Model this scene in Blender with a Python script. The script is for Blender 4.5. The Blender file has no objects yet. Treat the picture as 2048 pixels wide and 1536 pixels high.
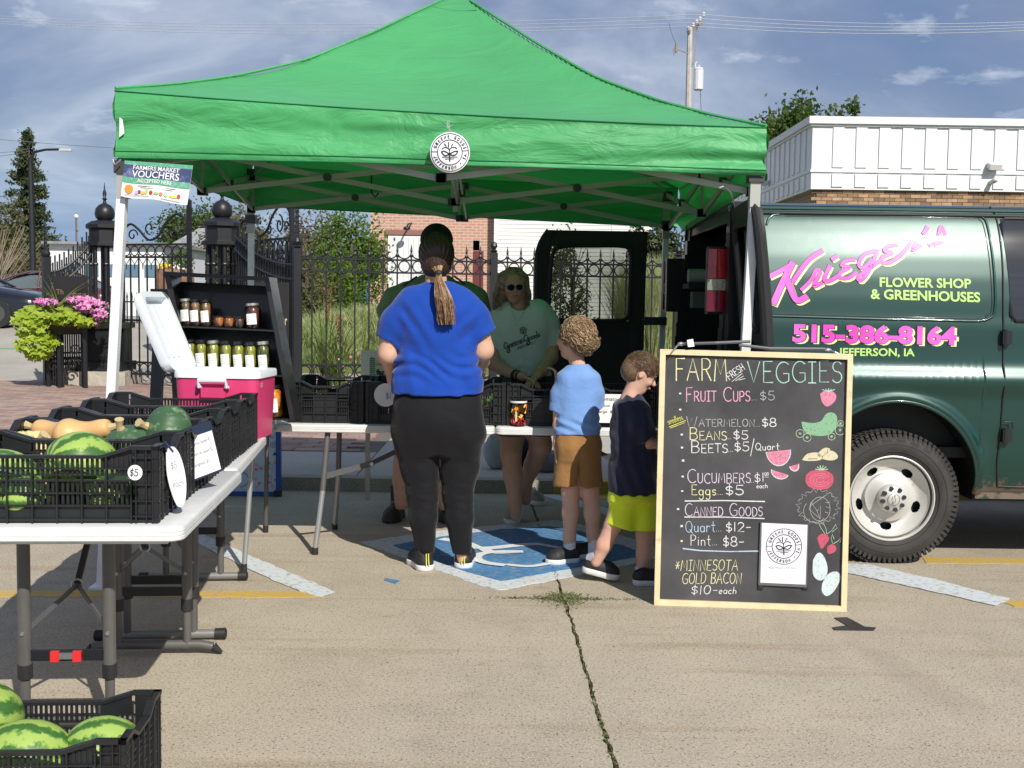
import bpy,math,random
import numpy as np
from mathutils import Vector,Matrix,Quaternion
R = math.radians; PI = math.pi
random.seed(11); RNG = np.random.default_rng(11)
S = bpy.context.scene; C = S.collection
# ------------------------------------------------------------------ camera
FPX = 2300.0; HCAM = 1.45; PITCH = 4.05; ROLL = 0.8
CAMM = Matrix.Rotation(R(90-PITCH),4,'X')@Matrix.Rotation(R(ROLL),4,'Z')
CAMP = Vector((0,0,HCAM))
cd = bpy.data.cameras.new('camera'); co = bpy.data.objects.new('camera',cd); C.objects.link(co)
cd.sensor_width = 36; cd.lens = 36*FPX/2048; cd.clip_end = 3000; cd.clip_start = 0.05
co.matrix_world = Matrix.Translation(CAMP)@CAMM
S.camera = co
def ray(px,py):
 return(CAMM.to_3x3()@Vector(((px-1024)/FPX,-(py-768)/FPX,-1)))
def at(px,py,Y):
 d = ray(px,py); return CAMP+d*(Y/d.y)
def gnd(px,py,z=0.0):
 d = ray(px,py); return CAMP+d*((z-HCAM)/d.z)
def ax(px,Y,py=600):return at(px,py,Y).x
def az(px,py,Y):return at(px,py,Y).z
# ------------------------------------------------------------------ light
SUND = Vector((-0.54,1.12,-1.0)).normalized()
ld = bpy.data.lights.new('sun','SUN'); lo = bpy.data.objects.new('sun',ld); C.objects.link(lo)
ld.energy = 4.4; ld.angle = R(0.5); ld.color = (1.0,0.95,0.86)
lo.rotation_mode = 'QUATERNION'; lo.rotation_quaternion = SUND.to_track_quat('-Z','Y'); lo.location = (5,-10,12)
W = bpy.data.worlds.new('World'); S.world = W; W.use_nodes = True
nt = W.node_tree; N = nt.nodes; L = nt.links; N.clear()
def nn(t,**k):
 n = N.new(t)
 for a,b in k.items():setattr(n,a,b)
 return n
wo = nn('ShaderNodeOutputWorld'); bg = nn('ShaderNodeBackground'); L.new(bg.outputs[0],wo.inputs[0])
sky = nn('ShaderNodeTexSky',sky_type='NISHITA'); sky.sun_disc = False
sky.sun_elevation = R(39.6); sky.sun_rotation = math.atan2(0.5,-1.0); sky.air_density = 1.0; sky.dust_density = 1.6
skm = nn('ShaderNodeVectorMath',operation='SCALE'); skm.inputs['Scale'].default_value = 0.075
L.new(sky.outputs[0],skm.inputs[0])
tc = nn('ShaderNodeTexCoord')
sep = nn('ShaderNodeSeparateXYZ'); L.new(tc.outputs['Generated'],sep.inputs[0])
# project the view direction on a cloud layer so clouds stretch towards the horizon
zc = nn('ShaderNodeMath',operation='ADD'); zc.inputs[1].default_value = 0.22
za = nn('ShaderNodeMath',operation='ABSOLUTE'); L.new(sep.outputs[2],za.inputs[0]); L.new(za.outputs[0],zc.inputs[0])
dv = nn('ShaderNodeVectorMath',operation='DIVIDE'); L.new(tc.outputs['Generated'],dv.inputs[0])
cb = nn('ShaderNodeCombineXYZ'); L.new(zc.outputs[0],cb.inputs[0]); L.new(zc.outputs[0],cb.inputs[1]); cb.inputs[2].default_value = 1
L.new(cb.outputs[0],dv.inputs[1])
mp = nn('ShaderNodeMapping'); mp.inputs['Scale'].default_value = (1.15,1.15,2.4); mp.inputs['Location'].default_value = (2.3,0.6,0)
L.new(dv.outputs[0],mp.inputs[0])
def wn(scale,detail,rough,dist=0):
 n = nn('ShaderNodeTexNoise'); n.inputs['Scale'].default_value = scale; n.inputs['Detail'].default_value = detail
 n.inputs['Roughness'].default_value = rough; n.inputs['Distortion'].default_value = dist; L.new(mp.outputs[0],n.inputs['Vector']); return n
n1 = wn(0.85,6,0.56,0.5); n2 = wn(4.2,7,0.58,0.3)
def ramp(src,stops):
 r = nn('ShaderNodeValToRGB'); e = r.color_ramp.elements
 e[0].position,e[0].color = stops[0][0],(*stops[0][1],1)
 e[1].position,e[1].color = stops[-1][0],(*stops[-1][1],1)
 for p,c in stops[1:-1]:
  x = e.new(p); x.color = (*c,1)
 L.new(src,r.inputs[0]); return r
cr = ramp(n1.outputs[0],[(0.34,(0.11,0.165,0.30)),(0.43,(0.145,0.19,0.31)),(0.50,(0.215,0.26,0.37)),(0.57,(0.32,0.36,0.455)),(0.62,(0.225,0.27,0.375)),(0.70,(0.14,0.18,0.285))])
c2 = ramp(n2.outputs[0],[(0.58,(0,0,0)),(0.74,(.7,.7,.7))])
mx = nn('ShaderNodeMix',data_type='RGBA'); L.new(c2.outputs[0],mx.inputs[0]); L.new(cr.outputs[0],mx.inputs[6]); mx.inputs[7].default_value = (0.56,0.60,0.68,1)
# blend with the clear sky near the horizon
hz = nn('ShaderNodeMapRange'); hz.inputs['From Min'].default_value = 0.0; hz.inputs['From Max'].default_value = 0.22
hz.inputs['To Min'].default_value = 0.55; hz.inputs['To Max'].default_value = 0.84; L.new(za.outputs[0],hz.inputs[0])
clr = nn('ShaderNodeMix',data_type='RGBA'); L.new(hz.outputs[0],clr.inputs[0]); L.new(skm.outputs[0],clr.inputs[6]); L.new(mx.outputs[2],clr.inputs[7])
hb = nn('ShaderNodeMapRange'); hb.inputs['From Min'].default_value = 0.0; hb.inputs['From Max'].default_value = 0.12
hb.inputs['To Min'].default_value = 0.62; hb.inputs['To Max'].default_value = 0.0; L.new(za.outputs[0],hb.inputs[0])
hm = nn('ShaderNodeMix',data_type='RGBA'); L.new(hb.outputs[0],hm.inputs[0]); L.new(clr.outputs[2],hm.inputs[6]); hm.inputs[7].default_value = (0.13,0.27,0.54,1)
L.new(hm.outputs[2],bg.inputs[0]); bg.inputs[1].default_value = 1.22
S.view_settings.view_transform = 'Standard'; S.view_settings.look = 'None'
S.view_settings.exposure = 0.28; S.view_settings.gamma = 1.0; S.view_settings.use_curve_mapping = False
S.render.engine = 'CYCLES'
S.cycles.max_bounces = 6; S.cycles.transparent_max_bounces = 12; S.cycles.caustics_reflective = False; S.cycles.caustics_refractive = False
# ------------------------------------------------------------------ materials
MATS = {}
def M(name,col,rough=0.6,metal=0.0,coat=0.0,coatr=0.05,var=None,bump=None,spec=0.5,trans=0.0,transl=None,alpha=1.0,two=None,ior=1.45,coord='pos',sheen=0.0):
 """var=(scale, amount) lightens/darkens; two=(colour, scale, lo, hi) second colour by noise; bump=(scale, strength)"""
 if name in MATS:return MATS[name]
 m = bpy.data.materials.new(name); m.use_nodes = True; t = m.node_tree; ns = t.nodes; lk = t.links
 b = ns['Principled BSDF']
 b.inputs['Base Color'].default_value = (*col,1); b.inputs['Roughness'].default_value = rough; b.inputs['Metallic'].default_value = metal
 b.inputs['Specular IOR Level'].default_value = spec; b.inputs['Coat Weight'].default_value = coat; b.inputs['Coat Roughness'].default_value = coatr
 b.inputs['Transmission Weight'].default_value = trans; b.inputs['Alpha'].default_value = alpha; b.inputs['IOR'].default_value = ior
 if sheen:b.inputs['Sheen Weight'].default_value = sheen
 if coord=='pos':
  g = ns.new('ShaderNodeNewGeometry'); vec = g.outputs['Position']
 else:
  g = ns.new('ShaderNodeTexCoord'); vec = g.outputs['Object']
 csock = None
 def noise_(scale,det=4,rough=0.55):
  n = ns.new('ShaderNodeTexNoise'); n.inputs['Scale'].default_value = scale; n.inputs['Detail'].default_value = det; n.inputs['Roughness'].default_value = rough
  lk.new(vec,n.inputs['Vector']); return n
 if two:
  c2,sc,lo_,hi_ = two
  n = noise_(sc); r = ns.new('ShaderNodeMapRange'); r.inputs['From Min'].default_value = lo_; r.inputs['From Max'].default_value = hi_
  lk.new(n.outputs[0],r.inputs[0])
  x = ns.new('ShaderNodeMix'); x.data_type = 'RGBA'; lk.new(r.outputs[0],x.inputs[0]); x.inputs[6].default_value = (*col,1); x.inputs[7].default_value = (*c2,1)
  csock = x.outputs[2]
 if var:
  n = noise_(var[0]); r = ns.new('ShaderNodeMapRange'); r.inputs['From Min'].default_value = 0.3; r.inputs['From Max'].default_value = 0.7
  r.inputs['To Min'].default_value = 1-var[1]; r.inputs['To Max'].default_value = 1+var[1]; lk.new(n.outputs[0],r.inputs[0])
  v = ns.new('ShaderNodeVectorMath'); v.operation = 'SCALE'; lk.new(r.outputs[0],v.inputs['Scale'])
  if csock:lk.new(csock,v.inputs[0])
  else:v.inputs[0].default_value = col
  csock = v.outputs[0]
 if csock:lk.new(csock,b.inputs['Base Color'])
 if bump:
  n = noise_(bump[0],5); bp_ = ns.new('ShaderNodeBump'); bp_.inputs['Strength'].default_value = bump[1]; bp_.inputs['Distance'].default_value = bump[2]if len(bump)>2 else 0.01
  lk.new(n.outputs[0],bp_.inputs['Height']); lk.new(bp_.outputs[0],b.inputs['Normal'])
 if transl:
  tr = ns.new('ShaderNodeBsdfTranslucent'); tr.inputs[0].default_value = (*transl[0],1)
  if csock and transl[0]==col:lk.new(csock,tr.inputs[0])
  ms = ns.new('ShaderNodeMixShader'); ms.inputs[0].default_value = transl[1]
  lk.new(b.outputs[0],ms.inputs[1]); lk.new(tr.outputs[0],ms.inputs[2]); lk.new(ms.outputs[0],ns['Material Output'].inputs[0])
 MATS[name] = m; return m
def TG(name,tint,refl=.5,ior=1.45):
 if name in MATS:return MATS[name]
 m = bpy.data.materials.new(name); m.use_nodes = True; t = m.node_tree; ns = t.nodes; lk = t.links; ns.remove(ns['Principled BSDF'])
 tr = ns.new('ShaderNodeBsdfTransparent'); tr.inputs[0].default_value = (*tint,1); gl = ns.new('ShaderNodeBsdfGlossy'); gl.inputs['Roughness'].default_value = .03
 fr = ns.new('ShaderNodeFresnel'); fr.inputs[0].default_value = ior; mu = ns.new('ShaderNodeMath'); mu.operation = 'MULTIPLY'; mu.use_clamp = True; mu.inputs[1].default_value = refl*2; lk.new(fr.outputs[0],mu.inputs[0])
 mx = ns.new('ShaderNodeMixShader'); lk.new(mu.outputs[0],mx.inputs[0]); lk.new(tr.outputs[0],mx.inputs[1]); lk.new(gl.outputs[0],mx.inputs[2]); lk.new(mx.outputs[0],ns['Material Output'].inputs[0])
 MATS[name] = m; return m
 # ------------------------------------------------------------------ objects
def tag(o,label=None,cat=None,group=None,kind=None):
 if label:o['label'] = label
 if cat:o['category'] = cat
 if group:o['group'] = group
 if kind:o['kind'] = kind
 return o
def thing(name,label,cat,loc=(0,0,0),rz=0.0,group=None):
 o = bpy.data.objects.new(name,None); C.objects.link(o); o.location = loc; o.rotation_euler = (0,0,rz); o.empty_display_size = 0.1
 o['_l'] = tuple(loc); return tag(o,label,cat,group)
def rooted(parent,world):
 """matrix from world geometry to the parent's local space"""
 if not world or parent is None:return None
 m = Matrix.Identity(4); chain = []; p = parent
 while p is not None:chain.append(p); p = p.parent
 for q in reversed(chain):m = m@q.matrix_basis
 return m.inverted()
def linkmesh(name,me,mat=None,parent=None,smooth=False):
 o = bpy.data.objects.new(name,me); C.objects.link(o)
 if mat is not None:
  me.materials.clear()
  for q in(mat if isinstance(mat,(list,tuple))else[mat]):me.materials.append(q)
 if smooth is True:me.polygons.foreach_set('use_smooth',[True]*len(me.polygons))
 elif smooth:
  me.polygons.foreach_set('use_smooth',[True]*len(me.polygons))
  try:me.set_sharp_from_angle(angle=R(smooth))
  except Exception:pass
 if parent is not None:o.parent = parent
 return o
class MB:
 def __init__(s,m=None):s.v = []; s.f = []; s.mi = []; s.m = m or Matrix.Identity(4); s.cur = 0
 def add(s,vs,fs,m=None):
  k = len(s.v); mm = s.m@m if m is not None else s.m
  s.v += [tuple(mm@Vector(v))for v in vs]; s.f += [tuple(k+i for i in f)for f in fs]; s.mi += [s.cur]*len(fs); return s
 def box(s,c,d,rot=None):
  x,y,z = d[0]/2,d[1]/2,d[2]/2
  vs = [(-x,-y,-z),(x,-y,-z),(x,y,-z),(-x,y,-z),(-x,-y,z),(x,-y,z),(x,y,z),(-x,y,z)]
  fs = [(0,3,2,1),(4,5,6,7),(0,1,5,4),(1,2,6,5),(2,3,7,6),(3,0,4,7)]
  m = Matrix.Translation(c)
  if rot is not None:m = m@rot.to_4x4()
  return s.add(vs,fs,m)
 def b2(s,a,b):
  return s.box([(a[i]+b[i])/2 for i in range(3)],[abs(b[i]-a[i])for i in range(3)])
 def bar(s,a,b,w,h=None,up=(0,0,1)):
  a = Vector(a); b = Vector(b); d = b-a; ln = d.length
  if ln<1e-6:return s
  d.normalize(); u = Vector(up)
  if abs(d.dot(u))>0.98:u = Vector((0,1,0))
  x = d.cross(u).normalized(); y = x.cross(d).normalized()
  rot = Matrix((x,d,y)).transposed()
  return s.box((a+b)/2,(w,ln,h or w),rot)
 def tube(s,pts,r,n=8,cap=True,rr=None):
  pts = [Vector(p)for p in pts]; k = len(pts); rings = []
  prev = None
  vs = []
  for i,p in enumerate(pts):
   d = (pts[min(i+1,k-1)]-pts[max(i-1,0)]); d.normalize()
   if prev is None:
    u = Vector((0,0,1))if abs(d.z)<0.9 else Vector((1,0,0)); x = d.cross(u).normalized()
   else:
    x = (prev-d*prev.dot(d)); x.normalize()
   prev = x; y = d.cross(x)
   q = (rr[i]if rr else r)
   for j in range(n):
    a = 2*PI*j/n; vs.append(p+x*(math.cos(a)*q)+y*(math.sin(a)*q))
  fs = []
  for i in range(k-1):
   for j in range(n):
    a = i*n+j; b = i*n+(j+1)%n; fs.append((a,a+n,b+n,b))
  if cap:fs.append(tuple(range(n))); fs.append(tuple(range((k-1)*n+n-1,(k-1)*n-1,-1)))
  return s.add(vs,fs)
 def cyl(s,a,b,r,n=12,r2=None):return s.tube([a,b],r,n,True,[r,r if r2 is None else r2])
 def lathe(s,prof,c=(0,0,0),n=20,m=None,cap=True):
  vs = []; fs = []
  for r_,z in prof:
   for j in range(n):
    a = 2*PI*j/n; vs.append((c[0]+r_*math.cos(a),c[1]+r_*math.sin(a),c[2]+z))
  k = len(prof)
  for i in range(k-1):
   for j in range(n):
    a = i*n+j; b = i*n+(j+1)%n; fs.append((a,b,b+n,a+n))
  if cap:fs.append(tuple(range(n-1,-1,-1))); fs.append(tuple(range((k-1)*n,k*n)))
  return s.add(vs,fs,m)
 def ell(s,c,r,n=16,k=10,m=None):
  vs = [(0,0,-1)]
  for i in range(1,k):
   a = -PI/2+PI*i/k
   for j in range(n):
    b = 2*PI*j/n; vs.append((math.cos(a)*math.cos(b),math.cos(a)*math.sin(b),math.sin(a)))
  vs.append((0,0,1)); t = len(vs)-1; fs = []
  for j in range(n):fs.append((0,1+(j+1)%n,1+j)); fs.append((t,1+(k-2)*n+j,1+(k-2)*n+(j+1)%n))
  for i in range(k-2):
   for j in range(n):
    a = 1+i*n+j; b = 1+i*n+(j+1)%n; fs.append((a,b,b+n,a+n))
  mm = Matrix.Translation(c)@(m or Matrix.Identity(4))@Matrix.Diagonal((*r,1))
  return s.add(vs,fs,mm)
 def prism(s,poly,d,m=None):
  """polygon (x, z) in the XZ plane, extruded from y=0 to y=d"""
  n = len(poly); vs = [(p[0],0,p[1])for p in poly]+[(p[0],d,p[1])for p in poly]
  fs = [tuple(range(n)),tuple(range(2*n-1,n-1,-1))]+[(i,i+n,(i+1)%n+n,(i+1)%n)for i in range(n)]
  return s.add(vs,fs,m)
 def flat(s,poly,z0,z1):
  """polygon (x, y) extruded between heights"""
  n = len(poly); vs = [(p[0],p[1],z0)for p in poly]+[(p[0],p[1],z1)for p in poly]
  fs = [tuple(range(n-1,-1,-1)),tuple(range(n,2*n))]+[(i,(i+1)%n,(i+1)%n+n,i+n)for i in range(n)]
  return s.add(vs,fs)
 def grid(s,fn,nu,nv,m=None,flip=False):
  vs = [fn(i/nu,j/nv)for j in range(nv+1)for i in range(nu+1)]; w = nu+1
  fs = [(j*w+i,j*w+i+1,(j+1)*w+i+1,(j+1)*w+i)for j in range(nv)for i in range(nu)]
  if flip:fs = [f[::-1]for f in fs]
  return s.add(vs,fs,m)
 def mesh(s,name,world=None):
  me = bpy.data.meshes.new(name); vs = s.v
  if world is not None:vs = [tuple(world@Vector(v))for v in vs]
  me.from_pydata(vs,[],s.f); me.update(); return me
 def build(s,name,mat,parent=None,smooth=False,world=False,label=None,cat=None,group=None,kind=None):
  me = s.mesh(name,rooted(parent,world)); o = linkmesh(name,me,mat,parent,smooth)
  if isinstance(mat,(list,tuple))and len(mat)>1:me.polygons.foreach_set('material_index',s.mi)
  return tag(o,label,cat,group,kind)
def rawmesh(name,V,Fq,mat,parent=None,smooth=False,world=False,**k):
 """fast numpy mesh; Fq (n,3) or (n,4)"""
 V = np.asarray(V,dtype=np.float64).reshape(-1,3); Fq = np.asarray(Fq,dtype=np.int32)
 mw = rooted(parent,world)
 if mw is not None:
  A = np.array(mw); V = V@A[:3,:3].T+A[:3,3]
 me = bpy.data.meshes.new(name); nf,w = Fq.shape
 me.vertices.add(len(V)); me.vertices.foreach_set('co',V.astype(np.float32).ravel())
 me.loops.add(nf*w); me.loops.foreach_set('vertex_index',Fq.ravel())
 me.polygons.add(nf); me.polygons.foreach_set('loop_start',np.arange(0,nf*w,w,dtype=np.int32)); me.polygons.foreach_set('loop_total',np.full(nf,w,dtype=np.int32))
 me.update(calc_edges=True)
 o = linkmesh(name,me,mat,parent,smooth); return tag(o,**k)
def copy_tree(o,parent=None):
 c = o.copy(); C.objects.link(c); c.parent = parent
 for ch in[q for q in bpy.data.objects if q.parent==o]:copy_tree(ch,c)
 return c
def ribbon(mb,pts,w,fn,jit=0.0):
 """flat strip along 2D pts; fn maps (u, v) to 3D"""
 k = len(pts)
 if k<2:return
 vs = []; fs = []
 for i,p in enumerate(pts):
  a = pts[max(i-1,0)]; b = pts[min(i+1,k-1)]
  dx,dy = b[0]-a[0],b[1]-a[1]; l = math.hypot(dx,dy)or 1
  nx,ny = -dy/l,dx/l
  ww = w/2*(1+random.uniform(-jit,jit)); ex = ww*0.6 if i in(0,k-1)else 0
  sgn = -1 if i==0 else 1
  cx,cy = p[0]+sgn*ex*dx/l,p[1]+sgn*ex*dy/l
  vs.append(fn(cx+nx*ww,cy+ny*ww)); vs.append(fn(cx-nx*ww,cy-ny*ww))
 for i in range(k-1):fs.append((2*i,2*i+1,2*i+3,2*i+2))
 mb.add(vs,fs)
def smoothpts(pts,sub=6):
 out = []
 k = len(pts)
 for i in range(k-1):
  p0 = pts[max(i-1,0)]; p1 = pts[i]; p2 = pts[i+1]; p3 = pts[min(i+2,k-1)]
  for j in range(sub):
   t = j/sub
   out.append(tuple(0.5*(2*p1[q]+(p2[q]-p0[q])*t+(2*p0[q]-5*p1[q]+4*p2[q]-p3[q])*t*t+(3*p1[q]-p0[q]-3*p2[q]+p3[q])*t**3)for q in range(len(p1))))
 out.append(tuple(pts[-1])); return out
def arc(cx,cy,rx,ry,a0,a1,n=14):return[(cx+rx*math.cos(R(a0+(a1-a0)*i/n)),cy+ry*math.sin(R(a0+(a1-a0)*i/n)))for i in range(n+1)]
# stroke letters in a 1-high box: (width, [polylines])
A_ = arc
GL = {'A':(.7,[[(0,0),(.35,1),(.7,0)],[(.13,.38),(.57,.38)]]),'B':(.6,[[(.05,0),(.05,1)],[(.05,1)]+A_(.3,.76,.25,.24,90,-90)+[(.05,.52)],[(.05,.52)]+A_(.32,.26,.28,.26,90,-90)+[(.05,0)]]),'C':(.68,[A_(.42,.5,.4,.5,50,310)]),'D':(.65,[[(.05,0),(.05,1)]+A_(.2,.5,.43,.5,90,-90)+[(.05,0)]]),'E':(.55,[[(.52,1),(.05,1),(.05,0),(.54,0)],[(.05,.53),(.42,.53)]]),'F':(.55,[[(.55,1),(.05,1),(.05,0)],[(.05,.53),(.42,.53)]]),'G':(.72,[A_(.42,.5,.4,.5,50,300)+[(.7,.1),(.7,.45),(.42,.45)]]),'H':(.62,[[(.05,0),(.05,1)],[(.57,0),(.57,1)],[(.05,.5),(.57,.5)]]),'I':(.4,[[(0,1),(.4,1)],[(.2,1),(.2,0)],[(0,0),(.4,0)]]),'J':(.5,[[(.45,1),(.45,.2)]+A_(.24,.22,.21,.22,0,-170)]),'K':(.6,[[(.05,0),(.05,1)],[(.55,1),(.05,.42)],[(.22,.6),(.58,0)]]),'L':(.5,[[(.05,1),(.05,0),(.5,0)]]),'M':(.8,[[(.03,0),(.12,1),(.4,.3),(.68,1),(.77,0)]]),'N':(.65,[[(.05,0),(.05,1),(.6,0),(.6,1)]]),'O':(.72,[A_(.36,.5,.34,.5,90,450,22)]),'P':(.58,[[(.05,0),(.05,1)]+A_(.28,.74,.27,.26,90,-90)+[(.05,.48)]]),'Q':(.75,[A_(.36,.5,.34,.5,90,450,22),[(.45,.25),(.75,-.08)]]),'R':(.62,[[(.05,0),(.05,1)]+A_(.28,.75,.27,.25,90,-90)+[(.05,.5)],[(.28,.5),(.6,0)]]),'S':(.55,[A_(.29,.76,.24,.24,30,270)+A_(.27,.26,.26,.26,90,-150)]),'T':(.6,[[(0,1),(.6,1)],[(.3,1),(.3,0)]]),'U':(.62,[[(.05,1),(.05,.3)]+A_(.31,.3,.26,.3,180,360)+[(.57,1)]]),'V':(.66,[[(0,1),(.33,0),(.66,1)]]),'W':(.95,[[(0,1),(.22,0),(.47,.85),(.7,0),(.95,1)]]),'Y':(.6,[[(0,1),(.3,.5),(.6,1)],[(.3,.5),(.3,0)]]),'1':(.2,[[(.1,1),(.1,0)]]),'2':(.55,[A_(.27,.73,.25,.27,160,-30)+[(.02,0),(.55,0)]]),'5':(.55,[[(.5,1),(.1,1),(.07,.56)]+A_(.26,.3,.27,.3,110,-150)]),'8':(.55,[A_(.28,.75,.22,.25,-90,270,18),A_(.28,.25,.27,.25,90,450,18)]),'0':(.55,[A_(.28,.5,.26,.5,90,450,20)]),'$':(.5,[A_(.26,.66,.22,.2,30,270)+A_(.25,.27,.24,.2,90,-150),[(.26,1.08),(.26,-.1)]]),'.':(.22,[[(.06,.02),(.1,.02)]]),'-':(.45,[[(.05,.45),(.4,.45)]]),'/':(.4,[[(0,-.2),(.4,1.15)]]),' ':(.35,[]),'*':(.5,[[(0,.5),(.5,.5)],[(.1,.2),(.4,.85)],[(.1,.85),(.4,.2)]]),',':(.2,[[(.1,.1),(.04,-.15)]]),'a':(.5,[A_(.24,.27,.22,.27,60,400),[(.46,.52),(.46,0)]]),'c':(.45,[A_(.25,.27,.23,.27,50,310)]),'d':(.5,[A_(.23,.27,.21,.27,60,400),[(.45,1),(.45,0)]]),'e':(.48,[[(.04,.28),(.44,.3)]+A_(.24,.28,.21,.27,5,310)]),'g':(.5,[A_(.23,.28,.21,.26,60,400),[(.45,.52),(.45,-.2)]+A_(.25,-.22,.2,.2,0,-160)]),'h':(.48,[[(.05,1),(.05,0)],[(.05,.35)]+A_(.24,.33,.19,.2,160,0)+[(.43,0)]]),'i':(.2,[[(.1,.52),(.1,0)],[(.1,.72),(.1,.75)]]),'l':(.2,[[(.1,1),(.1,0)]]),'m':(.75,[[(.05,.52),(.05,0)],[(.05,.35)]+A_(.21,.33,.16,.2,160,0)+[(.37,0)],[(.37,.35)]+A_(.53,.33,.16,.2,160,0)+[(.69,0)]]),'n':(.48,[[(.05,.52),(.05,0)],[(.05,.35)]+A_(.24,.33,.19,.2,160,0)+[(.43,0)]]),'o':(.5,[A_(.25,.27,.22,.27,90,450,16)]),'r':(.38,[[(.05,.52),(.05,0)],[(.05,.3)]+A_(.24,.32,.19,.2,160,40)]),'s':(.4,[A_(.21,.4,.16,.13,30,270,8)+A_(.2,.14,.17,.14,90,-150,8)]),'t':(.4,[[(.2,.95),(.2,.1),(.34,0)],[(.02,.6),(.4,.6)]]),'u':(.5,[[(.05,.52),(.05,.2)]+A_(.24,.2,.19,.2,180,360)+[(.43,.52)],[(.44,.3),(.46,0)]]),'v':(.45,[[(0,.52),(.22,0),(.45,.52)]]),'&':(.7,[[(.7,0),(.15,.72)]+A_(.3,.8,.17,.2,200,-20)+[(.08,.35)]+A_(.28,.22,.24,.22,160,340)]),}
def strokes(text,x,y,h,sp=.16,slant=0.0,xs=1.0,jit=0.0):
 """list of polylines for a line of text in a y-up plane"""
 out = []
 for chn in text:
  w,pl = GL.get(chn,GL[' '])
  dy = random.uniform(-jit,jit)*h; sc = 1+random.uniform(-jit,jit)
  for p in pl:out.append([(x+(q[0]*xs+q[1]*slant)*h*sc,y+dy+q[1]*h*sc)for q in p])
  x += (w*xs+sp)*h*sc
 return out,x
def textmesh(txt,size,bold=0.0,spacing=1.0,align='LEFT'):
 cu = bpy.data.curves.new('t','FONT'); cu.body = txt; cu.size = size; cu.offset = bold; cu.space_character = spacing; cu.align_x = align; cu.resolution_u = 3
 ob = bpy.data.objects.new('t',cu); me = bpy.data.meshes.new_from_object(ob)
 vs = [tuple(v.co)for v in me.vertices]; fs = [tuple(p.vertices)for p in me.polygons]
 bpy.data.objects.remove(ob); bpy.data.meshes.remove(me); bpy.data.curves.remove(cu); return vs,fs
def addtext(mb,txt,size,fn,bold=0.0,xs=1.0,spacing=1.0,fit=None,align='LEFT',flip=False):
 vs,fs = textmesh(txt,size,bold,spacing,align)
 if fit and vs:
  x0 = min(v[0]for v in vs); x1 = max(v[0]for v in vs); xs = fit/(x1-x0)
  vs = [((v[0]-x0),v[1],0)for v in vs]
 mb.add([fn(v[0]*xs,v[1])for v in vs],[f[::-1]if flip else f for f in fs])
 # shared materials
BLACKP = M('black_plastic',(0.016,0.017,0.019),0.38,var=(9,0.25),bump=(160,0.15,0.002))
BLACKM = M('black_iron',(0.014,0.015,0.018),0.42,bump=(90,0.1,0.002))
WHITEP = M('white_plastic',(0.78,0.79,0.78),0.42,var=(7,0.04))
GREYM = M('grey_painted_steel',(0.11,0.11,0.112),0.38,metal=0.3)
STEEL = M('galvanised_steel',(0.42,0.43,0.44),0.35,metal=0.75)
DARKP = M('dark_rubber',(0.02,0.02,0.021),0.55)
WPOST = M('white_post_paint',(0.72,0.74,0.76),0.32,var=(14,0.06))
PAPER = M('white_paper',(0.8,0.8,0.8),0.7)
INK = M('black_ink',(0.02,0.02,0.025),0.6)
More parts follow.
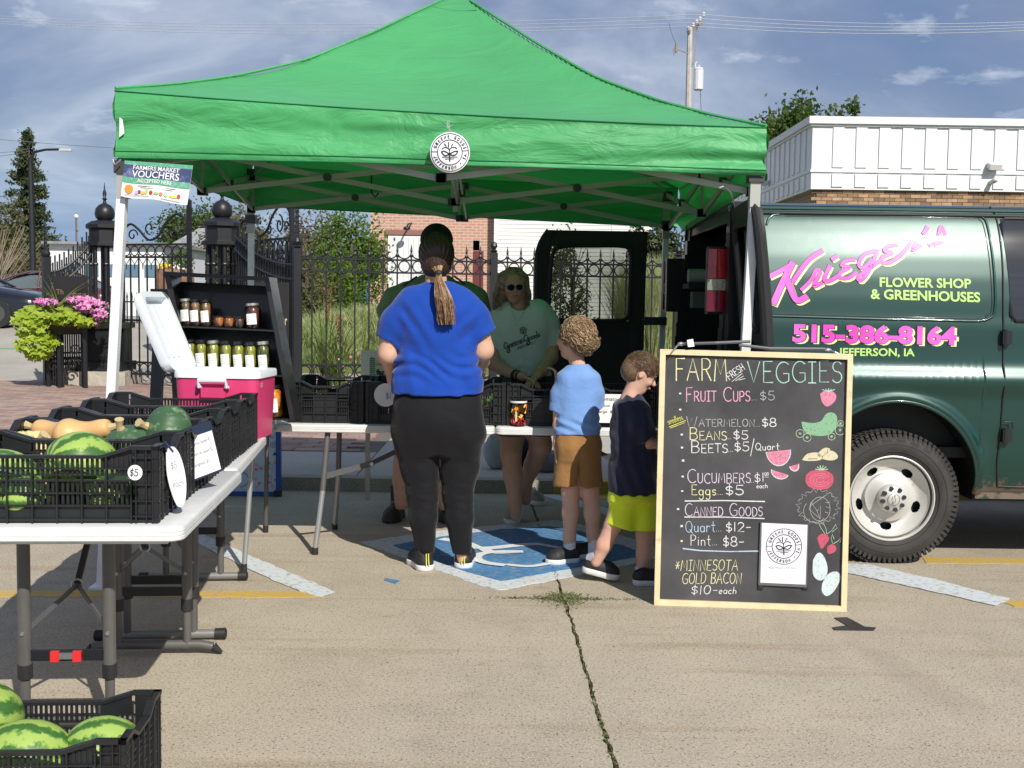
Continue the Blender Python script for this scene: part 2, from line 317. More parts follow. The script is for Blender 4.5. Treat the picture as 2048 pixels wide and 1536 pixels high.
# ================================================================== GROUND
def concrete(name,base,dark,stain=(0.30,0.235,0.16),smooth=0.0):
 m = bpy.data.materials.new(name); m.use_nodes = True; t = m.node_tree; ns = t.nodes; lk = t.links; b = ns['Principled BSDF']
 g = ns.new('ShaderNodeNewGeometry')
 def noi(sc,det=3,ro=0.6,scl=None):
  n = ns.new('ShaderNodeTexNoise'); n.inputs['Scale'].default_value = sc; n.inputs['Detail'].default_value = det; n.inputs['Roughness'].default_value = ro
  if scl:
   mp_ = ns.new('ShaderNodeMapping'); mp_.inputs['Scale'].default_value = scl; lk.new(g.outputs['Position'],mp_.inputs[0]); lk.new(mp_.outputs[0],n.inputs['Vector'])
  else:lk.new(g.outputs['Position'],n.inputs['Vector'])
  return n.outputs[0]
 def mr(src,a,b_,c,d):
  r = ns.new('ShaderNodeMapRange'); r.inputs['From Min'].default_value = a; r.inputs['From Max'].default_value = b_
  r.inputs['To Min'].default_value = c; r.inputs['To Max'].default_value = d; lk.new(src,r.inputs[0]); return r.outputs[0]
 def mixc(fac,a,b_):
  x = ns.new('ShaderNodeMix'); x.data_type = 'RGBA'; lk.new(fac,x.inputs[0])
  for i,c in((6,a),(7,b_)):
   if isinstance(c,tuple):x.inputs[i].default_value = (*c,1)
   else:lk.new(c,x.inputs[i])
  return x.outputs[2]
 big = noi(0.45,5,0.6); mid = noi(3.2,5,0.6)
 c0 = mixc(mr(big,0.35,0.65,0,1),tuple(x*1.05 for x in base),tuple(x*0.78 for x in base))
 c1 = mixc(mr(mid,0.35,0.7,0,0.6),c0,tuple(x*1.16 for x in base))
 streak = noi(1.0,5,0.65,(0.5,4.5,1)); c2_ = mixc(mr(streak,0.55,0.70,0,0.75*(1-smooth)),c1,stain)
 fine = noi(150,2,0.5); c3 = mixc(mr(fine,0.54,0.66,0,0.85-smooth*0.5),c2_,tuple(min(1,x*1.5)for x in base))
 pit = noi(88,3,0.62); c4 = mixc(mr(pit,0.575,0.64,0,.78-smooth*0.5),c3,dark)
 pit2 = noi(22,4,0.75); c5 = mixc(mr(pit2,0.66,0.70,0,0.8*(1-smooth)),c4,dark)
 spot = noi(2.1,6,0.8); c6 = mixc(mr(spot,0.71,0.78,0,0.5),c5,tuple(x*0.45 for x in base))
 wear = noi(0.9,6,0.7,(1.6,0.35,1)); c7 = mixc(mr(wear,0.55,0.72,0,0.45*(1-smooth)),c6,tuple(x*0.62 for x in base)); oil = noi(1.35,3,0.55); c8 = mixc(mr(oil,0.685,0.74,0,0.55*(1-smooth)),c7,tuple(x*0.5 for x in base)); lk.new(c8,b.inputs['Base Color']); b.inputs['Roughness'].default_value = 0.92; b.inputs['Specular IOR Level'].default_value = 0.2
 bm = ns.new('ShaderNodeBump'); bm.inputs['Strength'].default_value = 0.55*(1-smooth*0.6); bm.inputs['Distance'].default_value = 0.004
 lk.new(noi(115,4,0.7),bm.inputs['Height']); lk.new(bm.outputs[0],b.inputs['Normal'])
 return m
CONC = concrete('weathered_concrete',(0.40,0.347,0.268),(0.11,0.09,0.07))
WALK = concrete('smooth_concrete',(0.40,0.375,0.33),(0.2,0.18,0.15),smooth=0.8)
MB().flat([(-220,-40),(220,-40),(220,500),(-220,500)],-0.36,-0.30).build('ground',M('soil',(0.12,0.10,0.075),0.95,var=(1.2,0.2)),kind='structure')
YC = 8.68
jl = gnd(0,1188); jr = gnd(2048,1207); js = (jr.y-jl.y)/(jr.x-jl.x)
def YJ(x):return jl.y+js*(x-jl.x)
ck = [(1248,1640),(1236,1575),(1229,1520),(1213,1482),(1205,1455),(1198,1430),(1188,1405),(1183,1380),(1170,1340),(1161,1305),(1150,1265),(1138,1230),(1130,1203)]
ck2 = [(1122,1180),(1112,1152),(1103,1130),(1096,1105),(1086,1080),(1079,1056),(1073,1035),(1064,1010),(1058,990)]
def crackline(pts):
 w = [gnd(*p)for p in pts]; w = [(p.x,p.y)for p in w]; out = []
 for i in range(len(w)-1):
  for j in range(5):
   t = j/5; out.append((w[i][0]*(1-t)+w[i+1][0]*t+random.uniform(-.004,.004),w[i][1]*(1-t)+w[i+1][1]*t))
 out.append(w[-1]); return out
cf = crackline(ck); cbk = crackline(ck2)
def edge(cl,s):return[(x+s*random.uniform(0.004,0.0105),y)for x,y in cl]
g_ = 0.003
x0f = cf[-1][0]; cf[-1] = (x0f,YJ(x0f)-g_); cf[0] = (cf[0][0]+.3,-3); cbk[0] = (cbk[0][0],YJ(cbk[0][0])+g_); cbk[-1] = (cbk[-1][0],YC)
le = edge(cf,-1); re = edge(cf,1); lb = edge(cbk,-1); rb = edge(cbk,1)
slabm = CONC
def slab(poly,name='concrete_slab',z0=-0.12,z1=0.0,mat=None):return MB().flat(poly,z0,z1).build(name,mat or slabm,kind='structure')
slab([(-14,-3)]+le+[(-14,YJ(-14)-g_)])
slab([re[0],(14,-3),(14,YJ(14)-g_)]+re[:0:-1])
slab([(-14,YJ(-14)+g_)]+lb+[(-14,YC)])
slab([(14,YJ(14)+g_),(14,YC)]+rb[::-1])
# kerb and pavements
YEL = M('yellow_road_paint',(0.52,0.34,0.06),0.8,two=((0.36,0.31,0.22),38,0.5,0.62),bump=(90,0.3,0.003))
WPT = M('white_road_paint',(0.56,0.60,0.62),0.8,two=((0.38,0.35,0.29),34,0.52,0.68),bump=(90,0.3,0.003))
BPT = M('blue_road_paint',(0.055,0.185,0.37),0.85,two=((0.20,0.26,0.32),30,0.48,0.72),var=(2.5,.18),bump=(90,0.3,0.003))
xk = gnd(1105,985).x
KERB = concrete('kerb_aggregate',(0.33,0.30,0.25),(0.10,0.085,0.07))
def kerb(x0,x1,mat):
 MB().flat([(x0,YC),(x1,YC),(x1,YC+.15),(x0,YC+.15)],-0.1,0.1).build('kerb',mat,kind='structure')
kerb(-14,xk-.003,KERB); kerb(xk,14,YEL)
for i,(a,b)in enumerate([(-14,-3.6),(-3.59,-1.2),(-1.19,1.2),(1.21,3.6),(3.61,6.6),(6.61,14)]):
 slab([(a,YC+.155),(b,YC+.155),(b,10.2),(a,10.2)],'sidewalk',-0.1,0.098,WALK)
 if a>-2:slab([(a,10.21),(b,10.21),(b,13.4),(a,13.4)],'sidewalk',-0.1,0.098,WALK)
 # brick pavement, herringbone-free running courses
pvr = [M('paver_%s'%n,c,0.9,var=(6,.15),bump=(60,.3,.003))for n,c in(('red',(0.33,0.215,0.175)),('brown',(0.285,0.20,0.17)),('pale',(0.37,0.27,0.22)))]
MB().flat([(-14,10.205),(-1.205,10.205),(-1.205,18.6),(-14,18.6)],-0.1,0.088).build('pavement_bed',M('jointing_sand',(0.15,0.12,0.1),0.95),kind='structure')
bm_ = MB().box((0,0,0),(0.29,0.14,0.03)).mesh('brick')
pav = thing('brick_pavement','red brick pavement left of the tent in front of the iron gate','pavement',(-6,14,0.085)); pav['kind'] = 'structure'
bmm = [bm_,bm_.copy(),bm_.copy()]
for q,mm in zip(bmm,pvr):q.materials.append(mm)
cells = []; rowi = 0; y = 10.28
while y<18.1:
 x = -13.8+(0.15 if rowi%2 else 0)
 while x<-1.35:cells.append((x,y)); x += 0.30
 y += 0.15; rowi += 1
vis = [c for c in cells if(c[0]/c[1]*FPX+1024)>-20 and(c[0]/c[1]*FPX+1024)<560]
vis.sort(key=lambda c:c[1]); near = set(vis[:290])
rest = MB()
for c in cells:
 z = 0.096+random.uniform(-.0015,.0015)
 if c in near:
  o = bpy.data.objects.new('brick',random.choice(bmm)); C.objects.link(o); o.parent = pav; o.location = (c[0]+6,c[1]-14,z-0.085)
 else:
  rest.cur = random.randrange(3); rest.box((c[0],c[1],z),(0.29,0.14,0.03))
o = rest.build('brick_field',pvr,pav,world=True,kind='stuff')
# street beyond, rising gently
def slope(y):return 0.05+0.40*min(max((y-18)/16,0),1)
def slopel(y):return 0.06+0.64*min(max((y-18)/9,0),1)
m = MB()
ys = [13.42,18.25,22,27,34,60,400]
def gz(y,x):return slope(y)
for a,b in zip(ys[:-1],ys[1:]):
 xr = -1.2 if a<18 else 200
 if a>18:m.add([(-200,a,slopel(a)),(-5.4,a,slopel(a)),(-5.4,b,slopel(b)),(-200,b,slopel(b))],[(0,1,2,3)])
 m.add([((-1.19 if a<18 else-200),a,slope(a)+.0),(xr if a>=18 else 14,a,slope(a)),(200 if a>=18 else 14,b,slope(b)),((-1.19 if a<18 else-200),b,slope(b))],[(0,1,2,3)])
m.build('far_ground',M('verge_turf',(0.10,0.13,0.045),0.95,two=((0.16,0.145,0.07),0.8,.4,.65),var=(20,.25)),kind='structure')
STR = concrete('street_concrete',(0.36,0.335,0.29),(0.2,0.18,0.15),smooth=.7)
m = MB()
for a,b in zip(ys[1:4],ys[2:5]):m.add([(-60,a,slopel(a)+.012),(-5.41-(a-18)*.2,a,slopel(a)+.012),(-5.41-(b-18)*.2,b,slopel(b)+.012),(-60,b,slopel(b)+.012)],[(0,1,2,3)])
m.add([(-60,34,.712),(-9.2,34,.712),(-9.2,44,.712),(-60,44,.712)],[(0,1,2,3)])
m.build('street',STR,kind='structure')
p = [gnd(-5,706,.2),gnd(52,698,.2),gnd(52,704,.2),gnd(-5,713,.2)]
MB().add([(-60,22.6,slopel(22.6)+.018),(-8.9,22.6,slopel(22.6)+.018),(-8.9,22.8,slopel(22.8)+.018),(-60,22.8,slopel(22.8)+.018)],[(0,1,2,3)]).build('painted_stripe',M('green_paint',(0.16,0.42,0.22),.8),kind='structure')
def mark(pts,mat,name='painted_line',z=0.003,**k):
 w0 = [gnd(*q)for q in pts]; w = []
 for a,b in zip(w0,w0[1:]+w0[:1]):
  n = max(1,int((b-a).length/.035)); w += [a.lerp(b,i/n)+Vector((random.uniform(-.006,.006),random.uniform(-.008,.008),0))for i in range(n)]
 me = MB().flat([(q.x,q.y)for q in w][::-1],z-.0028,z)
 return me.build(name,mat,kind='structure',**k)
mark([(-40,1182),(300,1183),(617,1183),(655,1195),(300,1195),(-40,1194)],YEL)
mark([(368,1073),(402,1068),(470,1100),(545,1132),(610,1160),(672,1186),(640,1196),(600,1184),(520,1150),(430,1106)],WPT,z=.006)
mark([(1690,1128),(1740,1131),(1880,1163),(2018,1199),(1992,1213),(1850,1181),(1690,1146)],WPT,z=.006)
mark([(1998,1202),(2110,1203),(2110,1215),(2030,1214)],YEL)
mark([(1845,1115),(2120,1118),(2120,1129),(1850,1127)],YEL)
mark([(1082,990),(1112,989),(1160,1002),(1245,1026),(1330,1055),(1330,1068),(1225,1034),(1150,1012)],WPT)
mark([(1120,988),(1330,988),(1330,1000),(1150,999)],YEL)
mark([(720,1085),(860,1064),(1000,1050),(1110,1041),(1180,1052),(1262,1078),(1352,1108),(1200,1142),(1120,1158),(1000,1181),(960,1172),(880,1142)],WPT,'painted_badge_border')
mark([(785,1092),(880,1075),(1000,1060),(1100,1054),(1170,1066),(1296,1111),(1180,1132),(1090,1148),(1004,1164),(950,1150),(860,1120)],BPT,'painted_badge',z=.006)
def gstroke(pts,w0):
 w = [gnd(*q)for q in smoothpts(pts,5)]; mb = MB(); ribbon(mb,[(q.x,q.y)for q in w],w0,lambda u,v:(u,v,.009)); return mb
SYM = M('symbol_paint',(0.66,0.69,0.70),.8,two=((0.40,0.42,0.42),40,.6,.75))
sm = MB()
for pts,w0 in(([(888,1081),(930,1088),(965,1099),(1045,1092),(1070,1091)],.075),([(1040,1107),(1000,1107),(965,1111),(953,1120),(970,1129),(1005,1134)],.06),([(1018,1133),(1060,1136),(1100,1129),(1125,1117)],.045),([(965,1099),(985,1108),(1030,1107)],.07),([(1195,1095),(1215,1092),(1230,1090)],.03),([(1075,1091),(1120,1099)],.05)):
 q = gstroke(pts,w0); sm.add([(v[0],v[1],v[2]+.0006*(len(sm.f)%7))for v in q.v],q.f)
sm.build('painted_wheelchair_symbol',SYM,kind='structure')
w = [gnd(*q)for q in[(770,1157),(800,1162),(790,1168),(768,1161)]]
MB().flat([(q.x,q.y)for q in w][::-1],0,.003).build('blue_paint_spot',BPT,kind='structure')
tp = MB();
for q4 in([(1664,1256),(1692,1252),(1752,1256),(1747,1262),(1668,1261)],[(1668,1237),(1694,1236),(1728,1254),(1700,1256)]):
 w = [gnd(*q)for q in q4]; tp.flat([(q.x,q.y)for q in w][::-1],0.0005,.0035 if q4[0][0]==1664 else.0045)
tp.build('black_tape',M('gaffer_tape',(0.03,0.028,0.028),.6),label='black tape cross stuck on the concrete below the chalkboard',cat='tape')
# weeds in the joint
def leafcloud(cent,size,up=0.3,asp=0.5):
 cent = np.asarray(cent,float); n = len(cent); size = np.broadcast_to(size,n)
 a = RNG.normal(size=(n,3)); a/=np.linalg.norm(a,axis=1)[:,None]
 b = RNG.normal(size=(n,3)); b[:,2] += up; b-=a*(a*b).sum(1)[:,None]; b/=np.linalg.norm(b,axis=1)[:,None]
 a = a*(size*asp)[:,None]; b = b*size[:,None]
 V = np.stack([cent-b,cent+a-b*.1,cent+b,cent-a-b*.1],1).reshape(-1,3)
 return V,np.arange(4*n).reshape(n,4)
LEAFW = M('weed_leaf',(0.13,0.16,0.07),.7,two=((0.25,0.22,0.11),60,.45,.6),transl=((0.2,0.28,0.08),.3))
pc = []
c0 = gnd(1128,1198)
for i in range(1500):
 a = random.uniform(0,2*PI); r_ = abs(random.gauss(0,1))
 x = c0.x+r_*math.cos(a)*.075; y = c0.y+r_*math.sin(a)*.075-.01
 pc.append((x,y,random.uniform(0,.022)*max(0,1-r_/2.6)))
for i in range(500):pc.append((c0.x+random.gauss(0,.17),YJ(c0.x)+random.gauss(0,.009),random.uniform(0,.01)))
for cl,n in((cf[4:],520),(cbk,260)):
 for i in range(n):
  j = random.randrange(len(cl)-1); t = random.random()
  pc.append((cl[j][0]*(1-t)+cl[j+1][0]*t+random.gauss(0,.006),cl[j][1]*(1-t)+cl[j+1][1]*t,random.uniform(-.01,.008)))
V,Fq = leafcloud(pc,RNG.uniform(.003,.009,len(pc)),up=.8)
rawmesh('weeds',V,Fq,LEAFW,kind='stuff',label='low green weeds growing in the pavement crack')
# small dry debris lying on the concrete
P = []
for q in((772,1233),(1493,1462),(1608,1300),(880,1245),(1290,1380),(620,1420),(1110,1470),(1750,1400),(1420,1340),(960,1330),(1850,1490),(500,1300)):
 c = gnd(*q)
 for i in range(random.randint(6,26)):P.append((c.x+random.gauss(0,.022),c.y+random.gauss(0,.012),.002))
for i in range(420):P.append((random.uniform(-2.2,3),random.uniform(3.1,9),.002))
V,Fq = leafcloud(P,RNG.uniform(.002,.0065,len(P)),up=0); V[:,2] = np.abs(V[:,2])*.35
rawmesh('dry_debris',V,Fq,M('debris_brown',(.10,.075,.05),.9,two=((.22,.18,.12),50,.4,.6)),kind='stuff',label='tiny dry leaf bits and grit lying on the concrete')
# ================================================================== BUILDINGS
def brickmat(name,c1,c2,mort,sc=1.0,wall='xz'):
 m = bpy.data.materials.new(name); m.use_nodes = True; t = m.node_tree; ns = t.nodes; lk = t.links; b = ns['Principled BSDF']
 g = ns.new('ShaderNodeNewGeometry'); s_ = ns.new('ShaderNodeSeparateXYZ'); lk.new(g.outputs['Position'],s_.inputs[0])
 k = ns.new('ShaderNodeCombineXYZ'); lk.new(s_.outputs[0 if wall=='xz' else 1],k.inputs[0]); lk.new(s_.outputs[2],k.inputs[1])
 br = ns.new('ShaderNodeTexBrick'); lk.new(k.outputs[0],br.inputs[0]); br.inputs['Color1'].default_value = (*c1,1); br.inputs['Color2'].default_value = (*c2,1)
 br.inputs['Mortar'].default_value = (*mort,1); br.inputs['Scale'].default_value = sc; br.inputs['Brick Width'].default_value = .22; br.inputs['Row Height'].default_value = .075
 br.inputs['Mortar Size'].default_value = .012; lk.new(br.outputs[0],b.inputs[0]); b.inputs['Roughness'].default_value = .9; return m
RB = brickmat('red_brick_wall',(0.52,0.27,0.19),(0.44,0.215,0.15),(0.5,0.42,0.36),.8)
BW = M('white_siding',(0.70,0.71,0.72),.6,var=(3,.03))
# white panelled parapet building at the right
YB = 26.0; Xc = ax(1624,YB,300); zt = az(1830,236,YB)
wb = thing('shop_building','white panelled parapet building with tan brick wall behind the van','building',(Xc+6,YB+4,0))
Wd = 16.0; zb = az(1830,381,YB)
MB().b2((Xc,YB,zb),(Xc+Wd,YB+9,zt-.12)).build('parapet_wall',M('white_painted_board',(0.74,0.75,0.76),.55,var=(2,.03)),wb,world=True)
MB().b2((Xc+.12,YB+.12,0),(Xc+Wd-.1,YB+9,zb-.002)).build('wall',brickmat('tan_brick',(0.34,0.22,0.13),(0.22,0.13,0.08),(0.3,0.26,0.2),1.0),wb,world=True)
MB().b2((Xc-.1,YB-.10,zt-.16),(Xc+Wd,YB+9.1,zt)).b2((Xc-.05,YB-.05,zt-.21),(Xc+Wd,YB+9.05,zt-.162)).build('cornice',BW,wb,world=True)
zm = az(1830,347,YB)
MB().b2((Xc-.03,YB-.03,zm),(Xc+Wd,YB+9,zm+.055)).build('rail_trim',BW,wb,world=True)
BT = M('white_batten',(0.70,0.715,0.73),.5)
z1a,z1b = az(1830,337,YB),az(1830,256,YB); z0a,z0b = az(1830,376,YB),az(1830,350,YB)
for i in range(22):
 x = Xc+.36+.1+i*.5155
 MB().b2((x,YB-.028,z1a),(x+.245,YB+.01,z1b)).build('panel',BT,wb,world=True)
 MB().b2((x,YB-.028,z0a),(x+.245,YB+.01,z0b)).build('panel',BT,wb,world=True)
for i in range(16):
 y = YB+.5+i*.52
 MB().b2((Xc-.028,y,z1a),(Xc+.01,y+.25,z1b)).build('panel',BT,wb,world=True)
 MB().b2((Xc-.028,y,z0a),(Xc+.01,y+.25,z0b)).build('panel',BT,wb,world=True)
tb = [M('tan_brick_%d'%i,c,.9,var=(9,.15))for i,c in enumerate([(0.36,0.23,0.13),(0.26,0.165,0.10),(0.20,0.13,0.09),(0.42,0.29,0.18)])]
tbm = []
for q in tb:
 me = MB().box((0,0,0),(.225,.05,.07)).mesh('brick'); me.materials.append(q); tbm.append(me)
for r_ in range(5):
 for i in range(24):
  o = bpy.data.objects.new('brick',random.choice(tbm)); C.objects.link(o); o.parent = wb
  o.location = (Xc+.15+i*.235+(.1175 if r_%2 else 0)-(Xc+6),YB+.10+random.uniform(-.003,.003)-(YB+4),zb-.045-r_*.08)
fl = MB(); p0 = at(1990,332,YB-.15); fl.box((p0.x,YB-.12,p0.z),(.26,.22,.12),Matrix.Rotation(R(20),3,'X')); fl.bar((p0.x-.1,YB-.03,p0.z),(p0.x+.05,YB-.2,p0.z),.05)
fl.build('floodlight',M('offwhite_metal',(.62,.62,.6),.5),wb,world=True)
cm_ = MB(); p0 = at(1986,364,YB-.15); cm_.cyl((p0.x,YB,p0.z),(p0.x+.02,YB-.18,p0.z+.02),.05).ell((p0.x+.03,YB-.2,p0.z+.03),(.06,.07,.05)); cm_.build('camera_unit',M('offwhite_metal',(0,0,0)),wb,world=True)
p0 = at(1552,380,YB+5); MB().box((Xc-.15,YB+4.2,p0.z+.1),(.18,.2,.12)).build('floodlight',M('offwhite_metal',(0,0,0)),wb,world=True)
# red brick building beyond the garden
Y1 = 38.0; rbd = thing('brick_building','red brick building with a wide white board door beyond the garden','building',(-2.6,Y1+3,.3))
xa = ax(740,Y1); xb = ax(985,Y1)
MB().b2((xa,Y1,.3),(xb+1.5,Y1+8,6.4)).build('wall',RB,rbd,world=True)
MB().b2((xa-.1,Y1-.1,6.4),(xb+1.6,Y1+8.1,6.55)).build('roof',M('grey_felt',(.15,.15,.15),.9),rbd,world=True)
zz = lambda y:az(800,y,Y1)
MB().b2((ax(769,Y1),Y1-.06,zz(470)),(ax(900,Y1),Y1+.02,zz(460))).build('lintel',M('brown_lintel',(.26,.13,.11),.7),rbd,world=True)
dr = MB().b2((ax(775,Y1),Y1-.03,.4),(ax(890,Y1),Y1+.02,zz(472))).build('door',BW,rbd,world=True)
for i in range(11):
 x = ax(775,Y1)+i*.17; MB().b2((x+.006,Y1-.05,.42),(x+.162,Y1-.0305,zz(474))).build('plank',BW,dr,world=True)
MB().tube([(ax(822,Y1),Y1,zz(446)),(ax(818,Y1),Y1-.5,zz(450)),(ax(816,Y1),Y1-.6,zz(456))],.03,6).ell((ax(816,Y1),Y1-.6,zz(459)),(.12,.12,.07)).build('barn_lamp',BLACKM,rbd,world=True)
MB().b2((ax(946,Y1),Y1-.04,.4),(ax(966,Y1),Y1+.02,zz(500))).build('side_door',M('maroon_door',(.14,.03,.03),.5),rbd,world=True)
# white clapboard building
Y2 = 37.6; cbd = thing('clapboard_building','white clapboard building with gray eave right of the brick one','building',(2,Y2+3,.3))
xa = ax(987,Y2); xb = ax(1300,Y2)
MB().b2((xa+.02,Y2+.05,.3),(xb,Y2+7,6.6)).build('wall',M('white_siding_paint',(.72,.72,.70),.6),cbd,world=True)
cbm = MB().box((0,0,0),(xb-xa,.03,.115),Matrix.Rotation(R(-6),3,'X')).mesh('clapboard'); cbm.materials.append(M('white_siding_paint',(0,0,0)))
for i in range(46):
 o = bpy.data.objects.new('clapboard',cbm); C.objects.link(o); o.parent = cbd; o.location = ((xa+xb)/2-2,Y2-.0-(Y2+3),.42+i*.125-.3)
MB().b2((xa-.01,Y2-.06,.3),(xa+.1,Y2+.04,6.6)).b2((ax(1220,Y2),Y2-.04,.3),(ax(1222,Y2),Y2-.02,6)).build('corner_board',BW,cbd,world=True)
zz = lambda y:az(970,y,Y2)
MB().prism([(ax(945,Y2),zz(492)),(ax(987,Y2)-.02,zz(425)),(ax(987,Y2)-.02,zz(490)),(ax(960,Y2),zz(492))],3.0,Matrix.Translation((0,Y2+.6,0))).build('eave',M('grey_soffit',(.17,.18,.19),.7),cbd,world=True)
MB().b2((ax(944,Y2),Y2+.4,zz(500)),(ax(957,Y2),Y2+.6,zz(480))).bar((ax(957,Y2),Y2+.5,zz(485)),(ax(986,Y2),Y2+.5,zz(508)),.09).build('gutter',BW,cbd,world=True)
# house beyond the gate
Y3 = 70.0; hs = thing('house','small white house with grey shingle roof seen through the gate','house',(-20,Y3+3,.4))
zz = lambda y:az(380,y,Y3); xa = ax(262,Y3); xb = ax(432,Y3); zr = zz(449); ze = zz(541)
MB().b2((xa+.4,Y3,.4),(xb-.4,Y3+7,ze)).build('wall',BW,hs,world=True)
xm = ax(386,Y3);
MB().add([(xa-.3,Y3-.4,ze-.1),(xb+.1,Y3-.4,ze-.1),(xb-1.4,Y3+3.5,zr),(xm-.6,Y3+3.5,zr),(xb+.1,Y3+7.4,ze-.1),(xa-.3,Y3+7.4,ze-.1)],[(0,1,2,3),(1,4,2),(4,5,3,2),(5,0,3),(0,5,4,1)]).build('roof',M('grey_shingle',(.25,.265,.28),.85,var=(6,.2)),hs,world=True)
for px in(300,345,392):
 f = MB().b2((ax(px,Y3),Y3-.06,zz(568)),(ax(px+9,Y3),Y3+.02,zz(552))).build('window',M('dark_glass',(.05,.06,.07),.15),hs,world=True)
 # long white building seen through the fence at the left
Y4 = 46.0; gb = thing('garage_building','long low white building seen through the left iron fence','building',(-16,Y4+3,.4))
zz = lambda y:az(180,y,Y4); xa = ax(100,Y4); xb = ax(330,Y4)
MB().b2((xa,Y4,.4),(xb,Y4+6,zz(489))).build('wall',BW,gb,world=True)
MB().b2((xa-.2,Y4-.3,zz(489)),(xb+.2,Y4+6.2,zz(484))).build('roof',M('grey_shingle',(0,0,0)),gb,world=True)
for i in range(6):
 x = xa+.6+i*.8; MB().b2((x,Y4-.05,zz(552)),(x+.55,Y4+.02,zz(528))).build('window',M('blue_glass',(.12,.2,.27),.2),gb,world=True)
 # ================================================================== VEGETATION
def leafm(name,c,t,two=None,tr=.35):return M(name,c,.65,transl=(t,tr),two=two,spec=.3)
LG1 = leafm('leaf_mid_green',(.055,.095,.022),(.13,.22,.04),((.10,.14,.03),1.3,.4,.6))
LG2 = leafm('leaf_bright_green',(.075,.14,.025),(.18,.33,.04),((.13,.19,.035),1.3,.4,.6))
LG3 = leafm('leaf_olive',(.11,.12,.05),(.2,.22,.07),((.17,.15,.08),1.2,.4,.6))
LG4 = leafm('leaf_spruce',(.035,.06,.025),(.05,.08,.03),((.10,.115,.045),1.8,.42,.6),tr=.2)
LG5 = leafm('leaf_brownish',(.12,.095,.055),(.2,.16,.07),((.17,.12,.07),1.5,.4,.6))
BARK = M('bark',(.11,.085,.065),.95,bump=(22,.6,.02))
def crown_pts(c,r,n,clumps=40,tight=.23):
 c = np.array(c,float); r = np.array(r,float)
 d = RNG.normal(size=(clumps,3)); d/=np.linalg.norm(d,axis=1)[:,None]; cc = d*(RNG.uniform(.35,1,clumps)**.5)[:,None]*.86
 idx = RNG.integers(0,clumps,n); q = cc[idx]+RNG.normal(size=(n,3))*tight*RNG.uniform(.5,1.1,clumps)[idx][:,None]
 return c+q*r
def tree(name,label,base,top,rad,mat,n=5000,leaf=.1,trunk=.15,clumps=40,low=.35,cat='tree',group=None,tight=.23,asp=.5,xoff=0):
 """crown between low*h and top"""
 x,y,z0 = base; h = top-z0; t = thing(name,label,cat,(x,y,z0),0,group)
 zc = z0+h*(low+1)/2; rz = h*(1-low)/2
 P = crown_pts((x+xoff,y,zc),(rad,rad*.9,rz),n,clumps,tight)
 P[:,2] = np.maximum(P[:,2],z0+.05)
 V,Fq = leafcloud(P,RNG.uniform(.6,1.3,n)*leaf,up=.2,asp=asp); rawmesh('crown',V,Fq,mat,t,world=True)
 mb = MB(); mb.tube([(x,y,z0-.1),(x+.03*h,y,z0+h*.4),(x+xoff,y,z0+h*.85)],trunk,8,True,[trunk,trunk*.7,trunk*.15])
 for i in range(10):
  a = random.uniform(0,2*PI); zz_ = z0+h*random.uniform(.25,.6); e = rad*random.uniform(.5,.85)
  mb.tube([(x+.02*h,y,zz_),(x+xoff/2+math.cos(a)*e*.5,y+math.sin(a)*e*.5,zz_+h*.1),(x+xoff+math.cos(a)*e,y+math.sin(a)*e,zz_+h*random.uniform(.15,.32))],trunk*.3,5,False,[trunk*.4,trunk*.25,trunk*.06])
 mb.build('trunk',BARK,t,world=True); return t
def tpx(px,Y):return ax(px,Y,560)
# spruce
Ys = 60; xs_ = tpx(62,Ys); zs = az(52,262,Ys)
sp = thing('spruce_tree','tall dark spruce rising behind the street lamp at the left','tree',(xs_,Ys,.45))
P = [];
for i in range(230):
 f = i/229; z = .8+(zs-.9)*f; rr_ = (1-f)**.8*2.35*random.uniform(.72,1.12)+.10; a = random.uniform(0,2*PI)
 nb = int(40+190*(1-f))
 s_ = RNG.uniform(0.05,1,nb);
 P.append(np.stack([xs_-.15+np.cos(a)*rr_*s_+RNG.normal(0,.10,nb),Ys+np.sin(a)*rr_*s_+RNG.normal(0,.10,nb),z-s_**2*rr_*.22+s_**4*.2+RNG.normal(0,.07,nb)],1))
P = np.concatenate(P); V,Fq = leafcloud(P,RNG.uniform(.05,.14,len(P)),up=.1,asp=.4); rawmesh('crown',V,Fq,LG4,sp,world=True)
MB().tube([(xs_,Ys,.3),(xs_,Ys,zs-.4)],.18,8,True,[.2,.03]).build('trunk',BARK,sp,world=True)
tree('bushy_tree','dark green bushy tree below the spruce at the left edge',(tpx(85,57),57,.45),az(85,470,57),1.5,LG4,6000,.11,clumps=40,low=.05)
tree('bushy_tree','wide olive green tree behind the maroon car',(tpx(15,54),54,.45),az(20,418,54),1.9,LG3,9000,.10,clumps=50,low=.02)
# bare twiggy shrub
tw = thing('bare_shrub','leafless pale brown twigs fanning out at the left edge','shrub',(tpx(-14,50),50,.45))
mb = MB()
for i in range(130):
 a = random.uniform(-.2,1.3); l = random.uniform(1.6,4.1); x0_ = tpx(-14,50); y0_ = 50+random.uniform(-.6,.6)
 p1 = (x0_+math.sin(a)*l*.45,y0_,.9+math.cos(a)*l*.5); p2 = (x0_+math.sin(a*1.15)*l*.95+random.uniform(-.2,.2),y0_+random.uniform(-.4,.4),.9+math.cos(a*1.15)*l)
 mb.tube([(x0_,y0_,.5),p1,p2],.02,3,False,[.03,.02,.008])
mb.build('twigs',M('pale_twig',(.25,.2,.15),.9),tw,world=True)
tree('far_tree','small yellow green tree far off left of the gate pillar',(tpx(150,95),95,.45),az(150,494,95),2.6,LG3,3500,.2,low=.05,clumps=25)
tree('far_tree','low green tree between the left gate pillar and the house',(tpx(262,88),88,.45),az(262,500,88),2.8,LG1,3500,.2,low=.05,clumps=25)
